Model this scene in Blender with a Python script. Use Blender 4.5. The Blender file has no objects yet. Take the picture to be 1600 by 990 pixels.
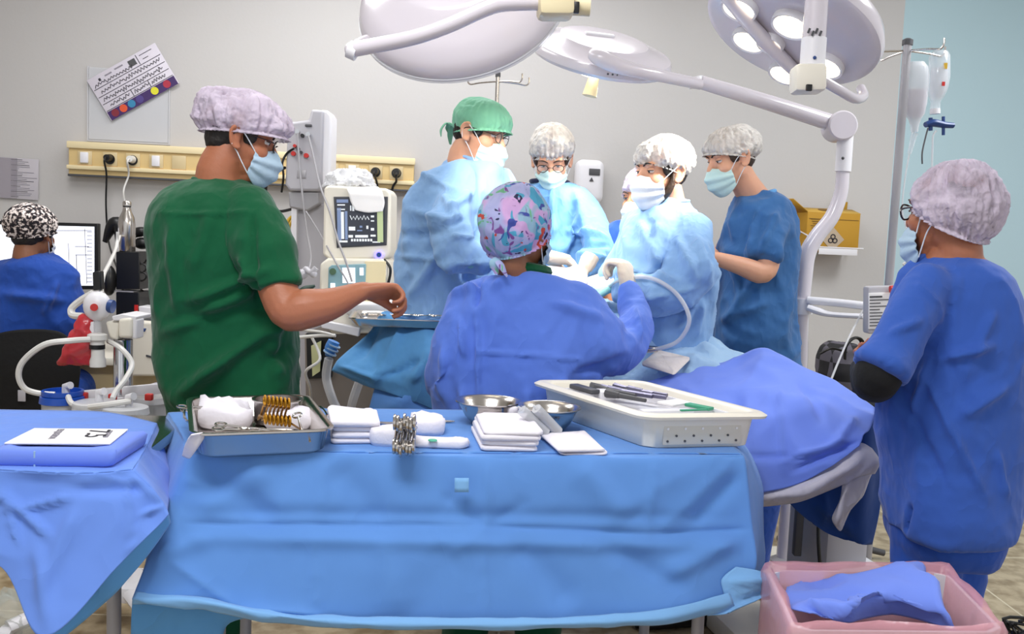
import bpy, bmesh, math, random
import numpy as np
from mathutils import Vector, Matrix, noise
random.seed(7)
C = bpy.context.scene.collection
SC = bpy.context.scene
PI = math.pi
V = Vector

# ------------------------------------------------------------------ camera, light, exposure
CAM_H, FOC, PITCH, ROLL = 1.35, 1400.0, math.radians(4.9), math.radians(2.4)
_f = V((0, math.cos(PITCH), -math.sin(PITCH)))
_u0 = V((0, math.sin(PITCH), math.cos(PITCH)))
_r = V((1, 0, 0)) * math.cos(ROLL) + _u0 * math.sin(ROLL)
_u = _u0 * math.cos(ROLL) - V((1, 0, 0)) * math.sin(ROLL)
cam_d = bpy.data.cameras.new('camera'); cam = bpy.data.objects.new('camera', cam_d); C.objects.link(cam)
cam_d.sensor_width = 36.0; cam_d.lens = 36.0 * FOC / 1600.0; cam_d.clip_start = 0.05
cam.matrix_world = Matrix(((_r.x, _u.x, -_f.x, 0), (_r.y, _u.y, -_f.y, 0), (_r.z, _u.z, -_f.z, CAM_H), (0, 0, 0, 1)))
SC.camera = cam
SC.view_settings.view_transform = 'Standard'; SC.view_settings.look = 'None'
SC.view_settings.gamma = 1.0; SC.view_settings.use_curve_mapping = False
SC.view_settings.exposure = 0.1

def at(px, py, Y):
    d = _f + _r * ((px - 800) / FOC) - _u * ((py - 495) / FOC)
    return V((0, 0, CAM_H)) + d * (Y / d.y)
def atz(px, py, Z):
    d = _f + _r * ((px - 800) / FOC) - _u * ((py - 495) / FOC)
    return V((0, 0, CAM_H)) + d * ((Z - CAM_H) / d.z)

w = bpy.data.worlds.new('world'); SC.world = w; w.use_nodes = True
w.node_tree.nodes['Background'].inputs[0].default_value = (0.93, 0.96, 1.0, 1)
w.node_tree.nodes['Background'].inputs[1].default_value = 0.80

def area(name, loc, size, power, aim, col=(1, 1, 1)):
    l = bpy.data.lights.new(name, 'AREA'); l.shape = 'RECTANGLE'; l.size, l.size_y = size; l.energy = power; l.color = col
    o = bpy.data.objects.new(name, l); C.objects.link(o); o.location = loc
    o.rotation_euler = (V(aim) - V(loc)).to_track_quat('-Z', 'Y').to_euler(); return o
def spot(name, loc, aim, power, angle, col=(1, .95, .85), blend=.6, rad=.12):
    l = bpy.data.lights.new(name, 'SPOT'); l.energy = power; l.spot_size = math.radians(angle); l.spot_blend = blend
    l.shadow_soft_size = rad; l.color = col
    o = bpy.data.objects.new(name, l); C.objects.link(o); o.location = loc
    o.rotation_euler = (V(aim) - V(loc)).to_track_quat('-Z', 'Y').to_euler(); return o
area('ceiling_light_near', (-0.5, 1.0, 2.93), (1.2, .6), 52, (-0.5, 1.9, 0))
area('ceiling_light_middle', (-0.3, 4.0, 2.93), (2.0, .6), 26, (-0.3, 3.9, 0))
area('ceiling_light_left', (-1.7, 3.2, 2.93), (.6, 1.2), 22, (-1.7, 3.2, 0))
area('ceiling_light_right', (2.3, 3.0, 2.93), (.6, 1.2), 48, (2.3, 3.6, 0), (.95, .98, 1))
FIELD = at(890, 440, 3.3)
spot('lamp_light_near', at(720, 60, 2.5), FIELD, 60, 50)
spot('lamp_light_mobile', at(935, 112, 3.42), FIELD, 70, 95)
spot('lamp_light_ceiling', at(1200, 90, 2.9), FIELD + V((-.05, 0, .15)), 80, 62)

# ------------------------------------------------------------------ helpers
def tag(o, label=None, cat=None, group=None, kind=None):
    for k, v in (('label', label), ('category', cat), ('group', group), ('kind', kind)):
        if v: o[k] = v
    return o
def thing(name, label, cat, loc=(0, 0, 0), group=None):
    o = bpy.data.objects.new(name, None); C.objects.link(o); o.location = loc; o.empty_display_size = .05
    o['shift'] = 0
    return tag(o, label, cat, group)
_loc = {}
def wloc(o):
    p = V((0, 0, 0))
    while o is not None:
        p += o.location; o = o.parent
    return p

def crv(pts, n=8, closed=False):
    """Catmull-Rom through pts; entries may be any tuple length."""
    P = [np.array(p, dtype=float) for p in pts]
    if len(P) < 3: return [P[0] + (P[-1] - P[0]) * t for t in np.linspace(0, 1, n + 1)]
    out = []
    m = len(P)
    for i in range(m if closed else m - 1):
        if closed: a, b, c, d = P[(i - 1) % m], P[i], P[(i + 1) % m], P[(i + 2) % m]
        else: a, b, c, d = P[max(i - 1, 0)], P[i], P[i + 1], P[min(i + 2, m - 1)]
        for k in range(n):
            t = k / n
            out.append(.5 * ((2 * b) + (c - a) * t + (2 * a - 5 * b + 4 * c - d) * t * t + (3 * b - a - 3 * c + d) * t ** 3))
    if not closed: out.append(P[-1])
    return out

def rotm(rx=0, ry=0, rz=0):
    return (Matrix.Rotation(math.radians(rz), 3, 'Z') @ Matrix.Rotation(math.radians(ry), 3, 'Y') @ Matrix.Rotation(math.radians(rx), 3, 'X'))
def TM(loc, R=None, s=1.0):
    M = Matrix.Translation(V(loc))
    if R is not None: M = M @ R.to_4x4()
    return M @ Matrix.Scale(s, 4)
def frame(x, zhint=(0, 0, 1)):
    """3x3 with X along x and Z near zhint."""
    x = V(x).normalized(); y = V(zhint).cross(x).normalized(); z = x.cross(y)
    return Matrix((x, y, z)).transposed()

class MB:
    def __init__(s): s.v = []; s.f = []; s.m = []; s.mats = []; s.c = 0
    def use(s, mat):
        if mat not in s.mats: s.mats.append(mat)
        s.c = s.mats.index(mat); return s
    def add(s, vs, fs, M=None):
        b = len(s.v)
        for p in vs:
            p = V(p)
            s.v.append(M @ p if M is not None else p)
        for f in fs: s.f.append(tuple(i + b for i in f)); s.m.append(s.c)
        return s
    def bm(s, bm, M=None):
        bm.verts.index_update()
        s.add([v.co.copy() for v in bm.verts], [[v.index for v in f.verts] for f in bm.faces], M); bm.free(); return s
    def box(s, c, size, R=None, bev=0, seg=2):
        bm = bmesh.new(); bmesh.ops.create_cube(bm, size=1)
        for v in bm.verts: v.co = V((v.co.x * size[0], v.co.y * size[1], v.co.z * size[2]))
        if bev: bmesh.ops.bevel(bm, geom=bm.edges[:], offset=min(bev, min(size) * .49), segments=seg, affect='EDGES', profile=.5)
        return s.bm(bm, TM(c, R))
    def tube(s, pts, r, n=10, spline=0, caps=True, flat=1.0, zh=None):
        if spline:
            if isinstance(r, (list, tuple)):
                q = crv([tuple(p) + (rr,) for p, rr in zip(pts, r)], spline); pts = [V(a[:3]) for a in q]; r = [a[3] for a in q]
            else: pts = [V(a) for a in crv([tuple(p) for p in pts], spline)]
        pts = [V(p) for p in pts]; m = len(pts)
        R = list(r) if isinstance(r, (list, tuple)) else [r] * m
        t0 = (pts[1] - pts[0]).normalized()
        a = V(zh) if zh is not None else (V((0, 0, 1)) if abs(t0.z) < .9 else V((1, 0, 0)))
        nrm = (a - t0 * a.dot(t0)).normalized(); vs = []; pt = t0
        for i, p in enumerate(pts):
            t = (pts[min(i + 1, m - 1)] - pts[max(i - 1, 0)])
            t = t.normalized() if t.length > 1e-9 else pt
            nrm = (nrm - t * nrm.dot(t)).normalized(); b = t.cross(nrm); pt = t
            for k in range(n):
                an = 2 * PI * k / n; vs.append(p + (b * math.cos(an) + nrm * math.sin(an) * flat) * R[i])
        fs = [(i * n + k, i * n + (k + 1) % n, (i + 1) * n + (k + 1) % n, (i + 1) * n + k) for i in range(m - 1) for k in range(n)]
        if caps: fs += [tuple(range(n))[::-1], tuple(range((m - 1) * n, m * n))]
        return s.add(vs, fs)
    def limb(s, pts, r, n=16, spline=6, flat=1.0, zh=None):
        s.tube(pts, r, n, spline, True, flat, zh)
        s.ball(pts[0], r[0] * .98); s.ball(pts[-1], r[-1] * .98); return s
    def ball(s, c, r, M=None, n=20):
        if not isinstance(r, (tuple, list)): r = (r, r, r)
        bm = bmesh.new(); bmesh.ops.create_uvsphere(bm, u_segments=n, v_segments=max(6, n // 2), radius=1)
        T = Matrix.Translation(V(c)) @ Matrix.Diagonal((r[0], r[1], r[2], 1))
        return s.bm(bm, (M @ T) if M is not None else T)
    def lathe(s, prof, M=None, n=32, arc=1.0):
        vs = []; m = len(prof); full = arc >= .999; nn = n if full else n + 1
        for r, z in prof:
            for k in range(nn):
                a = 2 * PI * arc * k / n; vs.append((max(r, 1e-5) * math.cos(a), max(r, 1e-5) * math.sin(a), z))
        fs = [(i * nn + k, i * nn + (k + 1) % nn, (i + 1) * nn + (k + 1) % nn, (i + 1) * nn + k) for i in range(m - 1) for k in range(n)]
        return s.add(vs, fs, M)
    def cyl(s, a, b, r, r2=None, n=20):
        return s.tube([a, b], [r, r if r2 is None else r2], n)
    def grid(s, P, flip=False):
        nu = len(P); nv = len(P[0]); vs = [p for row in P for p in row]
        fs = [(i * nv + j, i * nv + j + 1, (i + 1) * nv + j + 1, (i + 1) * nv + j) for i in range(nu - 1) for j in range(nv - 1)]
        return s.add(vs, fs)
    def loft(s, rings, caps=True):
        n = len(rings[0]); vs = [p for r in rings for p in r]; m = len(rings)
        fs = [(i * n + k, i * n + (k + 1) % n, (i + 1) * n + (k + 1) % n, (i + 1) * n + k) for i in range(m - 1) for k in range(n)]
        if caps: fs += [tuple(range(n))[::-1], tuple(range((m - 1) * n, m * n))]
        return s.add(vs, fs)
    def prism(s, out, d, M=None):
        """polygon out in local XY, extruded from z=0 to z=d"""
        n = len(out)
        return s.add([(x, y, 0) for x, y in out] + [(x, y, d) for x, y in out],
                     [tuple(range(n))[::-1], tuple(range(n, 2 * n))] + [(i, (i + 1) % n, (i + 1) % n + n, i + n) for i in range(n)], M)
    def build(s, name, parent=None, mat=None, ang=40, solid=0, sub=0, loc=None, flatshade=False, offset=-1, merge=False):
        if mat is not None: s.mats = [mat]; s.m = [0] * len(s.f)
        sh = wloc(parent) if parent is not None else V(loc or (0, 0, 0))
        me = bpy.data.meshes.new(name)
        me.from_pydata([tuple(p - sh) for p in s.v], [], s.f); me.update()
        for m in s.mats: me.materials.append(m)
        me.polygons.foreach_set('material_index', s.m)
        bm = bmesh.new(); bm.from_mesh(me)
        if merge: bmesh.ops.remove_doubles(bm, verts=bm.verts[:], dist=1e-5)
        bmesh.ops.recalc_face_normals(bm, faces=bm.faces[:]); bm.to_mesh(me); bm.free()
        if not flatshade:
            me.shade_smooth()
            if ang < 180: me.set_sharp_from_angle(angle=math.radians(ang))
        o = bpy.data.objects.new(name, me); C.objects.link(o)
        if parent is not None: o.parent = parent
        else: o.location = sh
        if solid:
            md = o.modifiers.new('s', 'SOLIDIFY'); md.thickness = solid; md.offset = offset
        if sub:
            md = o.modifiers.new('u', 'SUBSURF'); md.levels = md.render_levels = sub
        return o

def remesh(mb, voxel=.006, smooth=3, fac=.6):
    """union of the closed shapes in mb as one even skin"""
    me = bpy.data.meshes.new('t'); me.from_pydata([tuple(p) for p in mb.v], [], mb.f); me.update()
    bm = bmesh.new(); bm.from_mesh(me); bmesh.ops.recalc_face_normals(bm, faces=bm.faces[:]); bm.to_mesh(me); bm.free()
    o = bpy.data.objects.new('t', me); C.objects.link(o)
    md = o.modifiers.new('r', 'REMESH'); md.mode = 'VOXEL'; md.voxel_size = voxel; md.adaptivity = 0
    if smooth:
        md = o.modifiers.new('s', 'SMOOTH'); md.factor = fac; md.iterations = smooth
    dg = bpy.context.evaluated_depsgraph_get()
    ev = o.evaluated_get(dg); m2 = bpy.data.meshes.new_from_object(ev)
    n = len(m2.vertices); co = np.empty(n * 3); m2.vertices.foreach_get('co', co); co = co.reshape(-1, 3)
    no = np.empty(n * 3); m2.vertex_normals.foreach_get('vector', no); no = no.reshape(-1, 3)
    fs = [tuple(p.vertices) for p in m2.polygons]
    bpy.data.objects.remove(o); bpy.data.meshes.remove(me); bpy.data.meshes.remove(m2)
    return co, no, fs

def seg_d(P, a, b):
    """distance of points P (n,2) to segment ab and parameter t"""
    a = np.array(a); b = np.array(b); ab = b - a; L = (ab ** 2).sum() + 1e-12
    t = np.clip(((P - a) @ ab) / L, 0, 1); q = a + t[:, None] * ab
    return np.sqrt(((P - q) ** 2).sum(1)), t
def fold(co, no, folds, amp):
    """folds: (px0,py0,px1,py1,Y,width_px,depth_px): a raised (or sunk) soft fold on the side that faces the room's front"""
    w = np.clip(-no[:, 1] * 1.6 + .25, 0, 1)
    for (x0, y0, x1, y1, Y, wd, dp) in folds:
        a = at(x0, y0, Y); b = at(x1, y1, Y); s = Y / FOC
        k = np.array([Y]) / np.maximum(co[:, 1], .3)
        P = np.stack([co[:, 0] * k, (co[:, 2] - CAM_H) * k + CAM_H], 1)
        d, t = seg_d(P, (a.x, a.z), (b.x, b.z))
        tap = np.clip(np.minimum(t, 1 - t) * 4 + .25, 0, 1)
        amp += w * tap * dp * 1.9 * s * (np.exp(-(d / (wd * .8 * s)) ** 2) if wd > 0 else np.exp(-d / (-wd * s)))
    return amp
def nz(co, scale, seed, ridged=False, stretch=(1, 1, 1)):
    out = np.empty(len(co)); n = noise.noise; nv = noise.noise_vector; wp = .55 / scale
    for i, p in enumerate(co):
        if ridged:
            q = nv((p[0] * scale * .6 + seed, p[1] * scale * .6, p[2] * scale * .6)); p = (p[0] + q[0] * wp, p[1] + q[1] * wp, p[2] + q[2] * wp)
        v = n((p[0] * scale * stretch[0] + seed, p[1] * scale * stretch[1] + seed * 1.7, p[2] * scale * stretch[2] - seed))
        out[i] = (.35 - abs(v) * 1.6) if ridged else v
    return out
def garment(mb, name, parent, mat, voxel=.009, smooth=4, noises=((6, .012, 1, (1, 1, .6)),), folds=(), seed=1.0, over=None):
    co, no, fs = remesh(mb, voxel, smooth)
    amp = np.zeros(len(co))
    for i, (sc, am, rd, st) in enumerate(noises): amp += am * nz(co, sc, seed + i * 7.3, bool(rd), st)
    amp = fold(co, no, folds, amp + .003)
    amp = np.where(amp < -.006, -.006 - .006 * np.tanh((-.006 - amp) / .012), amp)
    co = co + no * amp[:, None]
    if over is not None: co = over(co, no)
    g = MB(); g.v = [V(p) for p in co]; g.f = fs; g.m = [0] * len(fs)
    return g.build(name, parent, mat, ang=180)

def patch(rows, nu=8, nv=8, Y=None):
    """control grid of points -> dense smooth grid (numpy nu*nv*3)"""
    R = [crv([tuple(p) for p in r], nv) for r in rows]
    cols = [crv([R[i][j] for i in range(len(R))], nu) for j in range(len(R[0]))]
    return np.array(cols).transpose(1, 0, 2)
def grid_normals(G):
    du = np.gradient(G, axis=0); dv = np.gradient(G, axis=1); n = np.cross(du, dv); n /= (np.linalg.norm(n, axis=2, keepdims=True) + 1e-9)
    return n
def drape(G, name, parent, mat, noises=((5, .01, 1, (1, 1, 1)),), folds=(), seed=1., solid=.0025, flip=1, edgefree=0, loc=None):
    G = np.array(G); N = grid_normals(G); sh = G.shape[:2]
    if N[:, :, 1].mean() > 0: N = -N
    co = G.reshape(-1, 3); no = N.reshape(-1, 3); amp = np.zeros(len(co))
    for i, (sc, am, rd, st) in enumerate(noises): amp += am * nz(co, sc, seed + i * 7.3, bool(rd), st)
    amp = fold(co, np.where(no[:, 1:2] > 0, -no, no), folds, amp)
    co = co + no * amp[:, None]
    g = MB(); g.grid(co.reshape(sh[0], sh[1], 3))
    return g.build(name, parent, mat, ang=180, solid=solid, loc=loc)

# ------------------------------------------------------------------ materials
def lin(h):
    h = h.lstrip('#'); c = [int(h[i:i + 2], 16) / 255 for i in (0, 2, 4)]
    return tuple(x / 12.92 if x <= .04045 else ((x + .055) / 1.055) ** 2.4 for x in c) + (1,)
def mat(name, col, rough=.5, metal=0, spec=None, emit=None, es=1, alpha=None, trans=0, sss=0, sheen=0, coat=0, ior=None,
        bump=0, bscale=20, ridged=False, var=0, vscale=6, bstretch=(1, 1, 1), bdist=.01):
    m = bpy.data.materials.new(name); m.use_nodes = True; nt = m.node_tree; b = nt.nodes['Principled BSDF']
    c = lin(col) if isinstance(col, str) else tuple(col) + (1,)
    I = b.inputs; I['Base Color'].default_value = c; I['Roughness'].default_value = rough; I['Metallic'].default_value = metal
    if spec is not None: I['Specular IOR Level'].default_value = spec
    if emit: I['Emission Color'].default_value = lin(emit); I['Emission Strength'].default_value = es
    if alpha is not None: I['Alpha'].default_value = alpha
    if trans: I['Transmission Weight'].default_value = trans
    if ior: I['IOR'].default_value = ior
    if sss: I['Subsurface Weight'].default_value = sss; I['Subsurface Radius'].default_value = (.012, .004, .002); I['Subsurface Scale'].default_value = 1
    if sheen: I['Sheen Weight'].default_value = sheen
    if coat: I['Coat Weight'].default_value = coat
    tc = nt.nodes.new('ShaderNodeTexCoord')
    if bump or var:
        if bump:
            mp = nt.nodes.new('ShaderNodeMapping'); nt.links.new(tc.outputs['Object'], mp.inputs[0]); mp.inputs['Scale'].default_value = bstretch
            t = nt.nodes.new('ShaderNodeTexNoise'); t.inputs['Scale'].default_value = bscale; t.inputs['Detail'].default_value = 3
            nt.links.new(mp.outputs[0], t.inputs['Vector']); out = t.outputs['Fac']
            if ridged:
                a = nt.nodes.new('ShaderNodeMath'); a.operation = 'SUBTRACT'; a.inputs[1].default_value = .5; nt.links.new(out, a.inputs[0])
                a2 = nt.nodes.new('ShaderNodeMath'); a2.operation = 'ABSOLUTE'; nt.links.new(a.outputs[0], a2.inputs[0])
                a3 = nt.nodes.new('ShaderNodeMath'); a3.operation = 'SUBTRACT'; a3.inputs[0].default_value = .5; nt.links.new(a2.outputs[0], a3.inputs[1]); out = a3.outputs[0]
            bp = nt.nodes.new('ShaderNodeBump'); bp.inputs['Strength'].default_value = bump; bp.inputs['Distance'].default_value = bdist
            nt.links.new(out, bp.inputs['Height']); nt.links.new(bp.outputs[0], I['Normal'])
        if var:
            t2 = nt.nodes.new('ShaderNodeTexNoise'); t2.inputs['Scale'].default_value = vscale; t2.inputs['Detail'].default_value = 4
            nt.links.new(tc.outputs['Object'], t2.inputs['Vector'])
            mx = nt.nodes.new('ShaderNodeMix'); mx.data_type = 'RGBA'
            mx.inputs[6].default_value = tuple(x * (1 - var) for x in c[:3]) + (1,)
            mx.inputs[7].default_value = tuple(min(1, x * (1 + var)) for x in c[:3]) + (1,)
            nt.links.new(t2.outputs['Fac'], mx.inputs[0]); nt.links.new(mx.outputs[2], I['Base Color'])
    return m
def cloth(name, col, bump=.35, bscale=9, var=.05, sheen=.15, rough=.85, st=(1, 1, .7)):
    return mat(name, col, rough, bump=min(1, bump * 2.2), bscale=bscale, ridged=True, var=var, sheen=sheen, bstretch=st, bdist=.03, spec=.25)
def sheer(name, col, lo=.35, hi=.8, scale=14):
    """thin nonwoven: lets some of what is under it show; denser in crinkles"""
    m = mat(name, col, .75, bump=1, bscale=scale * 1.5, ridged=True, spec=.3, bdist=.03); nt = m.node_tree; b = nt.nodes['Principled BSDF']
    tc = nt.nodes.new('ShaderNodeTexCoord'); t = nt.nodes.new('ShaderNodeTexNoise'); t.inputs['Scale'].default_value = scale; t.inputs['Detail'].default_value = 5
    t.inputs['Distortion'].default_value = 1.2
    nt.links.new(tc.outputs['Object'], t.inputs['Vector'])
    r = nt.nodes.new('ShaderNodeMapRange'); r.inputs[1].default_value = .3; r.inputs[2].default_value = .7; r.inputs[3].default_value = lo; r.inputs[4].default_value = hi
    nt.links.new(t.outputs['Fac'], r.inputs[0]); nt.links.new(r.outputs[0], b.inputs['Alpha']); return m
M = {}
M['wall'] = mat('wall_paint', '#c0bdbb', .6, bump=.05, bscale=60, var=.02, vscale=2)
M['wallblue'] = mat('wall_paint_blue', '#b2ccd4', .55, bump=.05, bscale=60, var=.02, vscale=2)
M['ceiling'] = mat('ceiling_paint', '#e6e6e4', .7, var=.02)
M['white'] = mat('white_plastic', '#e4e2e6', .35, var=.02)
M['enamel'] = mat('white_enamel', '#d1cad1', .22, coat=.4)
M['cream'] = mat('cream_plastic', '#e0d2ac', .4)
M['ivory'] = mat('ivory_plastic', '#e6e0d2', .35)
M['beige'] = mat('beige_laminate', '#cdb98e', .5, var=.03)
M['rail'] = mat('rail_beige', '#d9bd84', .45, var=.02)
M['raillight'] = mat('rail_edge', '#ead9ae', .45)
M['grey'] = mat('grey_metal', '#a4a2a6', .4, .2)
M['greyp'] = mat('grey_plastic', '#b4b2b8', .45)
M['dgrey'] = mat('dark_grey', '#4a4a4e', .5)
M['black'] = mat('black_plastic', '#0e0e10', .4)
M['blackf'] = mat('black_fabric', '#0b0b0d', .9, bump=.3, bscale=40)
M['steel'] = mat('stainless', '#c6c0ba', .22, 1, var=.08, vscale=9)
M['chrome'] = mat('chrome', '#d6d6d8', .12, 1)
M['gold'] = mat('gold_plated', '#a97a26', .38, 1)
M['gauze'] = mat('gauze', '#e6e2ea', .9, bump=.5, bscale=60, var=.02, bdist=.004)
M['paper'] = mat('paper', '#eceaea', .7, var=.01)
M['red'] = mat('red_plastic', '#c42a24', .4)
M['redbag'] = mat('red_bag', '#c8343c', .25, alpha=.88, bump=.5, bscale=18, ridged=True)
M['clear'] = mat('clear_plastic', '#e6eaf0', .12, alpha=.33, spec=.8)
M['clearw'] = mat('milky_plastic', '#dfe0e4', .3, alpha=.6)
M['tube'] = mat('white_hose', '#dcdad6', .35)
M['bluep'] = mat('blue_plastic', '#1c4fb4', .3)
M['nblue'] = mat('navy_plastic', '#21427e', .4)
M['teal'] = mat('teal_panel', '#7fa3ae', .4)
M['card'] = mat('cardboard_yellow', '#b98a22', .7, var=.05)
M['carddk'] = mat('cardboard_brown', '#7a5a1c', .7)
M['ink'] = mat('ink', '#24222c', .7)
M['inkg'] = mat('ink_grey', '#8a8690', .7)
M['yellow'] = mat('yellow_hose', '#c7a02a', .4)
M['bulb'] = mat('lamp_glass_lit', '#fff6e0', .3, emit='#fff0d0', es=5)
M['screen'] = mat('screen_lit', '#e8ecf4', .3, emit='#e4e8f4', es=.9)
M['screend'] = mat('screen_dark', '#3a3c44', .25, emit='#3a3e4a', es=.25)
M['scrw'] = mat('screen_white', '#c8ccd0', .3, emit='#d8dce0', es=.5)
M['scrg'] = mat('screen_green', '#a8b48a', .3, emit='#a8b48a', es=.4)
M['scrb'] = mat('screen_blue', '#7080a0', .3, emit='#6f7fa4', es=.4)
M['led'] = mat('led_blue', '#9088ff', .3, emit='#7a70ff', es=2.5)
# cloth
M['drape'] = cloth('drape_blue', '#5d8ed2', bump=.25, bscale=5)
M['drapeaq'] = cloth('drape_hem_aqua', '#7db0e2', bump=.3, bscale=6)
M['drape2'] = cloth('drape_periwinkle', '#678cdc', bump=.3, bscale=5)
M['draper'] = cloth('drape_royal', '#6f8ae4', bump=.25, bscale=4)
M['drapen'] = cloth('drape_navy', '#1e4488', bump=.3, bscale=5)
M['drapel'] = cloth('drape_light', '#9dbddc', bump=.5, bscale=8)
M['drapem'] = cloth('drape_mid', '#5c9ad2', bump=.4, bscale=7)
M['liner'] = cloth('white_liner', '#c4c0cc', bump=.5, bscale=9)
M['gown'] = cloth('gown_light_blue', '#86acd9', bump=.6, bscale=9)
M['gown2'] = cloth('gown_sky', '#6b9dcf', bump=.6, bscale=9)
M['gownr'] = cloth('gown_royal', '#5879d2', bump=.4, bscale=7)
M['green'] = cloth('scrub_green', '#00502f', bump=.35, bscale=8)
M['greend'] = cloth('scrub_green_trousers', '#0a5238', bump=.35, bscale=8)
M['scrubb'] = cloth('scrub_steel_blue', '#39689f', bump=.4, bscale=8)
M['scrubr'] = cloth('scrub_royal', '#365cb2', bump=.35, bscale=8)
M['scrubt'] = cloth('scrub_royal_trousers', '#2450ae', bump=.35, bscale=8)
M['scrubn'] = cloth('scrub_navy', '#1f479c', bump=.4, bscale=8)
M['navycol'] = cloth('navy_collar', '#12183c')
M['mask'] = mat('mask_teal', '#c0dcd9', .8, bump=.3, bscale=40, spec=.2)
M['maskw'] = mat('mask_white', '#dfe3ea', .8, bump=.3, bscale=40, spec=.2)
M['maskb'] = mat('mask_blue', '#adc4d6', .8, bump=.3, bscale=40, spec=.2)
M['capw'] = sheer('cap_white', '#ebe6e0', .36, .9)
M['capl'] = sheer('cap_lilac', '#dccfe0', .28, .88, 11)
M['capg'] = cloth('cap_green', '#78b89a', bump=.3, bscale=14)
M['glove'] = mat('glove_latex', '#d8cab8', .5, bump=.3, bscale=50, sss=.1)
M['glovet'] = mat('glove_teal', '#8cc8c8', .5)
M['gownn'] = 0
M['hair'] = mat('hair_dark', '#1c1512', .6, bump=.6, bscale=60)
M['hairb'] = mat('hair_brown', '#3a281c', .6, bump=.6, bscale=60)
def skinm(n, c): return mat(n, c, .5, bump=.1, bscale=90, var=.06, vscale=8, sss=.15)
M['skinf'] = skinm('skin_fair', '#d9a183'); M['skinm'] = skinm('skin_medium', '#c08560'); M['skint'] = skinm('skin_tan', '#a8684a')
M['skind'] = skinm('skin_brown', '#8f5c40')
M['eyew'] = mat('eye_white', '#e4dedb', .3); M['iris'] = mat('iris', '#2a1a12', .2)
M['specs'] = mat('glasses_frame', '#2a1c1c', .3); M['lens'] = mat('glasses_lens', '#ffffff', .05, alpha=.12)
def leopard():
    m = mat('cap_leopard', '#ffffff', .85); nt = m.node_tree; b = nt.nodes['Principled BSDF']
    tc = nt.nodes.new('ShaderNodeTexCoord'); n = nt.nodes.new('ShaderNodeTexNoise'); n.inputs['Scale'].default_value = 75; n.inputs['Detail'].default_value = 2
    nt.links.new(tc.outputs['Object'], n.inputs['Vector']); r = nt.nodes.new('ShaderNodeValToRGB'); e = r.color_ramp.elements
    e[0].position = .42; e[0].color = lin('#16141c'); e[1].position = .6; e[1].color = lin('#e6dcd8')
    k = e.new(.5); k.color = lin('#4a3c3e'); k = e.new(.54); k.color = lin('#c9bab2')
    nt.links.new(n.outputs['Fac'], r.inputs[0]); nt.links.new(r.outputs[0], b.inputs['Base Color']); return m
M['leopard'] = leopard()
def floral():
    m = mat('cap_floral', '#ffffff', .8, bump=.3, bscale=14); nt = m.node_tree; b = nt.nodes['Principled BSDF']
    tc = nt.nodes.new('ShaderNodeTexCoord'); last = None
    base = nt.nodes.new('ShaderNodeTexNoise'); base.inputs['Scale'].default_value = 9; nt.links.new(tc.outputs['Object'], base.inputs['Vector'])
    r = nt.nodes.new('ShaderNodeValToRGB'); e = r.color_ramp.elements
    e[0].position = .44; e[0].color = lin('#a3a8d6'); e[1].position = .54; e[1].color = lin('#c8a2d4'); nt.links.new(base.outputs['Fac'], r.inputs[0]); last = r.outputs[0]
    for i, (col, sc, lo, hi) in enumerate((('#8fb4cc', 8, .60, .64), ('#4a9cc0', 13, .70, .72), ('#3c4a9c', 15, .71, .73), ('#7a4a94', 17, .71, .73), ('#c0483c', 14, .75, .765), ('#6aae88', 16, .73, .75), ('#20204a', 24, .74, .76))):
        mp = nt.nodes.new('ShaderNodeMapping'); mp.inputs['Location'].default_value = (i * 3.1, i * 1.7, i * 2.3); nt.links.new(tc.outputs['Object'], mp.inputs[0])
        n = nt.nodes.new('ShaderNodeTexNoise'); n.inputs['Scale'].default_value = sc; n.inputs['Detail'].default_value = 1; n.inputs['Distortion'].default_value = 1.5; nt.links.new(mp.outputs[0], n.inputs['Vector'])
        k = nt.nodes.new('ShaderNodeMapRange'); k.inputs[1].default_value = lo - .06; k.inputs[2].default_value = hi - .06; nt.links.new(n.outputs['Fac'], k.inputs[0])
        x = nt.nodes.new('ShaderNodeMix'); x.data_type = 'RGBA'; nt.links.new(k.outputs[0], x.inputs[0]); nt.links.new(last, x.inputs[6]); x.inputs[7].default_value = lin(col); last = x.outputs[2]
    nt.links.new(last, b.inputs['Base Color']); return m
M['floral'] = floral()
def plaid():
    m = mat('bag_plaid', '#18181c', .7); nt = m.node_tree; b = nt.nodes['Principled BSDF']
    tc = nt.nodes.new('ShaderNodeTexCoord'); c = nt.nodes.new('ShaderNodeTexChecker'); c.inputs['Scale'].default_value = 13
    c.inputs['Color1'].default_value = lin('#141318'); c.inputs['Color2'].default_value = lin('#5a5660'); nt.links.new(tc.outputs['Object'], c.inputs['Vector'])
    nt.links.new(c.outputs[0], b.inputs['Base Color']); return m
M['plaid'] = plaid()
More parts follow.
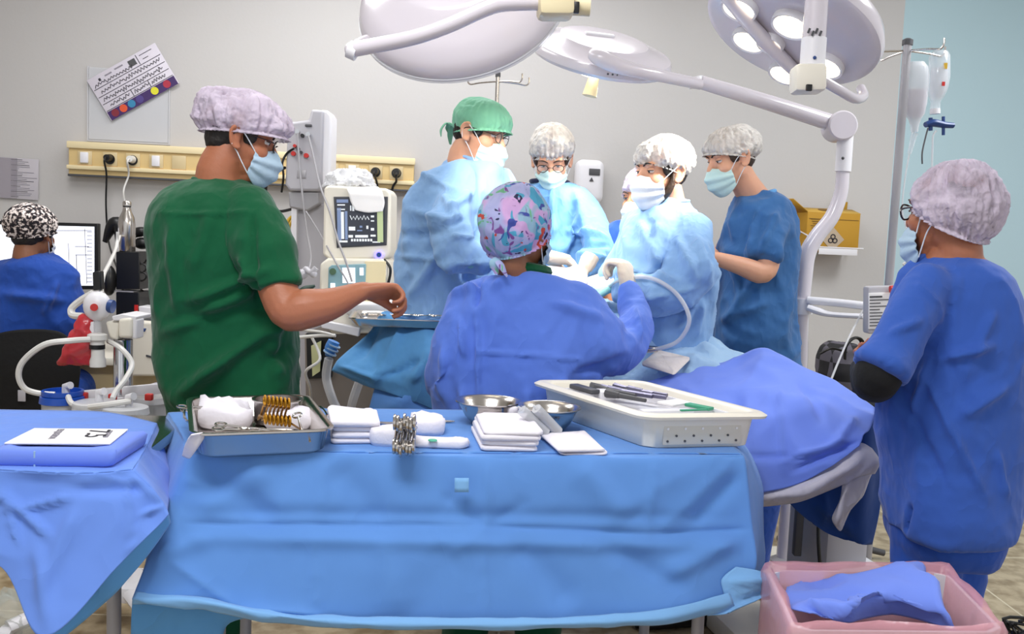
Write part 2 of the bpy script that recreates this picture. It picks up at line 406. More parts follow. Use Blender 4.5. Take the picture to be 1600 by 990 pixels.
# ------------------------------------------------------------------ the room
def struct(mb, name, m=None, **k):
    o = mb.build(name, None, m, **k); o['kind'] = 'structure'; return o
def floor_mat():
    m = mat('floor_terrazzo', '#a89474', .35); nt = m.node_tree; b = nt.nodes['Principled BSDF']
    tc = nt.nodes.new('ShaderNodeTexCoord'); n = nt.nodes.new('ShaderNodeTexNoise'); n.inputs['Scale'].default_value = 14; n.inputs['Detail'].default_value = 8
    nt.links.new(tc.outputs['Object'], n.inputs['Vector']); r = nt.nodes.new('ShaderNodeValToRGB'); e = r.color_ramp.elements
    e[0].position = .35; e[0].color = lin('#8a7658'); e[1].position = .62; e[1].color = lin('#b9a88a'); nt.links.new(n.outputs['Fac'], r.inputs[0])
    br = nt.nodes.new('ShaderNodeTexBrick'); br.offset = 0; br.inputs['Scale'].default_value = 1; br.inputs['Brick Width'].default_value = 1.0; br.inputs['Row Height'].default_value = 1.0
    br.inputs['Mortar Size'].default_value = .004; br.inputs['Mortar'].default_value = lin('#cfc4aa'); nt.links.new(tc.outputs['Object'], br.inputs['Vector'])
    nt.links.new(r.outputs[0], br.inputs['Color1']); nt.links.new(r.outputs[0], br.inputs['Color2']); nt.links.new(br.outputs['Color'], b.inputs['Base Color']); return m
M['floor'] = floor_mat()
W0 = V((-3.6, 4.6, 0)); W1 = V((2.12, 5.14, 0)); W2 = V((4.4, 6.05, 0))    # back wall turns at W1
def wallbox(mb, a, b, h=3.0, t=.12, out=1):
    d = (b - a); n = V((-d.y, d.x, 0)).normalized() * t * out
    vs = [a, b, b + n, a + n]; vs = vs + [v + V((0, 0, h)) for v in vs]
    mb.add(vs, [(0, 1, 2, 3), (4, 5, 6, 7), (0, 1, 5, 4), (1, 2, 6, 5), (2, 3, 7, 6), (3, 0, 4, 7)])
mb = MB(); wallbox(mb, W0, W1); struct(mb, 'wall_back', M['wall'], flatshade=True)
mb = MB(); wallbox(mb, W1, W2); struct(mb, 'wall_right', M['wallblue'], flatshade=True)
mb = MB(); wallbox(mb, V((-3.6, -0.8, 0)), W0 + V((0, 0, 0))); struct(mb, 'wall_left', M['wall'], flatshade=True)
mb = MB(); mb.box((.4, 2.6, -.05), (8.2, 7.4, .1)); struct(mb, 'floor', M['floor'], flatshade=True)
mb = MB(); mb.box((.4, 2.6, 3.06), (8.2, 7.4, .1)); struct(mb, 'ceiling', M['ceiling'], flatshade=True)
for (nm, a, b) in (('baseboard_back', W0, W1), ('baseboard_right', W1, W2)):
    d = (b - a).normalized(); n = V((d.y, -d.x, 0)) * .012
    mb = MB(); wallbox(mb, a + n + d * .01, b + n - d * .01, .09, .012); struct(mb, nm, M['raillight'], flatshade=True)
WD = (W1 - W0).normalized(); WN = V((WD.y, -WD.x, 0))      # WN points into the room
WANG = math.degrees(math.atan2(WD.y, WD.x))
def onwall(px, py, off=0.0):
    d = _f + _r * ((px - 800) / FOC) - _u * ((py - 495) / FOC); o = V((0, 0, CAM_H))
    t = (W0 - o).dot(WN) / d.dot(WN); return o + d * t + WN * off
WR = Matrix((WD, V((0, 0, 1)), WN)).transposed()            # local x along wall, y up, z out of the wall
def wf(px, py, off=0.0): return TM(onwall(px, py, off), WR)
S5 = 5.0 / FOC
for i, (x, y) in enumerate(((-.5, 1.0), (-.3, 4.0))):
    t = thing('ceiling_light', 'recessed white ceiling light panel ' + ('nearer the table' if i == 0 else 'close to the back wall'), 'light', (x, y, 3.0))
    mb = MB(); mb.box((x, y, 2.99), (1.36, .76, .03), bev=.005); mb.build('frame', t, M['white'])
    mb = MB(); mb.box((x, y, 2.97), (1.28, .68, .012)); mb.build('diffuser', t, M['screen'])
# wall service rail: two pieces left, one right of the machine in the picture is the same rail
t = thing('socket_rail', 'long beige wall rail of power outlets behind the people', 'outlet rail', onwall(380, 262))
a = onwall(114, 249); b = onwall(647, 275); L = (b - a).length; mid = (a + b) / 2
RR = Matrix(((b - a).normalized(), V((0, 0, 1)), WN)).transposed()
def rl(x, y, z): return mid + RR @ V((x, y, z))
H_ = .178
mb = MB(); mb.box(rl(0, 0, .03), (L, H_, .06), RR, bev=.006); mb.build('rail_body', t, M['rail'])
mb = MB(); mb.box(rl(0, H_ * .40, .064), (L + .01, H_ * .2, .02), RR, bev=.005); mb.build('upper_trim', t, M['raillight'])
mb = MB(); mb.box(rl(0, -H_ * .24, .066), (L + .01, .022, .022), RR, bev=.005); mb.build('lower_trim', t, M['raillight'])
mb = MB(); mb.box(rl(0, -H_ * .47, .062), (L, .012, .02), RR, bev=.003); mb.build('bottom_edge', t, M['dgrey'])
for i, px in enumerate((140, 179, 214, 250, 285, 330, 365, 520, 552, 588, 620)):
    c = onwall(px, 249 + (px - 114) * .049); x = (c - mid).dot(RR.col[0])
    mb = MB(); mb.box(rl(x, .006, .063), (.072, .072, .008), RR, bev=.003); f = mb.build('socket_plate', t, M['beige'])
    mb = MB(); mb.box(rl(x, -.036, .064), (.07, .014, .006), RR); mb.build('orange_label', t, mat('label_orange_%d' % i, '#c88a38', .6))
    if i in (0, 3, 5, 8):
        mb = MB(); mb.box(rl(x, .008, .072), (.04, .055, .016), RR, bev=.004); mb.build('outlet', f, M['white'])
    elif i not in (4,):
        mb = MB(); mb.lathe([(.0, .004), (.022, .004), (.026, .012), (.0, .012)], TM(rl(x, .006, .06), RR)); mb.build('round_outlet', f, M['black'])
def plug(px, py, m, cable, rad=.006, lab='', cyl=.045):
    c = onwall(px, py, .075)
    t = thing('power_plug', lab, 'plug', c)
    mb = MB(); mb.cyl(c, c + WN * cyl, .02, .016); mb.build('plug_body', t, m)
    mb = MB(); mb.tube([c + WN * cyl, c + WN * (cyl + .03) + V((0, 0, -.02))] + cable, rad * .8, 8, 6); mb.build('cable', t, m)
plug(179, 249, M['black'], [onwall(176, 275, .09), onwall(172, 320, .06), onwall(174, 370, .05), at(176, 400, 4.5), at(190, 440, 4.2), at(194, 490, 4.1)], .006, 'black plug and cord in the second outlet from the rail end')
plug(214, 251, M['tube'], [onwall(210, 275, .09), onwall(203, 300, .1), at(196, 330, 4.6), at(184, 380, 4.0), at(160, 430, 3.9), at(160, 445, 3.9)], .006, 'white plug and cord in the outlet beside the black plug')
plug(588, 270, M['black'], [onwall(590, 285, .09), onwall(592, 300, .07)], .007, 'black plug in the outlet above the patient monitor', .06)
plug(621, 272, M['black'], [onwall(620, 285, .09), onwall(614, 296, .07), onwall(613, 330, .05)], .008, 'black plug at the surgeon end of the rail', .06)
# tilted safety card taped above a clear pocket
def board(cx, cy, wd, hg, rot, name, label, cat, base, deco, thick=.004, off=.012):
    R = WR @ Matrix.Rotation(math.radians(rot), 3, 'Z'); c = onwall(cx, cy, off)
    mb = MB(); mb.use(base); mb.box(c, (wd, hg, thick), R, bev=.001)
    def q(x, y, sx, sy, m, rr=0, lift=0):
        mb.use(m); mb.box(c + R @ V((x * wd, y * hg, thick / 2 + .0008 + lift)), (sx * wd, sy * hg, .001), R @ Matrix.Rotation(math.radians(rr), 3, 'Z'))
    def disc(x, y, r, m, lift=.001):
        mb.use(m); mb.lathe([(0, 0), (r, 0), (r, .001), (0, .001)], TM(c + R @ V((x * wd, y * hg, thick / 2 + lift)), R), 20)
    def scr(x0, x1, y, h, m, seed, n=26, r=.0016):
        rd = random.Random(seed); pts = []
        for k in range(n):
            u = k / (n - 1); pts.append(c + R @ V(((x0 + (x1 - x0) * u + rd.uniform(-.006, .006)) * wd, (y + (h if k % 2 else -h) * rd.uniform(.2, 1)) * hg, thick / 2 + .002)))
        mb.use(m); mb.tube(pts, r, 4, 2)
    deco(q, disc, scr)
    o = mb.build(name, None, None, loc=c); return tag(o, label, cat)
def card(q, disc, scr):
    pur = mat('card_purple', '#3a1f5c', .5)
    q(0, -.40, .98, .2, pur)
    for x, col in ((-.40, '#7a2030'), (-.28, '#d2502c'), (-.16, '#2f7fa8'), (-.04, '#4a3a7c'), (.18, '#d8d42c'), (.36, '#a8243c')):
        disc(x, -.39, .02, mat('dot' + col, col, .5))
    for y in (.23, .05, -.12, -.28): q(0, y, .97, .012, M['ink'])
    q(.2, .36, .008, .22, M['ink']); q(.12, .36, .1, .14, M['dgrey'])
    q(-.22, .40, .1, .03, M['inkg']); q(-.06, .42, .12, .03, M['inkg']); q(-.35, .38, .03, .06, M['ink']); q(.33, .42, .18, .012, M['ink']); q(.3, .32, .08, .012, M['ink'])
    scr(-.45, .1, .30, .05, M['ink'], 1); scr(-.42, .45, .14, .05, M['ink'], 2, 40); scr(-.44, .42, -.04, .055, M['ink'], 3, 44)
    scr(-.4, -.12, -.2, .05, M['ink'], 4, 14); scr(-.05, .16, -.2, .05, M['ink'], 5, 12); scr(.2, .4, -.2, .05, M['ink'], 6, 12)
    q(-.08, -.2, .008, .14, M['ink']); q(.17, -.2, .008, .14, M['ink'])
board(210, 129, .40, .235, 32, 'patient_card', 'tilted white and purple card with handwriting and coloured dots taped on the wall', 'card', mat('card_white', '#d3cdd8', .45), card, off=.02)
def note(q, disc, scr):
    q(-.24, 0, .5, .98, mat('note_darker_grey', '#9a949c', .7))  # darker grey over the left half of the notice
    rd = random.Random(3)
    for k in range(22):
        l = rd.uniform(.15, .6); q(-.25 + l / 2 + .12, .46 - k * .043, l, .012, M['inkg'] if k % 3 else M['dgrey'])
board(28, 279, .215, .21, -1, 'wall_notice', 'small grey printed notice on the wall above the computer', 'notice', mat('note_paper', '#b9b4ba', .7), note)
mb = MB(); mb.use(M['clearw'])
c0 = onwall(202, 165, .006)
for (x, y, sx, sy) in ((0, -.19, .42, .008), (-.205, 0, .006, .38), (.205, 0, .006, .38), (0, -.18, .4, .004)):
    mb.box(c0 + WR @ V((x, y, 0)), (sx, sy, .008), WR)
mb.box(c0, (.40, .37, .003), WR)
tag(mb.build('wall_pocket', None, None, loc=c0), 'empty clear document pocket on the wall under the tilted card', 'document pocket')
M['clearw'].node_tree.nodes['Principled BSDF'].inputs['Alpha'].default_value = .55
for (px, py) in ((136, 97), (286, 199), (145, 138), (256, 307)):
    pass
# soap dispenser
t = thing('soap_dispenser', 'white wall soap dispenser behind the masked woman', 'dispenser', onwall(917, 285))
def wl(px, py, x, y, z): return onwall(px, py) + WR @ V((x, y, z))
mb = MB(); mb.box(wl(917, 285, 0, 0, .055), (.155, .235, .11), WR, bev=.04, seg=5); mb.build('cover', t, M['white'])
mb = MB(); mb.box(wl(917, 285, .02, .05, .112), (.06, .035, .006), WR, bev=.002); mb.build('window', t, M['dgrey'])
mb = MB(); mb.prism([(-.012, 0), (.012, 0), (0, .022)], .002, TM(wl(917, 285, .005, .0, .112), WR)); mb.build('drop_mark', t, M['dgrey'])
mb = MB(); mb.box(wl(917, 285, 0, -.115, .06), (.12, .03, .09), WR, bev=.012); mb.build('push_bar', t, M['greyp'])
# sharps box on a white wire bracket
t = thing('sharps_box', 'yellow brown cardboard sharps disposal box in a wire wall bracket', 'sharps box', onwall(1288, 350))
c = onwall(1279, 361, .10); 
def sb(x, y, z): return c + WR @ V((x, y, z))
mb = MB(); mb.box(sb(0, -.01, 0), (.30, .22, .17), WR, bev=.004)
mb.build('carton', t, M['card'])
mb = MB(); mb.add([sb(-.15, .10, .085), sb(.15, .10, .085), sb(.15, .125, -.02), sb(-.15, .125, -.02)], [(0, 1, 2, 3)]); mb.build('lid', t, mat('carton_lid', '#cfa64a', .7), solid=.004)
mb = MB(); mb.add([sb(-.15, .10, -.085), sb(-.15, .10, .085), sb(-.235, .165, .085), sb(-.25, .17, -.085)], [(0, 1, 2, 3)]); mb.build('left_flap', t, M['card'], solid=.004)
mb = MB(); mb.add([sb(.06, .10, -.085), sb(.15, .10, -.085), sb(.15, .17, -.08), sb(.06, .165, -.08)], [(0, 1, 2, 3)]); mb.build('back_flap', t, M['card'], solid=.004)
mb = MB(); mb.lathe([(0, 0), (.03, 0), (.03, .002), (0, .002)], TM(sb(-.04, .113, .035), WR @ rotm(-76))); mb.build('drop_hole', t, M['carddk'])
mb = MB(); mb.box(sb(.0, -.045, .087), (.092, .092, .002), WR @ Matrix.Rotation(PI / 4, 3, 'Z')); mb.build('hazard_diamond', t, mat('diamond', '#b7a48c', .6))
mb = MB()
for k in range(3):
    an = PI / 2 + k * 2 * PI / 3; ctr = sb(.014 * math.cos(an), -.045 + .014 * math.sin(an), .089)
    mb.tube([ctr + WR @ V((.012 * math.cos(q), .012 * math.sin(q), 0)) for q in np.linspace(0, 2 * PI, 17)], .003, 6)
mb.ball(sb(0, -.045, .089), .007, n=10); mb.build('biohazard_mark', t, M['ink'])
mb = MB()
for k in range(6): mb.box(sb(-.105, .06 - k * .012, .087), (.05 - (k % 3) * .012, .004, .001), WR)
mb.box(sb(0, .062, .087), (.28, .003, .001), WR); mb.box(sb(0, -.098, .087), (.28, .003, .001), WR); mb.build('printed_text', t, M['carddk'])
mb = MB(); mb.tube([sb(-.165, .02, -.09), sb(-.15, -.03, .1), sb(-.11, -.09, .1), sb(.17, -.09, .1), sb(.175, -.09, -.09)], .004, 8)
mb.build('wire_bracket', t, M['white'])
mb = MB(); mb.box(sb(.03, -.112, .098), (.22, .035, .006), WR, bev=.002); mb.build('bracket_plate', t, M['white'])
# ------------------------------------------------------------------ people: shared shapes
def S(px, Y): return px * Y / FOC
class Head:
    """local frame: +X the way the face looks, +Y its left, +Z up, origin between the ears"""
    def __init__(s, px, py, Y, yaw, pitch=0, roll=0, k=.95):
        s.p = at(px, py, Y); s.M = TM(s.p, rotm(roll, pitch, yaw) if False else (Matrix.Rotation(math.radians(yaw), 3, 'Z') @ Matrix.Rotation(math.radians(pitch), 3, 'Y') @ Matrix.Rotation(math.radians(roll), 3, 'X')), k)
    def __call__(s, x, y, z): return s.M @ V((x, y, z))
    def shape(s, mb):
        M_ = s.M
        B = lambda c, r: mb.ball(c, r, M_, 24)
        B((-.012, 0, .042), (.094, .074, .082)); B((.02, 0, .0), (.07, .064, .085)); B((.036, 0, -.045), (.058, .052, .06))
        B((.048, 0, -.09), (.034, .034, .03)); B((.0, 0, -.05), (.05, .058, .045))
        for sy in (-1, 1):
            B((.055, sy * .038, -.02), (.034, .026, .03)); B((.072, sy * .028, .036), (.02, .026, .012))
            B((-.006, sy * .073, .002), (.014, .011, .028)); 
            mb.tube([s(.010, sy * .074, -.016), s(.006, sy * .082, -.028), s(-.012, sy * .086, -.022), s(-.024, sy * .09, .006), s(-.018, sy * .09, .026), s(-.002, sy * .086, .03), s(.008, sy * .08, .018)],
                    [.004, .007, .006, .0055, .006, .0055, .004], 8, 4)
        mb.tube([s(.078, 0, .03), s(.092, 0, .008), s(.108, 0, -.018)], [.010, .011, .0145], 10, 3); B((.106, 0, -.021), (.013, .017, .012))
        B((.084, 0, -.06), (.012, .026, .012))
        return s
    def eyes(s, par, skin, lids=.55, look=0):
        for sy in (-1, 1):
            c = V((.0722, sy * .0305, .014)); mb = MB()
            mb.use(M['eyew']); mb.ball(c, .0128, s.M, 16)
            mb.use(M['iris']); mb.ball(c + V((.0085, 0, -.002)), (.0052, .0062, .0062), s.M, 12)
            mb.use(skin)
            for (z0, z1) in ((.002, .0145), (-.0145, -.006)):       # upper and lower lid shells
                P = []
                for i in range(6):
                    z = z0 + (z1 - z0) * i / 5; rr = math.sqrt(max(.0142 ** 2 - min(abs(z), .0141) ** 2, 1e-8))
                    P.append([s.M @ (c + V((rr * math.cos(a), rr * math.sin(a) * 1.15, z))) for a in np.linspace(-1.5, 1.5, 9)])
                mb.grid(P)
            mb.use(M['hair']); z = .002; rr = math.sqrt(.0146 ** 2 - z * z)
            mb.tube([s.M @ (c + V((rr * math.cos(a), rr * math.sin(a) * 1.15, z))) for a in np.linspace(-1.35, 1.35, 9)], .0012, 5)
            mb.build('eye', par)
    def brows(s, par, m):
        for sy in (-1, 1):
            mb = MB(); mb.tube([s(.092, sy * .012, .032), s(.092, sy * .03, .041), s(.076, sy * .052, .034)], [.003, .0042, .002], 8, 4, flat=.6); mb.build('eyebrow', par, m)
    def hairback(s, par, m, lo=-.055, bun=False, shrink=1.0):
        mb = MB(); mb.ball((-.018, 0, .03), (.088 * shrink, .077 * shrink, .088), s.M, 24); mb.ball((-.045, 0, lo + .035), (.045, .058, .04), s.M, 20)
        for sy in (-1, 1): mb.ball((.03, sy * .066, .022), (.022, .010, .034), s.M, 14)
        co, no, fs = remesh(mb, .006, 3); co = co + no * (.002 * nz(co, 90, 3.3))[:, None]
        g = MB(); g.v = [V(p) for p in co]; g.f = fs; g.m = [0] * len(fs); g.build('hair', par, m, ang=180)
    def mask(s, par, m, ties=False, drop=0.0, wide=1.0):
        R = [[(.106, 0, .002), (.095, .022, -.004), (.076, .044, -.012), (.052, .062, -.022)],
             [(.134, 0, -.028), (.117, .026, -.029), (.086, .052, -.032), (.052, .068, -.037)],
             [(.133, 0, -.056), (.118, .028, -.057), (.086, .053, -.056), (.050, .068, -.053)],
             [(.122, 0, -.088), (.106, .028, -.089), (.078, .049, -.082), (.048, .065, -.069)],
             [(.088, 0, -.119), (.080, .026, -.117), (.064, .046, -.105), (.046, .060, -.085)]]
        rows = []
        for r in R:
            full = [(x, -y, z) for x, y, z in r[:0:-1]] + r
            rows.append([s.M @ V((x, y * wide, z - drop)) for x, y, z in full])
        G = patch(rows, 7, 5); N = grid_normals(G)
        ctr = np.array(s(.04, 0, -.05))
        if ((G - ctr) * N).sum() < 0: N = -N
        nu = G.shape[0]
        for i in range(nu):
            v = i / (nu - 1)
            pl = .0022 * math.sin(v * PI * 7) * (1 if .15 < v < .85 else .3)
            G[i] += N[i] * pl
        mb = MB(); mb.grid(G); mb.build('face_mask', par, m, ang=180, solid=.0022, offset=0)
        for sy in (-1, 1):
            mb = MB()
            mb.tube([s(.052, sy * .062 * wide, -.022 - drop), s(.03, sy * .074, .0), s(.012, sy * .083, .016), s(-.010, sy * .088, .03), s(-.022, sy * .09, .012)], .0016, 6, 5)
            mb.tube([s(.046, sy * .06 * wide, -.084 - drop), s(.02, sy * .072, -.055), s(.004, sy * .08, -.036), s(-.012, sy * .088, -.022), s(-.022, sy * .09, .012)], .0016, 6, 5)
            mb.build('ear_loop', par, M['maskw'])
    def glasses(s, par, m, k=1.0, wire=.0016):
        mb = MB(); mb.use(m)
        for sy in (-1, 1):
            mb.tube([s(.104 - .006 * abs(math.cos(a)), sy * .034 + .023 * math.cos(a) * k, .010 + .017 * math.sin(a) * k) for a in np.linspace(0, 2 * PI, 21)], wire, 6)
            mb.tube([s(.098, sy * .057, .016), s(.07, sy * .07, .018), s(.0, sy * .084, .016), s(-.02, sy * .087, .0)], wire, 6, 3)
        mb.tube([s(.104, -.012, .014), s(.108, 0, .017), s(.104, .012, .014)], wire, 6, 3)
        g = mb.build('glasses', par)
        for sy in (-1, 1):
            mb = MB()
            mb.add([s(.103, sy * .034 + .021 * math.cos(a) * k, .010 + .0155 * math.sin(a) * k) for a in np.linspace(0, 2 * PI, 20)[:-1]], [tuple(range(19))])
            mb.build('lens', g, M['lens'])
    def cap(s, par, m, c, r, zf, zb, gather=34, gamp=.018, crinkle=.006, csc=16, hem=.94, sq=1.0, seed=1.0, nm='surgical_cap'):
        """puffy or snug cap: dome cut by a slanted rim, with an elastic gathered hem"""
        c = V(c); nphi, nth = 144, 42; rings = []
        def rim(x): t = (x - (c.x - r[0])) / (2 * r[0]); return zb + (zf - zb) * min(max(t, 0), 1)
        P = []
        for j in range(nphi):
            ph = 2 * PI * j / nphi; th = 0.0
            while th < 2.6:
                x = c.x + r[0] * math.sin(th) * math.cos(ph); z = c.z + r[2] * math.cos(th)
                if z <= rim(x) and th > .9: break
                th += .01
            col = []
            for i in range(nth + 1):
                a = th * i / nth; sn = math.sin(a); 
                q = V((sn * math.cos(ph), sn * math.sin(ph), math.cos(a)))
                e = i / nth; crk = crinkle * 1.7
                g = 1 + gamp * math.sin(gather * ph + 2 * math.sin(3 * ph + seed)) * max(0, e - .35) ** 1.2 * 2
                k = 1 - (1 - hem) * max(0, (e - .86) / .14) ** 2
                p = V((q.x * r[0] * g * k, q.y * r[1] * g * k, q.z * r[2]))
                n1 = noise.noise((q.x * 1.6 + seed, q.y * 1.6, q.z * 1.6 + seed * 2)); cp, sp2 = math.cos(ph), math.sin(ph)
                n2 = abs(noise.noise((cp * csc * .32 + seed + q.z * .8, sp2 * csc * .32 + 5, a * 1.6 + n1))); n3 = abs(noise.noise((cp * csc * .7 - seed, sp2 * csc * .7 + 9 + q.z, a * 3.2)))
                n4 = abs(noise.noise((q.x * 7 + n1 * 2, q.y * 7 + seed, q.z * 9)))
                en = min(1, e * 2.2); p += q * (crk * (.9 * n1 + en * .8 * (.25 - n2 * 1.5) + en * .4 * (.25 - n3 * 1.5) + .15 * (.25 - n4 * 1.5)))
                col.append(s.M @ (c + p))
            for t in (.006, .012):            # short frill under the elastic
                q = V((math.sin(th) * math.cos(ph), math.sin(th) * math.sin(ph), 0))
                base = c + V((math.sin(th) * math.cos(ph) * r[0] * hem, math.sin(th) * math.sin(ph) * r[1] * hem, r[2] * math.cos(th)))
                fr = (.5 + .5 * math.sin(gather * 1.7 * ph + seed)) * t * (1 if gamp > .005 else .1)
                col.append(s.M @ (base + q * fr + V((0, 0, -t * .7))))
            P.append(col)
        P.append(P[0]); mb = MB(); mb.grid(P); return mb.build(nm, par, m, ang=180, solid=.0012, merge=True, offset=1)

def tsec(x0, x1, py, Y, dep, n=28, dy=0.0, e=.85, y1=None):
    a = at(x0, py, Y + dy); b = at(x1, py if y1 is None else y1, Y - dy); c = (a + b) / 2; h = (b - a) / 2; f_ = V((0, dep, 0)); out = []
    for k in range(n):
        t = 2 * PI * k / n; ct, st = math.cos(t), math.sin(t)
        out.append(c + h * (math.copysign(abs(ct) ** e, ct)) + f_ * (math.copysign(abs(st) ** e, st)))
    return out
def shrink(ring, k):
    c = sum(ring, V()) / len(ring); return [c + (p - c) * k for p in ring]
def chain(pts): return [at(a, b, c) for a, b, c, d in pts], [S(d, c) for a, b, c, d in pts]
def hand(mb, wr, d, nrm, k=1.0, curl=(30, 35, 25), thumb=35, side=1, spread=6, rw=.026):
    """wr wrist, d pointing direction, nrm the palm's facing; side=+1 thumb on d x nrm side"""
    d = V(d).normalized(); nrm = V(nrm); nrm = (nrm - d * nrm.dot(d)).normalized(); sd = d.cross(nrm) * side
    rings = []
    for t, hw, th in ((-.03, rw, .021), (0, .027, .020), (.03, .037, .0185), (.06, .042, .016), (.088, .041, .012)):
        c = V(wr) + d * t * k
        rings.append([c + sd * hw * k * math.cos(a) + nrm * th * k * math.sin(a) for a in np.linspace(0, 2 * PI, 17)[:-1]])
    mb.loft(rings)
    for i, (o, L, r) in enumerate(((.031, .92, .0095), (.011, 1.04, .0098), (-.010, .97, .0092), (-.030, .76, .0082))):
        sp = math.radians(spread * (1.5 - i)); fd = (d * math.cos(sp) + sd * math.sin(sp)).normalized()
        p = V(wr) + d * .082 * k + sd * o * k; pts = [p - fd * .02 * k, p]; ang = 0
        for L0, cu in zip((.043, .027, .022), curl):
            ang += math.radians(cu * (1 + .06 * i)); q = fd * math.cos(ang) + nrm * math.sin(ang); p = p + q * L0 * L * k; pts.append(p)
        mb.tube(pts, [r * k, r * k, r * .93 * k, r * .86 * k, r * .72 * k], 12, 4); mb.ball(pts[-1], r * .74 * k, n=10)
    p = V(wr) + d * .022 * k + sd * .026 * k; a = math.radians(thumb); t1 = (d * math.cos(a) + sd * math.sin(a) + nrm * .35).normalized(); t2 = (t1 + nrm * .35 + d * .25).normalized()
    q1 = p + t1 * .045 * k; q2 = q1 + t2 * .032 * k; q3 = q2 + (t2 + nrm * .2).normalized() * .024 * k
    mb.tube([p, q1, q2, q3], [.015 * k, .012 * k, .011 * k, .0085 * k], 12, 4); mb.ball(q3, .0087 * k, n=10)
def glove(par, wr, d, nrm, m, **k):
    mb = MB(); hand(mb, wr, d, nrm, **k); dd = V(d).normalized()
    mb.tube([V(wr) - dd * .07, V(wr) - dd * .02, V(wr)], [.036, .031, .024], 14, 3)
    co, no, fs = remesh(mb, .0032, 3); co = co + no * (.0012 * nz(co, 60, 2.))[:, None]
    g = MB(); g.v = [V(p) for p in co]; g.f = fs; g.m = [0] * len(fs); return g.build('glove', par, m, ang=180)
def body(par, skin, hd, rings, arms, neck, hands=(), legs=(), voxel=.006, nr=.056):
    """one continuous figure: head, neck, trunk, arms, hands, legs"""
    mb = MB(); hd.shape(mb)
    mb.limb([hd(-.012, 0, -.03), hd(-.028, 0, -.10), neck + V((0, 0, -.03))], [nr * .93, nr, nr * 1.22], 18, 4)
    mb.loft([shrink(r, .78) for r in rings])
    for ch in arms:
        p, r = ch; r = list(r); r[0] *= .7; mb.limb(p, r, 14, 4)
    for h in hands: hand(mb, **h)
    for ch in legs:
        p, r = ch; mb.limb(p, r, 12, 3)
    co, no, fs = remesh(mb, voxel, 3, .5)
    g = MB(); g.v = [V(p) for p in co]; g.f = fs; g.m = [0] * len(fs); return g.build('body', par, skin, ang=180)
def shoe(par, p, ang, m, L=.27):
    R = Matrix.Rotation(math.radians(ang), 3, 'Z'); mb = MB(); rings = []
    for x, hw, h in ((-.09, .028, .06), (-.07, .038, .085), (0, .04, .085), (.06, .045, .065), (.12, .044, .05), (.165, .03, .035), (.18, .012, .022)):
        rings.append([p + R @ V((x, hw * math.cos(a), max(0.004, h * .5 + h * .5 * math.sin(a)))) for a in np.linspace(0, 2 * PI, 17)[:-1]])
    mb.loft(rings); mb.build('shoe', par, m)
def legs_and_shoes(par, m, hipL, hipR, r0, footL, footR, ang, shoem, seed=1., top=None):
    """trousers from the hips to the floor; returns leg chains for the body"""
    mb = MB(); out = []
    for h, f in ((hipL, footL), (hipR, footR)):
        kn = (h + f) / 2 + V((0, 0, .03))
        mb.tube([h + V((0, 0, .05)), h, kn, f + V((0, 0, .07))], [r0 * .9, r0, r0 * .82, r0 * .72], 16, 4)
        out.append(([h, kn, f + V((0, 0, .09))], [r0 * .7, .052, .038]))
        shoe(par, f, ang, shoem)
    if top: mb.loft(top)
    garment(mb, 'trousers', par, m, .011, 5, ((9, .010, 1, (1, 1, .5)),), seed=seed); return out
def collar(par, pts, m, r=.007, nm='collar'):
    mb = MB(); mb.tube(pts, r, 8, 5); mb.build(nm, par, m)
def neckring(c, a, b, tilt=0, yaw=0, n=12, r=.007):
    R = rotm(0, tilt, yaw); return [c + R @ V((a * math.cos(t), b * math.sin(t), 0)) for t in np.linspace(0, 2 * PI, n + 1)]
# ------------------------------------------------------------------ the people
GN = ((3.6, .034, 1, (1, 1, .6)), (8, .019, 1, (1, 1, .9)), (18, .005, 1, (1, 1, 1)))
# --- man in green scrubs
t = thing('person', 'person in dark green scrubs and lilac bouffant cap holding out one arm', 'person', V((at(355, 500, 2.45).x, 2.45, 0)))
h = Head(372, 219, 2.45, 18, 14, 0)
rings = [tsec(*a) for a in ((308, 384, 284, 2.45, .06), (285, 396, 291, 2.45, .09), (262, 410, 306, 2.45, .125), (250, 420, 326, 2.45, .15), (242, 428, 360, 2.45, .165), (239, 438, 420, 2.45, .165),
    (240, 453, 480, 2.45, .16), (243, 461, 530, 2.45, .16), (250, 466, 580, 2.45, .16), (264, 469, 620, 2.45, .16), (276, 472, 660, 2.45, .155), (286, 472, 685, 2.45, .15))]
nk = at(345, 296, 2.45)
arm = chain([(398, 345, 2.38, 34), (425, 420, 2.32, 31), (448, 484, 2.28, 30), (478, 482, 2.28, 32), (515, 475, 2.30, 26), (552, 460, 2.33, 18), (568, 454, 2.34, 15)])
arm2 = chain([(330, 345, 2.58, 30), (345, 430, 2.62, 26), (400, 480, 2.68, 20), (440, 470, 2.72, 15)])
hp = legs_and_shoes(t, M['greend'], V((at(356, 680, 2.5).x, 2.5, .78)), V((at(420, 680, 2.5).x, 2.42, .78)), .088, V((-.94, 2.55, 0)), V((-.80, 2.38, 0)), 10, M['black'], 2.2)
body(t, M['skint'], h, rings, [arm, arm2], nk, [dict(wr=at(566, 455, 2.34), d=(.93, .35, .05), nrm=(.1, -.45, -.9), k=1.0, curl=(48, 60, 40), thumb=25, side=1)], hp, .0052, .058)
mb = MB(); mb.loft(rings)
p, r = chain([(385, 332, 2.38, 40), (408, 380, 2.33, 44), (428, 430, 2.30, 39), (436, 452, 2.29, 35)]); mb.ball(p[0], r[0]); mb.tube(p, r, 18, 4)
p, r = chain([(330, 335, 2.56, 40), (335, 400, 2.6, 38), (345, 440, 2.62, 36)]); mb.ball(p[0], r[0]); mb.tube(p, r, 16, 4)
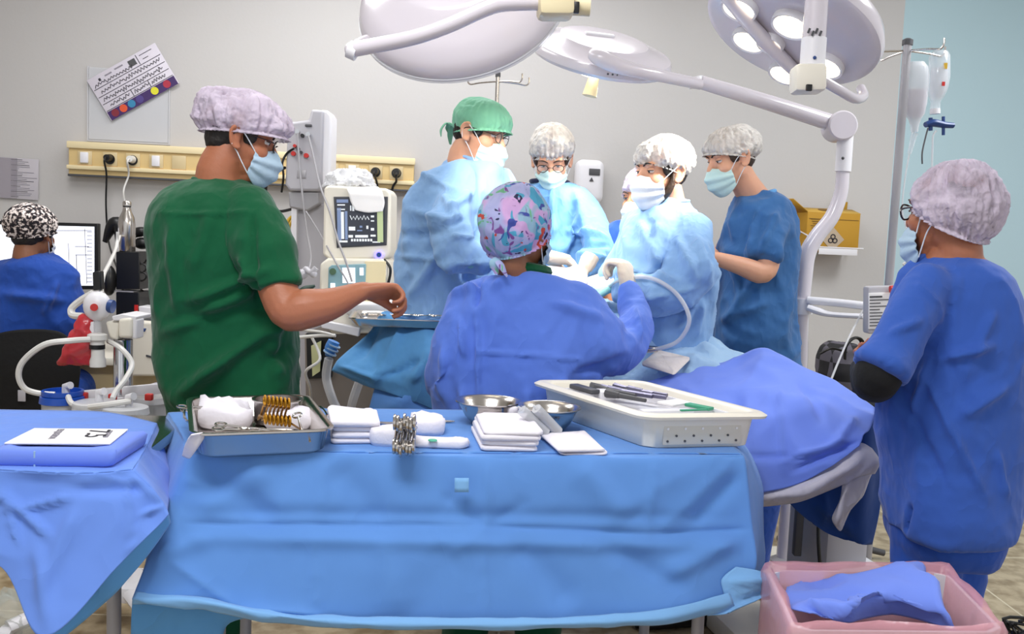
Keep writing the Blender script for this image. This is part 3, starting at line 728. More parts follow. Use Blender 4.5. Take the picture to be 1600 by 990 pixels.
garment(mb, 'scrub_shirt', t, M['green'], .0085, 4, ((3, .030, 1, (1, 1, .5)), (7, .017, 1, (1, 1, .8)), (16, .004, 1, (1, 1, 1))),
    [(245, 335, 400, 335, 2.3, 4, 3), (395, 330, 400, 470, 2.25, 5, -9), (380, 400, 405, 445, 2.3, 5, 7), (300, 470, 420, 420, 2.3, 10, 9), (260, 520, 420, 440, 2.3, 12, 8), (265, 500, 440, 480, 2.3, 10, -7),
     (300, 600, 440, 500, 2.3, 14, 10), (340, 630, 450, 540, 2.3, 12, -8), (420, 480, 430, 600, 2.3, 12, 8), (360, 560, 280, 620, 2.3, 14, 6), (300, 430, 330, 330, 2.3, 14, 5), (270, 350, 280, 480, 2.3, 9, 5)], seed=3.1)
collar(t, neckring(at(347, 291, 2.45), S(43, 2.45), .066, 12, 8), M['green'], .007)
h.cap(t, M['capl'], (.0, 0, .056), (.140, .102, .090), .048, -.005, 30, .03, .010, 18, .93, seed=2.); h.hairback(t, M['hair'], -.05, shrink=.92); h.eyes(t, M['skint']); h.brows(t, M['hair']); h.mask(t, M['maskb']); h.glasses(t, M['specs'])
# --- left surgeon, green cap
t = thing('person', 'person in light blue gown, green tied cap and glasses leaning over the patient', 'person', V((at(700, 500, 3.1).x, 3.1, 0)))
h = Head(746, 210, 3.1, -22, 16, 0)
rings = [tsec(*a) for a in ((716, 768, 246, 3.12, .06), (696, 778, 256, 3.12, .10), (668, 788, 274, 3.12, .14), (645, 792, 300, 3.12, .165), (632, 794, 340, 3.12, .18), (624, 790, 390, 3.12, .185), (620, 782, 430, 3.12, .185), (618, 776, 490, 3.12, .18), (617, 780, 560, 3.12, .18), (615, 785, 700, 3.12, .18), (615, 785, 830, 3.12, .17))]
armr = chain([(728, 292, 3.0, 26), (716, 345, 2.92, 22), (722, 388, 2.86, 21), (758, 408, 2.86, 12)])
arml = chain([(775, 290, 3.25, 24), (800, 350, 3.3, 21), (828, 398, 3.3, 15), (842, 402, 3.3, 12)])
hp = legs_and_shoes(t, M['drapen'], V((-.36, 3.12, .75)), V((-.14, 3.12, .75)), .09, V((-.36, 3.14, 0)), V((-.12, 3.1, 0)), -10, M['black'], 5.2)
body(t, M['skinf'], h, rings, [armr, arml], at(740, 254, 3.12), (), hp, .006, .055)
mb = MB(); mb.loft(rings)
p, r = chain([(725, 288, 3.02, 32), (708, 340, 2.92, 33), (712, 385, 2.86, 30), (738, 403, 2.86, 19), (750, 408, 2.86, 15)]); mb.limb(p, r)
p, r = chain([(775, 290, 3.22, 30), (800, 345, 3.28, 28), (822, 395, 3.3, 20), (832, 400, 3.3, 16)]); mb.limb(p, r)
garment(mb, 'surgical_gown', t, M['gown'], .0095, 4, GN,
    [(625, 400, 770, 412, 2.9, 4, 4), (690, 300, 720, 350, 2.9, 8, 7), (650, 330, 715, 350, 2.9, 8, 6), (640, 370, 700, 360, 2.9, 8, -6), (690, 390, 640, 470, 2.9, 10, 8), (700, 400, 730, 460, 2.9, 9, 7), (650, 300, 640, 400, 2.9, 10, 5),
     (740, 410, 700, 480, 2.9, 9, -7), (735, 300, 700, 330, 2.9, 7, 6), (725, 345, 700, 352, 2.8, 5, -6), (735, 372, 705, 366, 2.8, 5, 5), (660, 275, 720, 300, 2.9, 6, 4)], seed=8.)
collar(t, neckring(at(742, 250, 3.12), S(30, 3.1), .062, 14, -10), M['gown'], .006)
glove(t, at(760, 409, 2.86), (.95, .1, -.2), (-.2, .2, -.9), M['glovet'], k=.92, curl=(14, 16, 10), thumb=20, side=-1, spread=2)
glove(t, at(842, 398, 3.28), (.93, -.05, -.12), (.1, -.2, -1), M['glove'], k=1.3, curl=(34, 48, 30), thumb=30, side=1)
h.hairback(t, M['hair'], -.045, shrink=.94)
h.cap(t, M['capg'], (.004, 0, .046), (.112, .088, .088), .046, -.022, 20, .006, .004, 12, .985, seed=4.); h.eyes(t, M['skinf']); h.brows(t, M['hairb']); h.mask(t, M['mask'], drop=.006); h.glasses(t, M['specs'])
mb = MB()
for a, b, c_ in ((.0, .05, -.02), (.02, .035, -.05), (-.02, .04, -.035)):
    mb.tube([h(-.095, a, .0), h(-.118, a * 1.4, .012 + c_ * .2), h(-.125, a * 2, c_ * .6), h(-.115, a * 2.2, c_ * 1.3)], [.004, .014, .012, .004], 8, 4, flat=.25)
mb.build('cap_ties', t, M['capg'])
# --- woman at the back, facing us
t = thing('person', 'person in sky blue gown and white cap facing forward behind the patient', 'person', V((at(860, 500, 3.75).x, 3.75, 0)))
h = Head(862, 251, 3.7, -94, 30, 2, .93)
rings = [tsec(*a) for a in ((836, 880, 284, 3.75, .06), (824, 892, 289, 3.75, .085), (806, 908, 298, 3.75, .11), (794, 920, 314, 3.75, .125), (788, 928, 345, 3.75, .135), (786, 930, 390, 3.75, .14), (786, 930, 450, 3.75, .14), (784, 932, 540, 3.75, .14), (784, 934, 640, 3.75, .14), (784, 934, 740, 3.75, .14))]
aL = chain([(908, 318, 3.7, 17), (932, 380, 3.6, 14), (912, 424, 3.42, 10)]); aR = chain([(806, 318, 3.7, 17), (790, 385, 3.6, 14), (835, 425, 3.42, 10)])
hp = legs_and_shoes(t, M['drapen'], V((.05, 3.75, .75)), V((.25, 3.75, .75)), .08, V((.04, 3.75, 0)), V((.26, 3.75, 0)), -90, M['black'], 6.2)
body(t, M['skinf'], h, rings, [aL, aR], at(860, 286, 3.75), (), hp, .006, .048)
mb = MB(); mb.loft(rings)
p, r = chain([(903, 318, 3.68, 22), (928, 360, 3.62, 25), (935, 390, 3.55, 25), (918, 415, 3.45, 17), (913, 423, 3.42, 13)]); mb.limb(p, r)
p, r = chain([(812, 318, 3.68, 22), (790, 370, 3.6, 24), (805, 405, 3.5, 20), (832, 422, 3.42, 14)]); mb.limb(p, r)
garment(mb, 'surgical_gown', t, M['gown2'], .0095, 4, ((4.5, .024, 1, (1, 1, .7)), (10, .013, 1, (1, 1, 1))),
    [(861, 292, 868, 400, 3.5, 3, 4), (900, 300, 925, 380, 3.4, 7, 5), (885, 360, 945, 372, 3.4, 5, 6), (890, 385, 950, 385, 3.4, 4, -6), (895, 400, 945, 405, 3.4, 5, 6), (905, 340, 880, 400, 3.4, 7, 6), (820, 310, 835, 380, 3.5, 6, 4)], seed=11.)
collar(t, neckring(at(859, 284, 3.73), S(29, 3.7), .075, 0, 0), M['navycol'], .009, 'undershirt_collar')
glove(t, at(912, 424, 3.40), (-.35, -.35, -.8), (-.6, -.3, .3), M['glove'], k=.95, curl=(30, 40, 30), side=1)
h.cap(t, M['capw'], (-.008, 0, .066), (.102, .096, .104), .052, -.03, 22, .045, .006, 10, .88, seed=6.); h.hairback(t, M['hairb'], -.03, shrink=.96); h.eyes(t, M['skinf']); h.brows(t, M['hairb']); h.mask(t, M['mask']); h.glasses(t, M['specs'])
# --- person half hidden behind the right surgeon
t = thing('person', 'person in navy scrubs and grey cap mostly hidden behind the bearded surgeon', 'person', V((at(1000, 500, 3.6).x, 3.6, 0)))
h = Head(1006, 312, 3.6, -135, 8, 0, .93)
rings = [tsec(*a) for a in ((995, 1032, 342, 3.65, .055), (975, 1045, 352, 3.65, .09), (958, 1055, 366, 3.65, .11), (948, 1060, 390, 3.65, .12), (944, 1060, 430, 3.65, .12), (944, 1060, 500, 3.65, .12), (946, 1060, 640, 3.65, .12))]
hp = legs_and_shoes(t, M['scrubn'], at(985, 640, 3.65), at(1025, 640, 3.65), .08, V((.48, 3.65, 0)), V((.62, 3.65, 0)), -120, M['black'], 6.9)
body(t, M['skinm'], h, rings, [chain([(965, 375, 3.6, 16), (950, 440, 3.58, 13), (960, 490, 3.55, 10)])], at(1012, 345, 3.65), [dict(wr=at(960, 490, 3.55), d=(.5, -.4, -.6), nrm=(.3, .6, -.2), k=.9)], hp, .007, .048)
mb = MB(); mb.loft(rings); p, r = chain([(968, 372, 3.6, 22), (955, 410, 3.58, 22), (950, 440, 3.57, 20)]); mb.limb(p, r)
garment(mb, 'scrub_shirt', t, M['scrubn'], .01, 4, GN, seed=12.)
h.cap(t, M['capl'], (-.01, 0, .03), (.105, .092, .11), .05, -.06, 24, .02, .008, 14, .93, seed=7.); h.hairback(t, M['hair'], -.04); h.eyes(t, M['skinm']); h.brows(t, M['hair']); h.mask(t, M['maskw'])
# --- right surgeon
t = thing('person', 'bearded person in pale blue gown and white mask standing right of the field', 'person', V((at(1055, 500, 3.12).x, 3.12, 0)))
h = Head(1035, 273, 3.1, -150, 6, 0, .97)
rings = [tsec(*a) for a in ((1022, 1070, 314, 3.12, .06), (1006, 1080, 325, 3.12, .09), (990, 1092, 340, 3.12, .125), (978, 1102, 360, 3.12, .15), (968, 1110, 390, 3.12, .165), (964, 1115, 425, 3.12, .17), (970, 1117, 465, 3.12, .17), (985, 1114, 500, 3.12, .165), (995, 1112, 540, 3.12, .165), (995, 1114, 640, 3.12, .165), (995, 1114, 800, 3.12, .16))]
a1 = chain([(1085, 358, 3.0, 26), (1078, 430, 2.92, 22), (1030, 462, 2.9, 18), (975, 452, 2.95, 13)]); a2 = chain([(992, 355, 3.25, 24), (972, 415, 3.28, 20), (945, 432, 3.25, 13)])
hp = legs_and_shoes(t, M['drapen'], V((.48, 3.12, .75)), V((.68, 3.12, .75)), .085, V((.48, 3.14, 0)), V((.66, 3.1, 0)), 190, M['black'], 7.7)
body(t, M['skinf'], h, rings, [a1, a2], at(1044, 322, 3.12), (), hp, .006, .055)
mb = MB(); mb.loft(rings)
p, r = chain([(1078, 360, 3.02, 33), (1080, 410, 2.94, 36), (1066, 450, 2.9, 36), (1020, 462, 2.9, 31), (985, 455, 2.94, 22), (972, 450, 2.96, 17)]); mb.limb(p, r)
p, r = chain([(995, 358, 3.22, 28), (975, 405, 3.26, 28), (952, 428, 3.25, 18)]); mb.limb(p, r)
garment(mb, 'surgical_gown', t, M['gown'], .0095, 4, GN,
    [(1030, 345, 1020, 420, 2.9, 8, 6), (1000, 350, 1030, 410, 2.9, 9, 5), (1060, 370, 1085, 440, 2.8, 7, 7), (1090, 370, 1105, 440, 2.8, 6, 6), (990, 420, 1060, 438, 2.8, 5, 6), (1000, 470, 1090, 450, 2.8, 7, 7), (1020, 485, 1080, 480, 2.8, 6, -7),
     (1085, 470, 1060, 520, 2.8, 8, 7), (1070, 470, 1010, 430, 2.8, 6, -5), (1040, 400, 1000, 440, 2.9, 7, 5), (1095, 470, 1085, 530, 2.8, 6, 6)], seed=14.)
collar(t, neckring(at(1046, 318, 3.12), S(30, 3.1), .066, -10, 0), M['gown'], .006)
mb = MB()
for sy in (-1, 1): mb.tube([h(.012, sy * .072, .0), h(.016, sy * .070, -.03), h(.03, sy * .062, -.06), h(.045, sy * .045, -.085)], [.008, .014, .017, .014], 10, 4, flat=.8)
mb.build('beard', t, M['hairb'])
glove(t, at(962, 448, 2.98), (-.9, .25, -.2), (.1, .1, -1), M['glovet'], k=.95, curl=(25, 35, 25), side=1)
glove(t, at(944, 433, 3.25), (-.9, .0, -.3), (.1, .1, -1), M['glove'], k=.95, curl=(25, 35, 25), side=-1)
h.cap(t, M['capw'], (-.012, 0, .055), (.113, .094, .084), .048, -.035, 28, .03, .007, 15, .92, seed=9.); h.hairback(t, M['hair'], -.04, shrink=.98); h.eyes(t, M['skinf']); h.brows(t, M['hair']); h.mask(t, M['maskw'], wide=1.03)
# --- young man in steel blue scrubs
t = thing('person', 'person in short sleeved steel blue scrubs looking down behind the pale blue gown', 'person', V((at(1180, 500, 3.5).x, 3.5, 0)))
h = Head(1144, 249, 3.45, -162, 20, 0, .97)
rings = [tsec(*a) for a in ((1166, 1208, 302, 3.5, .055), (1154, 1220, 311, 3.5, .09), (1142, 1231, 326, 3.5, .12), (1134, 1238, 350, 3.5, .14), (1128, 1242, 390, 3.5, .15), (1125, 1243, 430, 3.5, .15), (1118, 1243, 480, 3.5, .15), (1114, 1243, 530, 3.5, .15), (1113, 1244, 580, 3.5, .15), (1116, 1244, 640, 3.5, .15))]
a1 = chain([(1212, 345, 3.42, 19), (1204, 395, 3.36, 17), (1192, 425, 3.32, 18), (1160, 416, 3.3, 15), (1120, 404, 3.28, 11), (1106, 402, 3.28, 10)])
hp = legs_and_shoes(t, M['scrubn'], V((.86, 3.5, .78)), V((1.05, 3.5, .78)), .095, V((.78, 3.4, 0)), V((1.02, 3.55, 0)), 190, M['black'], 9.7)
body(t, M['skinf'], h, rings, [a1, chain([(1150, 345, 3.6, 18), (1125, 400, 3.55, 15), (1095, 402, 3.5, 10)])], at(1184, 306, 3.5), [dict(wr=at(1108, 402, 3.28), d=(-.95, -.1, 0), nrm=(0, .6, -.8), k=.95)], hp, .0055, .052)
mb = MB(); mb.loft(rings)
p, r = chain([(1206, 335, 3.44, 26), (1203, 365, 3.38, 28), (1197, 395, 3.34, 25), (1195, 404, 3.33, 25)]); mb.ball(p[0], r[0]); mb.tube(p, r, 16, 4)
garment(mb, 'scrub_shirt', t, M['scrubb'], .0095, 4, GN, [(1185, 330, 1175, 400, 3.2, 5, 6), (1215, 330, 1190, 390, 3.2, 6, 6), (1140, 400, 1160, 480, 3.2, 8, 5), (1180, 430, 1140, 500, 3.2, 9, 6), (1150, 330, 1150, 380, 3.2, 6, 4), (1130, 500, 1200, 470, 3.2, 9, 5)], seed=16.)
collar(t, neckring(at(1187, 306, 3.5), S(24, 3.5), .06, -22, 0), M['drapem'], .008)
h.cap(t, M['capw'], (-.012, 0, .045), (.124, .094, .084), .056, -.040, 30, .03, .008, 16, .92, seed=12.); h.hairback(t, M['hairb'], -.05, shrink=.97); h.eyes(t, M['skinf']); h.brows(t, M['hairb']); h.mask(t, M['mask'], drop=.008)
# --- scrub nurse, back to us
t = thing('person', 'person seen from behind in royal blue gown and floral cap reaching forward', 'person', V((at(800, 500, 2.6).x, 2.6, 0)))
h = Head(812, 360, 2.55, 52, 5, 0, .97)
rings = [tsec(*a) for a in ((792, 846, 424, 2.58, .055), (772, 862, 431, 2.58, .08), (738, 890, 441, 2.58, .105), (714, 916, 456, 2.58, .125), (698, 934, 482, 2.58, .145), (690, 942, 520, 2.58, .155), (685, 940, 560, 2.58, .16), (680, 932, 610, 2.58, .165), (676, 928, 660, 2.58, .17), (670, 935, 760, 2.58, .18), (668, 940, 860, 2.58, .18))]
a1 = chain([(900, 478, 2.55, 28), (940, 540, 2.56, 26), (975, 545, 2.66, 22), (990, 500, 2.78, 19), (985, 462, 2.86, 14)]); a2 = chain([(722, 485, 2.55, 28), (700, 560, 2.6, 24), (745, 600, 2.85, 16)])
hp = legs_and_shoes(t, M['greend'], V((-.1, 2.6, .7)), V((.1, 2.6, .7)), .09, V((-.1, 2.6, 0)), V((.12, 2.6, 0)), 80, M['black'], 10.7)
body(t, M['skind'], h, rings, [a1, a2], at(824, 428, 2.58), [dict(wr=at(745, 600, 2.85), d=(.3, .9, 0), nrm=(0, 0, -1), k=.9)], hp, .006, .046)
mb = MB(); mb.loft(rings)
p, r = chain([(895, 475, 2.56, 36), (930, 530, 2.54, 46), (968, 545, 2.62, 38), (992, 508, 2.74, 31), (988, 478, 2.82, 25), (985, 462, 2.85, 19)]); mb.limb(p, r)
p, r = chain([(725, 485, 2.55, 36), (702, 550, 2.52, 34), (706, 600, 2.62, 30), (745, 605, 2.82, 20)]); mb.limb(p, r)
garment(mb, 'surgical_gown', t, M['gownr'], .0085, 4, ((3.2, .03, 1, (1, 1, .6)), (7, .017, 1, (1, 1, .8)), (16, .004, 1, (1, 1, 1))),
    [(752, 440, 745, 480, 2.4, 5, -9), (745, 480, 748, 640, 2.4, 4, 5), (748, 550, 905, 560, 2.4, 3, 4), (720, 500, 730, 560, 2.4, 5, 6), (690, 540, 700, 630, 2.4, 8, 7), (720, 600, 740, 680, 2.4, 8, 7), (975, 500, 985, 540, 2.4, 7, -8), (990, 480, 1000, 530, 2.4, 5, 7),
     (900, 580, 975, 560, 2.4, 8, -8), (770, 455, 800, 437, 2.4, 6, 6), (820, 600, 830, 680, 2.4, 10, 6), (880, 590, 860, 680, 2.4, 9, 7), (860, 470, 940, 500, 2.4, 9, 6), (700, 460, 760, 450, 2.4, 5, 6)], seed=21.)
collar(t, neckring(at(819, 419, 2.58), S(35, 2.58), .062, 8, 20), M['green'], .019, 'undershirt_collar')
glove(t, at(984, 460, 2.87), (-.2, .2, .93), (-.8, .5, -.1), M['glove'], k=1.18, curl=(58, 66, 40), thumb=35, side=-1, rw=.03)
h.hairback(t, M['hair'], -.045, shrink=.95)
h.cap(t, M['floral'], (-.022, .004, .016), (.114, .103, .118), .022, -.120, 22, .012, .005, 10, .95, seed=15., nm='floral_cap'); h.mask(t, M['maskb']); h.eyes(t, M['skind'])
mb = MB(); mb.tube([h(-.10, .0, -.09), h(-.115, -.01, -.105), h(-.105, -.015, -.135)], [.006, .014, .005], 8, 4, flat=.4); mb.tube([h(-.10, 0, -.09), h(-.11, -.03, -.11), h(-.095, -.045, -.14)], [.006, .013, .004], 8, 4, flat=.4); mb.build('cap_ties', t, M['floral'])
# --- seated person at the computer
t = thing('person', 'person seated at the computer in blue scrubs and spotted cap', 'person', V((at(45, 500, 3.75).x, 3.75, 0)))
h = Head(50, 366, 3.72, 82, 8, 0, .95)
rings = [tsec(*a) for a in ((26, 76, 400, 3.72, .055), (10, 88, 406, 3.72, .08), (-10, 104, 417, 3.72, .105), (-24, 115, 435, 3.72, .12), (-30, 121, 465, 3.72, .13), (-30, 120, 500, 3.72, .13), (-26, 114, 560, 3.72, .13), (-24, 112, 600, 3.74, .14), (-24, 112, 628, 3.78, .15))]
sp = at(44, 625, 3.78)
lg = [([sp + V((sx * .1, .1, 0)), sp + V((sx * .1, .42, .02)), sp + V((sx * .1, .40, -sp.z + .09))], [.075, .06, .04]) for sx in (-1, 1)]
a_ = [chain([(100, 440, 3.72, 18), (104, 500, 3.85, 16), (95, 505, 4.02, 12)]), chain([(-12, 440, 3.72, 18), (-18, 500, 3.85, 16), (0, 505, 4.02, 12)])]
body(t, M['skind'], h, rings, a_, at(50, 402, 3.72), [dict(wr=at(95, 505, 4.02), d=(-.3, .9, -.1), nrm=(0, 0, -1), k=.9), dict(wr=at(0, 505, 4.02), d=(.3, .9, -.1), nrm=(0, 0, -1), k=.9, side=-1)], lg, .007, .05)
mb = MB(); mb.loft(rings)
for ch in ([(98, 436, 3.72, 24), (106, 470, 3.76, 23), (104, 500, 3.86, 21)], [(-8, 436, 3.72, 24), (-18, 470, 3.76, 23), (-14, 500, 3.86, 21)]):
    p, r = chain(ch); mb.limb(p, r)
garment(mb, 'scrub_shirt', t, M['scrubn'], .01, 4, GN, [(10, 460, 100, 470, 3.5, 8, 5), (90, 440, 70, 490, 3.5, 7, 6)], seed=31.)
mb = MB()
for p, r in lg: mb.limb(p, [r[0] * 1.2, r[1] * 1.25, r[2] * 1.7], 14, 4)
garment(mb, 'trousers', t, M['scrubn'], .012, 4, seed=32.)
for sx in (-1, 1): shoe(t, V((sp.x + sx * .1, sp.y + .42, 0)), 90, M['black'])
collar(t, neckring(at(51, 403, 3.72), S(27, 3.72), .06), M['scrubn'], .007)
h.hairback(t, M['hair'], -.06, shrink=1.0); h.cap(t, M['leopard'], (-.018, 0, .042), (.112, .106, .09), .04, -.035, 26, .012, .006, 12, .93, seed=17., nm='spotted_cap'); h.mask(t, M['maskw'])
# --- young woman at the right, nearest us
t = thing('person', 'person in royal blue scrubs over black sleeves beside the drip stand', 'person', V((at(1490, 600, 2.1).x, 2.1, 0)))
h = Head(1484, 334, 2.12, 124, 4, 0, .92)
rings = [tsec(*a) for a in ((1458, 1516, 394, 2.12, .055), (1446, 1535, 400, 2.12, .08), (1430, 1560, 412, 2.12, .11), (1416, 1577, 430, 2.12, .13), (1406, 1588, 460, 2.12, .145), (1396, 1596, 510, 2.12, .155), (1388, 1600, 570, 2.12, .16), (1382, 1600, 640, 2.12, .165), (1379, 1595, 700, 2.12, .165), (1381, 1588, 760, 2.12, .165), (1383, 1580, 790, 2.12, .165), (1387, 1572, 822, 2.12, .16))]
a1 = chain([(1440, 460, 2.02, 36), (1408, 520, 1.98, 33), (1372, 588, 1.96, 32), (1366, 588, 2.1, 30), (1362, 575, 2.25, 24), (1385, 560, 2.4, 18)])
a2 = chain([(1560, 460, 2.22, 34), (1480, 560, 2.35, 30), (1400, 590, 2.42, 24), (1395, 585, 2.42, 18)])
hipz = .80
hp = legs_and_shoes(t, M['scrubt'], V((at(1446, 830, 2.12).x, 2.13, .72)), V((at(1512, 830, 2.12).x, 2.17, .72)), .08, V((at(1442, 830, 2.12).x + .03, 2.04, 0)), V((at(1512, 830, 2.12).x + .01, 2.2, 0)), 160, M['black'], 19.7,
    [tsec(1394, 1560, 780, 2.12, .15), tsec(1394, 1558, 840, 2.12, .14), tsec(1410, 1550, 870, 2.12, .12)])
body(t, M['skint'], h, rings, [a1, a2], at(1484, 396, 2.12), [dict(wr=at(1385, 560, 2.4), d=(.9, .2, .1), nrm=(0, -.3, -1), k=.9), dict(wr=at(1395, 585, 2.42), d=(-.5, .2, .5), nrm=(0, -1, 0), k=.9, side=-1)], hp, .0055, .05)
mb = MB(); mb.loft(rings)
p, r = chain([(1448, 446, 2.03, 42), (1425, 490, 2.0, 46), (1398, 540, 1.97, 44), (1376, 577, 1.95, 42)]); mb.ball(p[0], r[0]); mb.tube(p, r, 20, 4)
garment(mb, 'scrub_shirt', t, M['scrubr'], .0075, 4, ((2.8, .032, 1, (1, 1, .5)), (6, .017, 1, (1, 1, .8)), (15, .004, 1, (1, 1, 1))),
    [(1430, 440, 1482, 480, 1.9, 3, 3), (1482, 480, 1470, 520, 1.9, 4, 5), (1560, 540, 1470, 560, 1.9, 10, 8), (1575, 560, 1490, 620, 1.9, 12, -7), (1580, 600, 1500, 650, 1.9, 12, 8), (1440, 580, 1540, 780, 1.9, 8, 6), (1400, 600, 1480, 760, 1.9, 8, -6),
     (1560, 480, 1520, 560, 1.9, 12, 6), (1450, 560, 1420, 660, 1.9, 8, 7), (1480, 560, 1520, 640, 1.9, 9, -6), (1500, 420, 1490, 520, 1.9, 12, 5), (1425, 790, 1418, 830, 1.9, 4, -9), (1560, 700, 1575, 780, 1.9, 9, 6), (1390, 520, 1440, 500, 1.9, 8, 5)], seed=41.)
mb = MB(); p, r = chain([(1394, 550, 1.97, 34), (1370, 588, 1.96, 34), (1366, 590, 2.1, 34), (1362, 578, 2.25, 28), (1385, 562, 2.38, 20)]); mb.limb(p, r)
p, r = chain([(1470, 570, 2.33, 32), (1400, 592, 2.42, 26)]); mb.limb(p, r, spline=0)
garment(mb, 'black_undersleeves', t, M['blackf'], .008, 4, ((9, .006, 1, (1, 1, 1)),), seed=42.)
collar(t, neckring(at(1486, 394, 2.12), S(29, 2.12), .06, -14, 0), M['scrubr'], .007)
h.hairback(t, M['hair'], -.06, shrink=1.0)
h.cap(t, M['capl'], (-.022, .0, .020), (.108, .108, .120), .030, -.098, 26, .03, .010, 17, .92, seed=21.); h.eyes(t, M['skint']); h.brows(t, M['hair']); h.mask(t, M['maskb'], drop=.026); h.glasses(t, M['specs'], 1.15, .0024)
# ------------------------------------------------------------------ instrument table in front and what lies on it
TZ = .9
FL_ = V((-.64, 1.76, 0)); TU = V((.989, .145, 0)).normalized(); TV = V((-.145, .989, 0)).normalized(); TANG = math.degrees(math.atan2(TU.y, TU.x))
def TT(a, b, z=TZ): return FL_ + TU * a + TV * b + V((0, 0, z))
def ont(px, py, z=TZ): return atz(px, py, z)
def table_frame(name, label, o, L, W, ang, h, topm, legm, caster=True, thick=.025):
    t = thing(name, label, 'table', o); R = rotm(0, 0, ang); q = lambda x, y, z: o + R @ V((x, y, z))
    mb = MB(); mb.box(q(L / 2, W / 2, h - thick / 2), (L, W, thick), R, bev=.004); mb.build('table_top', t, topm)
    for sx in (.06, L - .06):
        for sy in (.05, W - .05):
            mb = MB(); mb.cyl(q(sx, sy, .06), q(sx, sy, h - thick), .014); lg = mb.build('leg', t, legm)
            mb = MB(); mb.tube([q(sx - .013, sy, .032), q(sx + .013, sy, .032)], .032, 20); mb.box(q(sx, sy, .055), (.036, .03, .03), R, bev=.006); mb.build('caster', lg, M['black'])
    mb = MB(); mb.tube([q(.06, .05, .25), q(L - .06, .05, .25)], .009); mb.tube([q(.06, W - .05, .25), q(L - .06, W - .05, .25)], .009)
    mb.box(q(L / 2, W / 2, .245), (L - .1, W - .08, .012), R); mb.build('lower_shelf', t, topm); return t
table_frame('instrument_table', 'long steel instrument table covered by the blue drape at the front', FL_, 1.17, .49, TANG, TZ - .008, M['steel'], M['grey'])
def multi(Gs, name, mt, noises, folds, seed, parent=None, solid=.0022):
    mb = MB()
    for gi, G in enumerate(Gs):
        G = np.array(G); N = grid_normals(G); sh = G.shape[:2]
        if (N[:, :, 1] - N[:, :, 2]).mean() > 0: N = -N
        co = G.reshape(-1, 3); no = N.reshape(-1, 3); amp = np.zeros(len(co))
        i_, j_ = np.meshgrid(np.arange(sh[0]), np.arange(sh[1]), indexing='ij')
        for i, (sc, am, rd, st) in enumerate(noises): amp += am * nz(co, sc, seed + i * 7.3, bool(rd), st)
        flat = np.clip((no[:, 2] - .75) * 5, 0, 1); amp = amp * (1 - flat) + .0 * flat if name.endswith('table_drape') or 'side_table' in name else amp
        if name == 'table_drape': amp = np.maximum(amp, -.004)
        amp = fold(co, no, folds, amp)
        if len(Gs) > 1 and 'drape' in name:
            tj = np.clip(np.minimum(j_, sh[1] - 1 - j_) / 4, 0, 1); ti = np.clip(i_ / 4, 0, 1) if gi == 1 else np.clip(np.minimum(i_, sh[0] - 1 - i_) / 4, 0, 1); amp = amp * (tj * ti).reshape(-1)
        co = co + no * amp[:, None]; mb.grid(co.reshape(sh[0], sh[1], 3))
    return mb.build(name, parent, mt, ang=180, solid=solid, loc=None if parent else tuple(mb.v[0]), merge=True)
def W_(row, z): return [atz(a, b, z) for a, b in row]
def A_(row): return [at(*q) for q in row]
zt = TZ + .002
top = [W_(((262, 645), (400, 640), (560, 639), (720, 641), (880, 643), (1000, 646), (1098, 652)), zt), W_(((281, 675), (415, 671), (570, 671), (725, 672), (880, 674), (1010, 676), (1130, 682)), zt),
       W_(((294, 704), (430, 706), (580, 707), (730, 708), (880, 709), (1020, 709), (1160, 710)), zt)]
front = [top[2], A_(((291, 722, 1.745), (430, 724, 1.775), (580, 724, 1.795), (730, 724, 1.82), (880, 724, 1.845), (1020, 724, 1.87), (1165, 724, 1.92))),
         A_(((262, 800, 1.70), (410, 805, 1.735), (575, 812, 1.76), (740, 818, 1.78), (890, 822, 1.81), (1035, 825, 1.84), (1174, 815, 1.89))),
         A_(((228, 880, 1.64), (390, 885, 1.69), (570, 893, 1.72), (750, 900, 1.75), (900, 900, 1.78), (1040, 900, 1.81), (1182, 880, 1.86))),
         A_(((206, 936, 1.60), (370, 955, 1.65), (560, 972, 1.69), (750, 975, 1.72), (900, 972, 1.75), (1040, 962, 1.78), (1166, 928, 1.85)))]
left = [[top[0][0], top[1][0], top[2][0]], [at(240, 700, 2.11), at(258, 716, 1.92), front[1][0]], [at(246, 780, 2.08), at(248, 792, 1.88), front[2][0]], [at(250, 840, 2.06), at(240, 862, 1.84), front[3][0]], [at(255, 880, 2.05), at(236, 912, 1.80), front[4][0]]]
right = [[top[2][6], top[1][6], top[0][6]], [front[1][6], at(1172, 712, 2.1), at(1160, 690, 2.32)], [front[2][6], at(1190, 790, 2.1), at(1190, 750, 2.3)], [front[3][6], at(1193, 840, 2.1), at(1193, 800, 2.3)], [front[4][6], at(1194, 880, 2.08), at(1194, 850, 2.28)]]
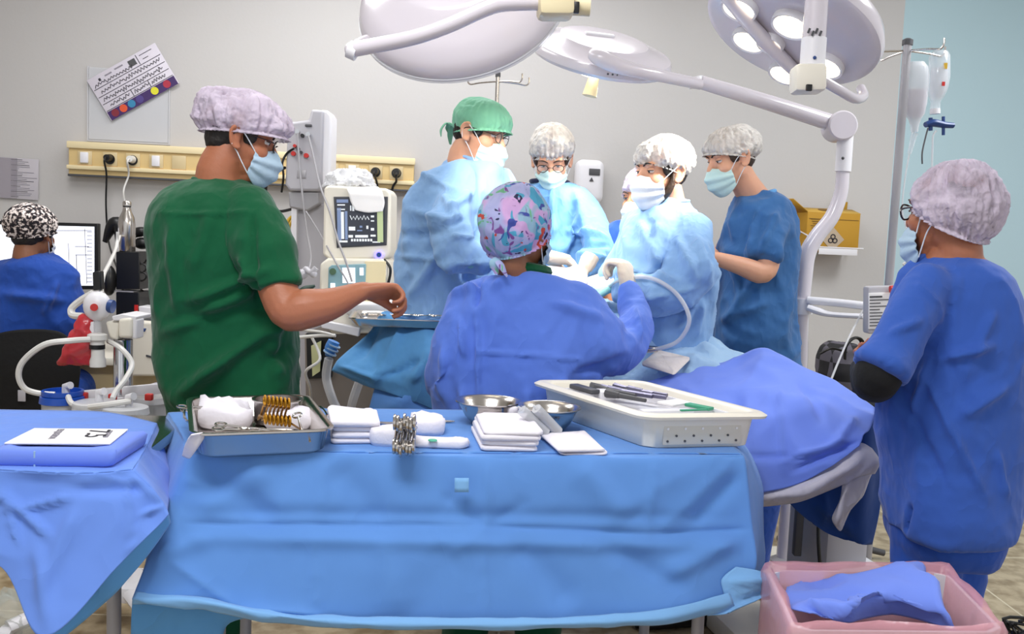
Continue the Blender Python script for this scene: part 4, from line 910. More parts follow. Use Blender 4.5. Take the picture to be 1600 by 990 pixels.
DF = [(296, 819, 740, 820, 1.8, -6, -4.5), (740, 820, 1030, 834, 1.8, -6, -4.5), (1020, 834, 1172, 826, 1.8, -6, -4.5), (300, 842, 1150, 854, 1.8, 16, 4), (300, 800, 1150, 808, 1.8, 14, -3), (760, 715, 762, 822, 1.8, -5, 3.5), (755, 822, 758, 970, 1.8, -4, 2), (508, 712, 500, 820, 1.8, -5, 2.5), (490, 820, 497, 970, 1.8, -5, 2.5), (1024, 712, 1010, 830, 1.8, -5, 3), (290, 712, 232, 880, 1.7, 5, 3),
      (268, 880, 370, 950, 1.66, -9, 5), (370, 950, 500, 958, 1.66, -7, 5), (300, 720, 430, 815, 1.7, 30, -7), (430, 725, 300, 810, 1.7, 26, 5), (690, 770, 760, 822, 1.76, -20, -4), (830, 780, 760, 822, 1.76, -20, -4), (700, 870, 760, 822, 1.76, -20, 4),
      (520, 725, 600, 815, 1.76, 34, -5), (900, 720, 980, 815, 1.82, 30, 6), (800, 835, 900, 950, 1.78, 34, -6), (1150, 712, 1030, 830, 1.85, -18, 5), (1160, 740, 1080, 820, 1.85, 16, -5), (1150, 840, 1040, 900, 1.85, 20, 6), (600, 840, 620, 960, 1.7, 30, 4), (250, 870, 330, 840, 1.66, 18, 4), (930, 840, 1080, 930, 1.8, 22, -5)]
dr = multi([patch(top, 10, 14), patch(front, 24, 22), patch(left, 24, 6), patch(right, 24, 6)], 'table_drape', M['drape'], ((2.4, .02, 0, (1, 1, 1)), (4.5, .014, 1, (1, 1, .6))), DF, 2.)
tag(dr, 'large mid blue drape hanging over the front instrument table', 'drape')
G_ = patch([A_(((711, 744, 1.79), (733, 744, 1.79))), A_(((711, 766, 1.785), (733, 766, 1.785)))], 3, 3); mb = MB(); mb.grid(np.array(G_) + np.array([0, -.012, 0])); mb.build('square_patch', dr, M['drapeaq'], solid=.001)
hem = [A_(((213, 922, 1.605), (300, 930, 1.63), (420, 952, 1.655), (560, 962, 1.68), (750, 965, 1.705), (900, 962, 1.73), (1040, 950, 1.765), (1140, 925, 1.82))),
       A_(((207, 934, 1.59), (300, 938, 1.61), (420, 960, 1.635), (560, 974, 1.66), (750, 977, 1.69), (900, 974, 1.715), (1040, 966, 1.75), (1145, 940, 1.81))),
       A_(((206, 944, 1.60), (300, 948, 1.62), (420, 972, 1.65), (560, 981, 1.675), (750, 984, 1.70), (900, 981, 1.73), (1040, 975, 1.765), (1150, 950, 1.82)))]
multi([patch(hem, 4, 12)], 'hem_band', M['drapeaq'], ((9, .006, 1, (1, 1, 1)),), [(210, 935, 310, 948, 1.6, 5, 4), (330, 940, 430, 965, 1.63, 5, 4)], 5., dr)
und = [A_(((207, 938, 1.63), (270, 935, 1.67), (330, 945, 1.70), (420, 960, 1.73))), A_(((205, 965, 1.64), (270, 968, 1.68), (335, 970, 1.71), (360, 972, 1.73))), A_(((204, 1010, 1.66), (268, 1012, 1.69), (336, 1008, 1.72), (345, 1000, 1.73)))]
multi([patch(und, 6, 6)], 'lower_layer', M['drapem'], ((7, .006, 1, (1, 1, .5)),), [], 6., dr)
tail = [A_(((1150, 885, 1.845), (1190, 893, 1.85), (1222, 912, 1.86))), A_(((1128, 905, 1.83), (1180, 912, 1.83), (1224, 920, 1.85))), A_(((1130, 935, 1.82), (1160, 945, 1.81), (1210, 928, 1.84))), A_(((1105, 962, 1.81), (1135, 957, 1.80), (1190, 937, 1.83)))]
multi([patch(tail, 6, 6)], 'corner_tail', M['drapeaq'], ((9, .008, 1, (1, 1, 1)),), [(1140, 910, 1215, 905, 1.8, 6, 6), (1150, 940, 1200, 925, 1.8, 5, -5)], 7., dr)
# --- stainless tray
RT = rotm(0, 0, 18)
tc_ = (ont(286, 620, .955) + ont(482, 617, .955) + ont(524, 674, .955) + ont(305, 682, .955)) / 4; tc_.z = 0
RT = rotm(0, 0, 21)
def tr(x, y, z): return tc_ + RT @ V((x, y, 0)) + V((0, 0, TZ + z))
def rrect(hx, hy, r, n=6):
    out = []
    for (cx, cy, a0) in ((hx - r, hy - r, 0), (-hx + r, hy - r, PI / 2), (-hx + r, -hy + r, PI), (hx - r, -hy + r, 1.5 * PI)):
        for k in range(n + 1): a = a0 + k * PI / 2 / n; out.append((cx + r * math.cos(a), cy + r * math.sin(a)))
    return out
def basin(mb, f, prof, n=6):
    """prof: (hx, hy, r, z) rings from outside bottom to inside bottom"""
    mb.loft([[f(x, y, z) for x, y in rrect(hx, hy, r, n)] for hx, hy, r, z in prof])
t = thing('instrument_tray', 'deep stainless steel tray on the left end of the front table', 'tray', tr(0, 0, .004))
TX, TY = .133, .195
mb = MB(); basin(mb, tr, ((TX - .022, TY - .022, .03, .004), (TX - .012, TY - .012, .03, .012), (TX - .004, TY - .004, .034, .05), (TX, TY, .036, .052), (TX + .006, TY + .006, .038, .054), (TX + .006, TY + .006, .038, .058), (TX - .002, TY - .002, .034, .058), (TX - .007, TY - .007, .03, .054), (TX - .016, TY - .016, .028, .014), (TX - .026, TY - .026, .026, .008)))
mb.build('tray_body', t, M['steel'], ang=60)
for sx in (-1, 1):
    mb = MB(); mb.tube([tr(sx * (TX + .002), -.05, .05), tr(sx * (TX + .012), -.045, .056), tr(sx * (TX + .012), .045, .056), tr(sx * (TX + .002), .05, .05)], .0028, 6, 3); mb.build('handle', t, M['chrome'])
def pillow(mb, f, hx, hy, h, r=.02, base=0, seed=1., amp=.006, n=16, m=12):
    """soft folded cloth: rounded slab with a bumpy top"""
    rings = []
    for k, (s_, z) in enumerate(((.93, 0), (1, h * .25), (1.0, h * .7), (.95, h * .95), (.8, h), (.55, h * 1.03), (.25, h * 1.04), (.02, h * 1.04))):
        ring = []
        for (x, y) in rrect(hx, hy, min(r, hx * .9, hy * .9), 7):
            x *= s_; y *= s_; v = noise.noise((x * 22 + seed, y * 22, z * 40 + seed)); v2 = noise.noise((x * 60 + seed, y * 60, seed * 3))
            w_ = noise.noise((x * 30 + seed * 5, y * 30, seed)) * .006; ring.append(f(x * (1 + .10 * v) + w_, y * (1 + .10 * v) + w_, base + max(0, z + (amp * 2.2 * v + amp * v2) * (1 if k > 1 else .3))))
        rings.append(ring)
    mb.loft(rings)
def lf(px, py, z, ang):
    p = atz(px, py, z); R = rotm(0, 0, ang); return lambda x, y, h: p + R @ V((x, y, h))
def cloth_pad(name, label, cat, px, py, z, hx, hy, h, ang=8, seed=1., m='gauze', group=None, layers=1, amp=.005):
    f = lf(px, py, z, ang); mb = MB()
    for k in range(layers):
        o = random.Random(seed * 10 + k); dx, dy = (o.uniform(-.006, .006), o.uniform(-.005, .005)) if layers > 1 else (0, 0); hh = h / layers
        pillow(mb, lambda x, y, q, dx=dx, dy=dy: f(x + dx, y + dy, q), hx, hy, hh * 1.05, .012 if layers > 1 else .03, hh * k, seed + k, amp if layers == 1 else .003)
    o = mb.build(name, None, M[m], ang=180, loc=f(0, 0, 0)); return tag(o, label, cat, group)
cloth_pad('folded_towel', 'white folded towel lying in the left half of the steel tray', 'towel', 352, 658, TZ + .012, .058, .085, .042, 18, 2., amp=.012)
cloth_pad('gauze_pad', 'rounded white gauze in the steel tray in front of the small bowl', 'gauze', 452, 664, TZ + .012, .055, .05, .032, 10, 4., amp=.008)
# ring handled instruments
def forceps_proto(m, name, label, cat):
    mb = MB(); mb.use(m)
    for sy in (-1, 1):
        mb.tube([(-.060 + .011 * math.cos(a), sy * .0125 + .0095 * math.sin(a), 0) for a in np.linspace(0, 2 * PI, 17)], .0022, 6)
        mb.tube([(-.050, sy * .012, 0), (-.02, sy * .006, 0), (.022, -sy * .001, sy * .0012), (.045, -sy * .004, 0), (.075, -sy * .0008, 0)], [.0022, .0024, .0034, .0028, .0012], 8, 4)
    mb.lathe([(0, -.004), (.004, -.004), (.004, .004), (0, .004)], TM((.022, 0, 0)), 12)
    o = mb.build(name, None); return tag(o, label, cat)
proto = None
def put(o, loc, R, first=False, sc=1, **k):
    c = o if first else o.copy()
    if not first: C.objects.link(c)
    c.matrix_world = TM(loc, R); c.rotation_mode = 'XYZ'
    c.location = V(loc); c.rotation_euler = R.to_euler()
    c.scale = (sc, sc, sc)
    for a, b in k.items(): c[a] = b
    return c
fs_ = forceps_proto(M['steel'], 'forceps', 'steel ring handled forceps', 'forceps')
put(fs_, atz(392, 670, TZ + .055), rotm(8, 4, 8), True, label='open ringed steel forceps lying across the front of the tray')
put(fs_, atz(430, 672, TZ + .05), rotm(-10, 6, 20), label='steel forceps pointing right in the tray by the gauze')
put(fs_, atz(330, 637, TZ + .05), rotm(10, 4, 40), label='steel forceps at the back left corner of the tray')
put(fs_, atz(468, 668, TZ + .045), rotm(20, 10, -60), label='steel forceps at the right side of the tray beside the gauze')
def clamp_proto(m, name, label, cat):
    mb = MB(); mb.use(m)
    for sy in (-1, 1):
        mb.tube([(-.070 + .015 * math.cos(a), sy * .024 + .0135 * math.sin(a), 0) for a in np.linspace(0, 2 * PI, 17)], .0032, 8)
        mb.tube([(-.058, sy * .018, 0), (-.02, sy * .010, 0), (.022, -sy * .002, sy * .001), (.07, -sy * .002, 0)], [.003, .003, .0036, .0016], 8, 4)
    mb.lathe([(0, -.003), (.005, -.003), (.005, .003), (0, .003)], TM((.022, 0, 0)), 12)
    return tag(mb.build(name, None), label, cat)
RC = Matrix(((0, 0, 1), (1, 0, 0), (0, 1, 0)))
cg_ = clamp_proto(M['gold'], 'gold_needle_holder', 'gold ringed instrument', 'instrument')
for k in range(7):
    put(cg_, ont(391 + 6.2 * k, 660, TZ + .045) + V((.012, .04, .010 - .001 * k)), rotm(-22, 0, 24) @ RC, k == 0, sc=.78, label='gold ringed instrument standing in the bundle inside the steel tray', group='gold ringed instruments in the steel tray')
cl_ = clamp_proto(M['steel'], 'ringed_clamp', 'steel ringed clamp', 'clamp')
for k in range(7):
    put(cl_, ont(614 + 5.0 * k, 678, TZ + .05) + V((0, .055, .002 * (k % 2))), rotm(-3 + (k % 3) * 3, 0, 4) @ RC, k == 0, label='steel ringed clamp standing in the upright bundle between the gauze piles', group='bundle of ringed clamps on the front table')
put(fs_, ont(590, 660, TZ + .008), rotm(0, 0, 172), label='steel forceps lying left of the clamp bundle'); put(fs_, ont(662, 658, TZ + .008), rotm(0, 0, 12), label='steel forceps lying right of the clamp bundle')
def bowl(name, label, c, r, h, tilt=0, m='steel', grp=None, ang=0):
    t = thing(name, label, 'bowl', c, grp); mb = MB()
    prof = [(0, 0), (r * .45, 0), (r * .5, .002), (r * .72, h * .35), (r * .9, h * .8), (r * .97, h * .98), (r + .004, h), (r + .004, h + .003), (r * .95, h + .001), (r * .86, h * .8), (r * .68, h * .38), (r * .45, .006), (0, .005)]
    mb.lathe(prof, TM(c, rotm(tilt, 0, ang)), 40); mb.build('bowl_body', t, M[m], ang=60); return t
t = thing('round_pot', 'small straight sided steel bowl at the back of the tray', 'bowl', tr(.055, .10, .012)); mb = MB()
mb.lathe([(0, 0), (.046, 0), (.05, .004), (.052, .05), (.057, .053), (.057, .056), (.05, .055), (.048, .006), (0, .005)], TM(tr(.055, .10, .012))); mb.build('bowl_body', t, M['steel'], ang=60)
bowl('mixing_bowl', 'round steel bowl with cotton, the one nearer the gauze', ont(762, 662, TZ + .003), .077, .056, 0)
bowl('mixing_bowl', 'round steel bowl holding plastic syringes beside the white basket', ont(857, 672, TZ + .003), .071, .056, 0)
cloth_pad('cotton_ball', 'white cotton in the steel bowl nearer the gauze', 'cotton', 765, 660, TZ + .02, .035, .03, .014, 0, 9.)
cloth_pad('swab_packet', 'white swab packet leaning in the steel bowl with cotton', 'packet', 800, 652, TZ + .03, .012, .018, .025, 20, 9.5, amp=.001)
def syringe(name, label, a, b, r=.011, grp=None):
    t = thing(name, label, 'syringe', a, grp); d = (b - a); L = d.length; d.normalize()
    mb = MB(); mb.tube([a, b], r, 16); mb.build('barrel', t, M['clearw'])
    mb = MB(); mb.tube([b, b + d * .012], [r * .3, r * .2], 10); mb.build('tip', t, M['clearw'])
    mb = MB(); mb.tube([a - d * .03, a + d * L * .7], r * .45, 8); mb.tube([a - d * .032, a - d * .03], r * 1.1, 14); mb.tube([a + d * L * .66, a + d * L * .72], r * .9, 14); mb.build('plunger', t, M['dgrey'])
syringe('syringe', 'fat clear syringe, the lower of two leaning out of the bowl', ont(853, 676, TZ + .02), ont(815, 640, TZ + .075), .012)
syringe('syringe', 'fat clear syringe, the upper of two leaning out of the bowl', ont(872, 674, TZ + .02), ont(838, 638, TZ + .078), .012)
# gauze piles
cloth_pad('gauze_stack', 'tall pile of folded white gauze beside the steel tray', 'gauze', 556, 682, TZ + .004, .052, .075, .05, 12, 21., layers=4)
cloth_pad('gauze_roll', 'rounded white gauze fold in front of the clamp bundle', 'gauze', 612, 693, TZ + .004, .045, .035, .034, 4, 22., amp=.006)
cloth_pad('gauze_pad', 'square white gauze pad right of the clamp bundle', 'gauze', 668, 674, TZ + .004, .04, .05, .034, 10, 23.)
cloth_pad('gauze_sheet', 'flat white gauze with a small green mark', 'gauze', 684, 695, TZ + .004, .068, .035, .014, 0, 24.)
cloth_pad('gauze_sheet', 'thin white gauze fold behind the tall pile and the clamps', 'gauze', 548, 662, TZ + .004, .055, .05, .03, 16, 25.)
mb = MB(); mb.lathe([(0, 0), (.010, 0), (.009, .002), (0, .0025)], TM(ont(676, 688, TZ + .022)), 14); tag(mb.build('green_dot', None, mat('green_mark', '#4fae8e', .6), loc=ont(676, 688, TZ + .022)), 'small green tab on the flat gauze', 'marker')
cloth_pad('gauze_stack', 'square stack of folded gauze in front of the cotton bowl', 'gauze', 790, 690, TZ + .004, .062, .10, .046, 8, 26., layers=4)
cloth_pad('gauze_stack', 'low stack of gauze between the taller stack and the basket', 'gauze', 893, 697, TZ + .004, .052, .085, .014, 12, 27., layers=2)
mb = MB(); G = patch([A_(((300, 680, 1.66), (318, 676, 1.69))) + [at(322, 680, 1.70)], A_(((290, 692, 1.68), (305, 698, 1.68), (309, 700, 1.69))), A_(((284, 712, 1.70), (292, 716, 1.70), (297, 716, 1.70)))], 5, 4); mb.grid(G)
tag(mb.build('gauze_strip', None, M['gauze'], solid=.003, ang=180, loc=at(300, 690, 1.68)), 'twisted white gauze strip hanging over the tray corner', 'gauze')
# --- white perforated basket
bc = (ont(865, 598, .975) + ont(1065, 600, .975) + ont(1143, 652, .975) + ont(950, 655, .975)) / 4; bc.z = 0
bx = (ont(1143, 652, .975) - ont(950, 655, .975)); by = (ont(865, 598, .975) - ont(950, 655, .975)); 
RB = rotm(0, 0, math.degrees(math.atan2(bx.y, bx.x)) - 1); BX, BY = .152, .235
def bk(x, y, z): return bc + RB @ V((x - .06 * (y / .235) * 1.0, y, 0)) + V((0, 0, TZ + .003 + z))
t = thing('sterilising_basket', 'large white perforated plastic instrument basket on the table', 'basket', bk(0, 0, 0))
mb = MB(); basin(mb, bk, ((BX - .028, BY - .028, .03, 0), (BX - .022, BY - .022, .032, .004), (BX - .014, BY - .014, .034, .068), (BX + .006, BY + .006, .04, .070), (BX + .008, BY + .008, .04, .076), (BX, BY, .038, .082), (BX - .014, BY - .014, .034, .082), (BX - .022, BY - .022, .03, .076), (BX - .03, BY - .03, .03, .04), (BX - .034, BY - .034, .03, .036)))
mb.build('basket_body', t, M['ivory'], ang=50)
for r_, n_, z_ in ((0, 5, .046), (1, 4, .030), (2, 5, .018)):
    for k in range(n_):
        x = -.085 + (k + (.5 if n_ == 4 else 0)) * .042
        mb = MB(); p = bk(x, -BY + .0172, z_); mb.tube([p + RB @ V((0, -.003, 0)), p + RB @ V((0, .002, 0))], .0028, 8); mb.build('hole', t, M['dgrey'] if r_ else M['paper'])
mb = MB(); mb.box(bk(0, -BY + .018, .032), (.19, .004, .045), RB, bev=.001); mb.build('front_panel', t, mat('basket_panel', '#d2ccc0', .4))
def bt(name, label, cat, parts):
    q = thing(name, label, cat, parts[0][0])
    return q
mb = MB(); basin(mb, bk, ((BX - .045, BY - .06, .02, .037), (BX - .043, BY - .058, .02, .07), (BX - .05, BY - .064, .02, .07), (BX - .052, BY - .066, .02, .046)))
tag(mb.build('instrument_case', None, M['white'], loc=bk(0, 0, .04)), 'shallow white inner case inside the perforated basket', 'case')
def bb(name, label, cat, x, y, z, sx, sy, sz, m, rz=0, rx=0, ry=0):
    mb = MB(); mb.box(bk(x, y, z), (sx, sy, sz), RB @ rotm(rx, ry, rz), bev=min(sx, sy, sz) * .25)
    return tag(mb.build(name, None, m, loc=bk(x, y, z)), label, cat)
bb('retractor', 'dark grey steel angled retractor at the back left of the case', 'retractor', -.08, .115, .078, .028, .10, .012, M['dgrey'], 15)
bb('white_box', 'small white box standing in the case beside the dark instruments', 'box', -.04, .09, .068, .045, .05, .024, M['white'], 0)
bb('white_block', 'long white plastic block across the front of the case', 'block', -.02, -.12, .062, .13, .03, .018, M['white'], 3)
bb('white_wrap', 'folded white paper wrap on the right of the case', 'wrap', .05, -.05, .072, .07, .05, .006, M['paper'], 25)
bb('green_swab', 'green plastic swab handle at the right edge of the case', 'swab', .078, -.10, .072, .022, .07, .008, mat('swab_green', '#3f9a78', .5), 28)
bb('green_strip', 'thin green strip lying at the front of the case', 'strip', .03, -.145, .073, .07, .008, .004, mat('swab_green2', '#3f9a78', .5), 6)
inst_m = mat('instrument_violet_grey', '#6a6880', .3, .7)
for k, (x, y, rz, L) in enumerate(((-.012, .07, -62, .10), (.012, .06, -54, .12), (.03, .045, -48, .13), (-.03, .0, -60, .09), (.05, .09, -58, .09), (.07, .06, -50, .08), (.005, .12, -40, .07))):
    mb = MB(); p = bk(x, y, .076); R = RB @ rotm(0, 0, rz); mb.tube([p - R @ V((L / 2, 0, 0)), p + R @ V((L / 2, 0, 0))], [.007, .005], 8); mb.tube([p - R @ V((L / 2 + .03, 0, 0)), p - R @ V((L / 2 - .01, 0, 0))], [.012, .008], 8)
    tag(mb.build('chisel', None, inst_m if k % 3 else M['dgrey'], loc=p), 'dark grey steel handled instrument lying diagonally in the white case', 'instrument', 'dark instruments in the white case')
# ------------------------------------------------------------------ left table
LT = V((-1.30, 1.63, 0))
table_frame('side_table', 'steel side table under the periwinkle drape at the left edge', V((-1.38, 1.66, 0)), .66, .42, 6, TZ - .008, M['steel'], M['grey'])
z9 = TZ + .003
top = [W_(((-70, 639), (20, 641), (90, 642), (170, 645), (246, 662)), z9), W_(((-75, 690), (25, 690), (90, 692), (155, 694), (228, 700)), z9), W_(((-80, 730), (30, 736), (90, 739), (150, 739), (207, 734)), z9)]
front = [top[2], A_(((-80, 790, 1.555), (30, 795, 1.545), (105, 805, 1.54), (178, 795, 1.555), (240, 765, 1.60))), A_(((-75, 838, 1.54), (18, 860, 1.52), (88, 900, 1.50), (172, 850, 1.53), (256, 785, 1.60))),
         A_(((-70, 856, 1.53), (6, 888, 1.51), (68, 995, 1.45), (182, 886, 1.52), (263, 803, 1.59)))]
right = [[top[0][4], top[1][4], top[2][4]], A_(((258, 700, 1.97), (256, 735, 1.80), (240, 765, 1.60))), A_(((268, 740, 1.95), (266, 770, 1.78), (262, 800, 1.60)))]
dl = multi([patch(top, 10, 10), patch(front, 12, 12), patch(right, 6, 6)], 'side_table_drape', M['drape2'], ((3, .016, 0, (1, 1, 1)), (5, .014, 1, (1, 1, .8))),
    [(0, 770, 80, 840, 1.5, 8, 6), (30, 795, 110, 775, 1.5, 8, 6), (200, 740, 205, 880, 1.5, 4, 4), (0, 760, 30, 850, 1.5, 5, 5), (110, 765, 230, 760, 1.5, 10, -5), (205, 740, 258, 790, 1.55, 7, 6), (60, 850, 75, 980, 1.45, 14, 5), (0, 700, 200, 752, 1.5, 6, 3), (120, 790, 60, 930, 1.5, 14, 5), (225, 800, 262, 790, 1.55, 6, 6)], 9.)
tag(dl, 'periwinkle drape on the side table, hanging to a point', 'drape')
und = [A_(((68, 980, 1.49), (130, 925, 1.53), (200, 865, 1.57), (262, 796, 1.63))), A_(((80, 1010, 1.50), (150, 955, 1.55), (218, 885, 1.59), (268, 818, 1.65)))]
multi([patch(und, 6, 8)], 'under_layer', M['drapem'], ((7, .005, 1, (1, 1, 1)),), [], 3., dl)
# folded pack with glove envelopes
f = lf(112, 712, z9, 5); 
def pk(x, y, z): return f(x, y, z)
mb = MB(); pillow(mb, pk, .108, .088, .030, .014, 0, 3.1, .004); o = mb.build('folded_drape', None, M['draper'], ang=60, loc=pk(0, 0, 0)); tag(o, 'folded royal blue cloth pack on the side table', 'folded cloth')
mb = MB(); mb.box(pk(-.03, -.089, .016), (.003, .003, .028), rotm(0, 0, 5)); mb.build('seam', o, M['drapel'])
t = thing('glove_envelope', 'lower white glove envelope, mostly under the printed one', 'envelope', pk(-.01, .0, .034))
RP = rotm(0, 0, 6)
mb = MB(); mb.box(pk(-.012, .012, .0345), (.176, .13, .003), RP, bev=.001); mb.build('sheet', t, M['paper'])
t = thing('glove_envelope', 'upper white glove envelope printed 7.5 on the blue pack', 'envelope', pk(.004, .0, .038)); RP = rotm(0, 0, 9)
mb = MB(); mb.box(pk(.006, .0, .0385), (.162, .126, .003), RP, bev=.001); mb.build('sheet', t, M['paper'])
def text(s, loc, R, size, m, parent, name='printed_number', depth=.0004):
    cu = bpy.data.curves.new(name, 'FONT'); cu.body = s; cu.size = size; cu.extrude = depth; cu.align_x = 'CENTER'; cu.align_y = 'CENTER'
    o = bpy.data.objects.new('tmp', cu); C.objects.link(o); dg = bpy.context.evaluated_depsgraph_get(); me = bpy.data.meshes.new_from_object(o.evaluated_get(dg))
    mb = MB(); mb.use(m); mb.add([v.co.copy() for v in me.vertices], [tuple(p.vertices) for p in me.polygons], TM(loc, R)); bpy.data.objects.remove(o)
    return mb.build(name, parent, flatshade=True)
c_ = pk(.004, .0, .0408)
text('7.5', c_ + RP @ V((.036, .016, 0)), RP @ rotm(0, 0, -84), .055, M['ink'], t)
text('SURGEON', c_ + RP @ V((.058, .012, 0)), RP @ rotm(0, 0, -84), .013, M['inkg'], t, 'printed_word')
text('ESQUERDA', c_ + RP @ V((-.035, .01, 0)), RP @ rotm(0, 0, -84), .017, M['inkg'], t, 'printed_word')
# ------------------------------------------------------------------ operating table and its drapes
t = thing('operating_table', 'operating table on a grey column under the patient drapes', 'operating table', (.95, 2.95, 0))
mb = MB(); mb.box((.36, 3.0, .86), (.34, .95, .06), rotm(0, 0, 42), bev=.02); mb.build('table_top', t, M['blackf'])
cc = at(1300, 850, 2.95); cc.z = 0
mb = MB(); mb.box(cc + V((-.02, 0, .42)), (.16, .26, .84), rotm(0, 0, 12), bev=.03); mb.build('column', t, M['greyp'])
mb = MB(); mb.box(cc + V((.05, -.08, .17)), (.22, .30, .34), rotm(0, 0, 12), bev=.05, seg=5); mb.build('base_housing', t, M['white'])
mb = MB(); mb.box(cc + V((-.04, .04, .045)), (.62, .42, .08), rotm(0, 0, 12), bev=.02); mb.build('base_plate', t, M['ivory'])
mb = MB(); mb.tube([at(1279, 800, 2.78), at(1279, 850, 2.76), at(1283, 900, 2.76)], .006, 8, 4); mb.build('cable', t, M['black'])
mb = MB(); mb.box(at(1247, 830, 2.9), (.025, .03, .16), bev=.004); mb.build('slot', t, M['dgrey'])
rows = [A_(((740, 470, 3.65), (850, 462, 3.55), (930, 468, 3.4), (1012, 490, 3.24), (1085, 520, 3.1), (1170, 556, 2.98))), A_(((730, 480, 3.35), (840, 470, 3.35), (920, 480, 3.2), (990, 505, 3.08), (1065, 542, 2.98), (1145, 575, 2.88))),
        A_(((720, 520, 3.1), (830, 530, 3.05), (915, 560, 2.95), (1000, 585, 2.9), (1060, 592, 2.85), (1120, 600, 2.78))), A_(((720, 640, 3.08), (830, 650, 3.0), (915, 660, 2.92), (1000, 680, 2.86), (1060, 690, 2.8), (1120, 700, 2.74)))]
o = multi([patch(rows, 10, 12)], 'patient_drape', M['drapel'], ((5, .03, 1, (1, 1, 1)), (11, .014, 1, (1, 1, 1))), [(1050, 555, 1150, 590, 2.8, 6, 6), (1015, 500, 1040, 540, 2.8, 6, 5), (1010, 490, 1140, 552, 2.9, 5, 5), (950, 600, 1000, 560, 2.8, 8, -7), (1090, 545, 1120, 560, 2.8, 6, 8)], 13.)
tag(o, 'crinkled light blue drape over the patient between the surgeons', 'drape')
rows = [A_(((1000, 592, 2.94), (1080, 568, 2.88), (1140, 555, 2.84), (1200, 543, 2.78), (1290, 590, 2.62), (1368, 636, 2.50))), A_(((1000, 622, 2.76), (1080, 602, 2.68), (1148, 592, 2.64), (1213, 588, 2.58), (1292, 620, 2.50), (1366, 652, 2.42))),
        A_(((1010, 664, 2.6), (1090, 658, 2.5), (1158, 652, 2.45), (1224, 650, 2.42), (1292, 662, 2.38), (1358, 672, 2.37))), A_(((1020, 722, 2.5), (1100, 717, 2.42), (1164, 714, 2.38), (1230, 710, 2.35), (1290, 700, 2.33), (1348, 684, 2.34))),
        A_(((1030, 790, 2.48), (1110, 782, 2.4), (1175, 772, 2.36), (1242, 757, 2.34), (1298, 728, 2.32), (1342, 696, 2.33)))]
fo = [(1218, 600, 1224, 740, 2.3, 4, 4), (1200, 545, 1160, 600, 2.6, 10, 4), (1130, 590, 1280, 640, 2.4, 22, 6), (1250, 590, 1285, 660, 2.3, 7, -5), (1150, 600, 1160, 700, 2.4, 14, -5), (1160, 712, 1300, 716, 2.3, 5, -4), (1240, 735, 1340, 690, 2.3, 6, -6), (1300, 700, 1340, 650, 2.3, 8, 6), (1220, 720, 1320, 690, 2.3, 5, 5), (1040, 570, 1100, 640, 2.5, 10, 5)]
dfoot = multi([patch(rows, 12, 12)], 'foot_drape', M['draper'], ((3.5, .02, 1, (1, 1, 1)), (8, .010, 1, (1, 1, 1))), fo, 17.); tag(dfoot, 'large royal blue drape over the foot of the operating table', 'drape')
rows = [A_(((1120, 778, 2.40), (1180, 768, 2.375), (1242, 750, 2.355), (1300, 716, 2.34), (1342, 692, 2.35), (1362, 700, 2.37))), A_(((1120, 788, 2.38), (1180, 780, 2.355), (1245, 770, 2.33), (1305, 742, 2.32), (1350, 716, 2.33), (1374, 722, 2.36))), A_(((1120, 797, 2.41), (1180, 792, 2.39), (1245, 786, 2.37), (1300, 764, 2.35), (1340, 745, 2.34), (1370, 742, 2.37)))]
tl = [A_(((1316, 756, 2.35), (1330, 748, 2.345), (1348, 744, 2.35), (1366, 740, 2.37))), A_(((1312, 780, 2.36), (1324, 775, 2.35), (1338, 780, 2.36), (1352, 775, 2.38))), A_(((1301, 805, 2.37), (1310, 812, 2.36), (1318, 808, 2.37), (1334, 790, 2.39))), A_(((1302, 815, 2.38), (1309, 826, 2.37), (1314, 828, 2.37), (1318, 812, 2.385)))]
multi([patch(rows, 6, 8), patch(tl, 5, 5)], 'white_lining', M['liner'], ((8, .010, 1, (1, 1, 1)),), [(1240, 775, 1340, 720, 2.3, 8, 6), (1325, 750, 1308, 815, 2.3, 4, 6)], 19., dfoot)
rows = [A_(((1215, 752, 2.46), (1270, 742, 2.48), (1330, 690, 2.46), (1358, 650, 2.46), (1379, 636, 2.5))), A_(((1234, 786, 2.46), (1275, 785, 2.47), (1325, 770, 2.46), (1355, 735, 2.46), (1382, 715, 2.5))), A_(((1262, 812, 2.47), (1295, 826, 2.48), (1328, 836, 2.48), (1350, 836, 2.48), (1376, 790, 2.5))), A_(((1270, 818, 2.47), (1300, 836, 2.48), (1330, 844, 2.48), (1348, 850, 2.48), (1362, 850, 2.5)))]
multi([patch(rows, 6, 8)], 'navy_layer', M['drapen'], ((6, .008, 1, (1, 1, .5)),), [(1270, 780, 1340, 835, 2.4, 8, 5), (1290, 760, 1285, 820, 2.4, 6, 4)], 20., dfoot)
# suction tube on the field
mb = MB(); mb.tube([at(940, 452, 2.98), at(985, 434, 2.9), at(1022, 436, 2.85), at(1058, 460, 2.82), at(1077, 498, 2.8), at(1062, 530, 2.82), at(1035, 543, 2.84), at(1010, 546, 2.86)], .0068, 10, 8)
t = mb.build('suction_hose', None, M['clearw'], loc=at(1060, 480, 2.82)); tag(t, 'clear suction hose arching in front of the pale blue gown', 'hose')
mb = MB(); mb.tube([at(1028, 545, 2.85), at(1008, 545, 2.86), at(998, 541, 2.87)], [.009, .012, .007], 10, 3); mb.build('hose_connector', t, M['steel'])
f = lambda x, y, z: at(1040, 566, 2.86) + rotm(24, 8, -34) @ V((x, y, z)); mb = MB(); pillow(mb, f, .062, .055, .008, .01, 0, 5., .006); tag(mb.build('absorbent_pad', None, mat('cream_pad', '#dcd2cc', .9, bump=.5, bscale=30), ang=80, loc=f(0, 0, 0)), 'creamy white absorbent pad lying on the patient drape', 'pad')
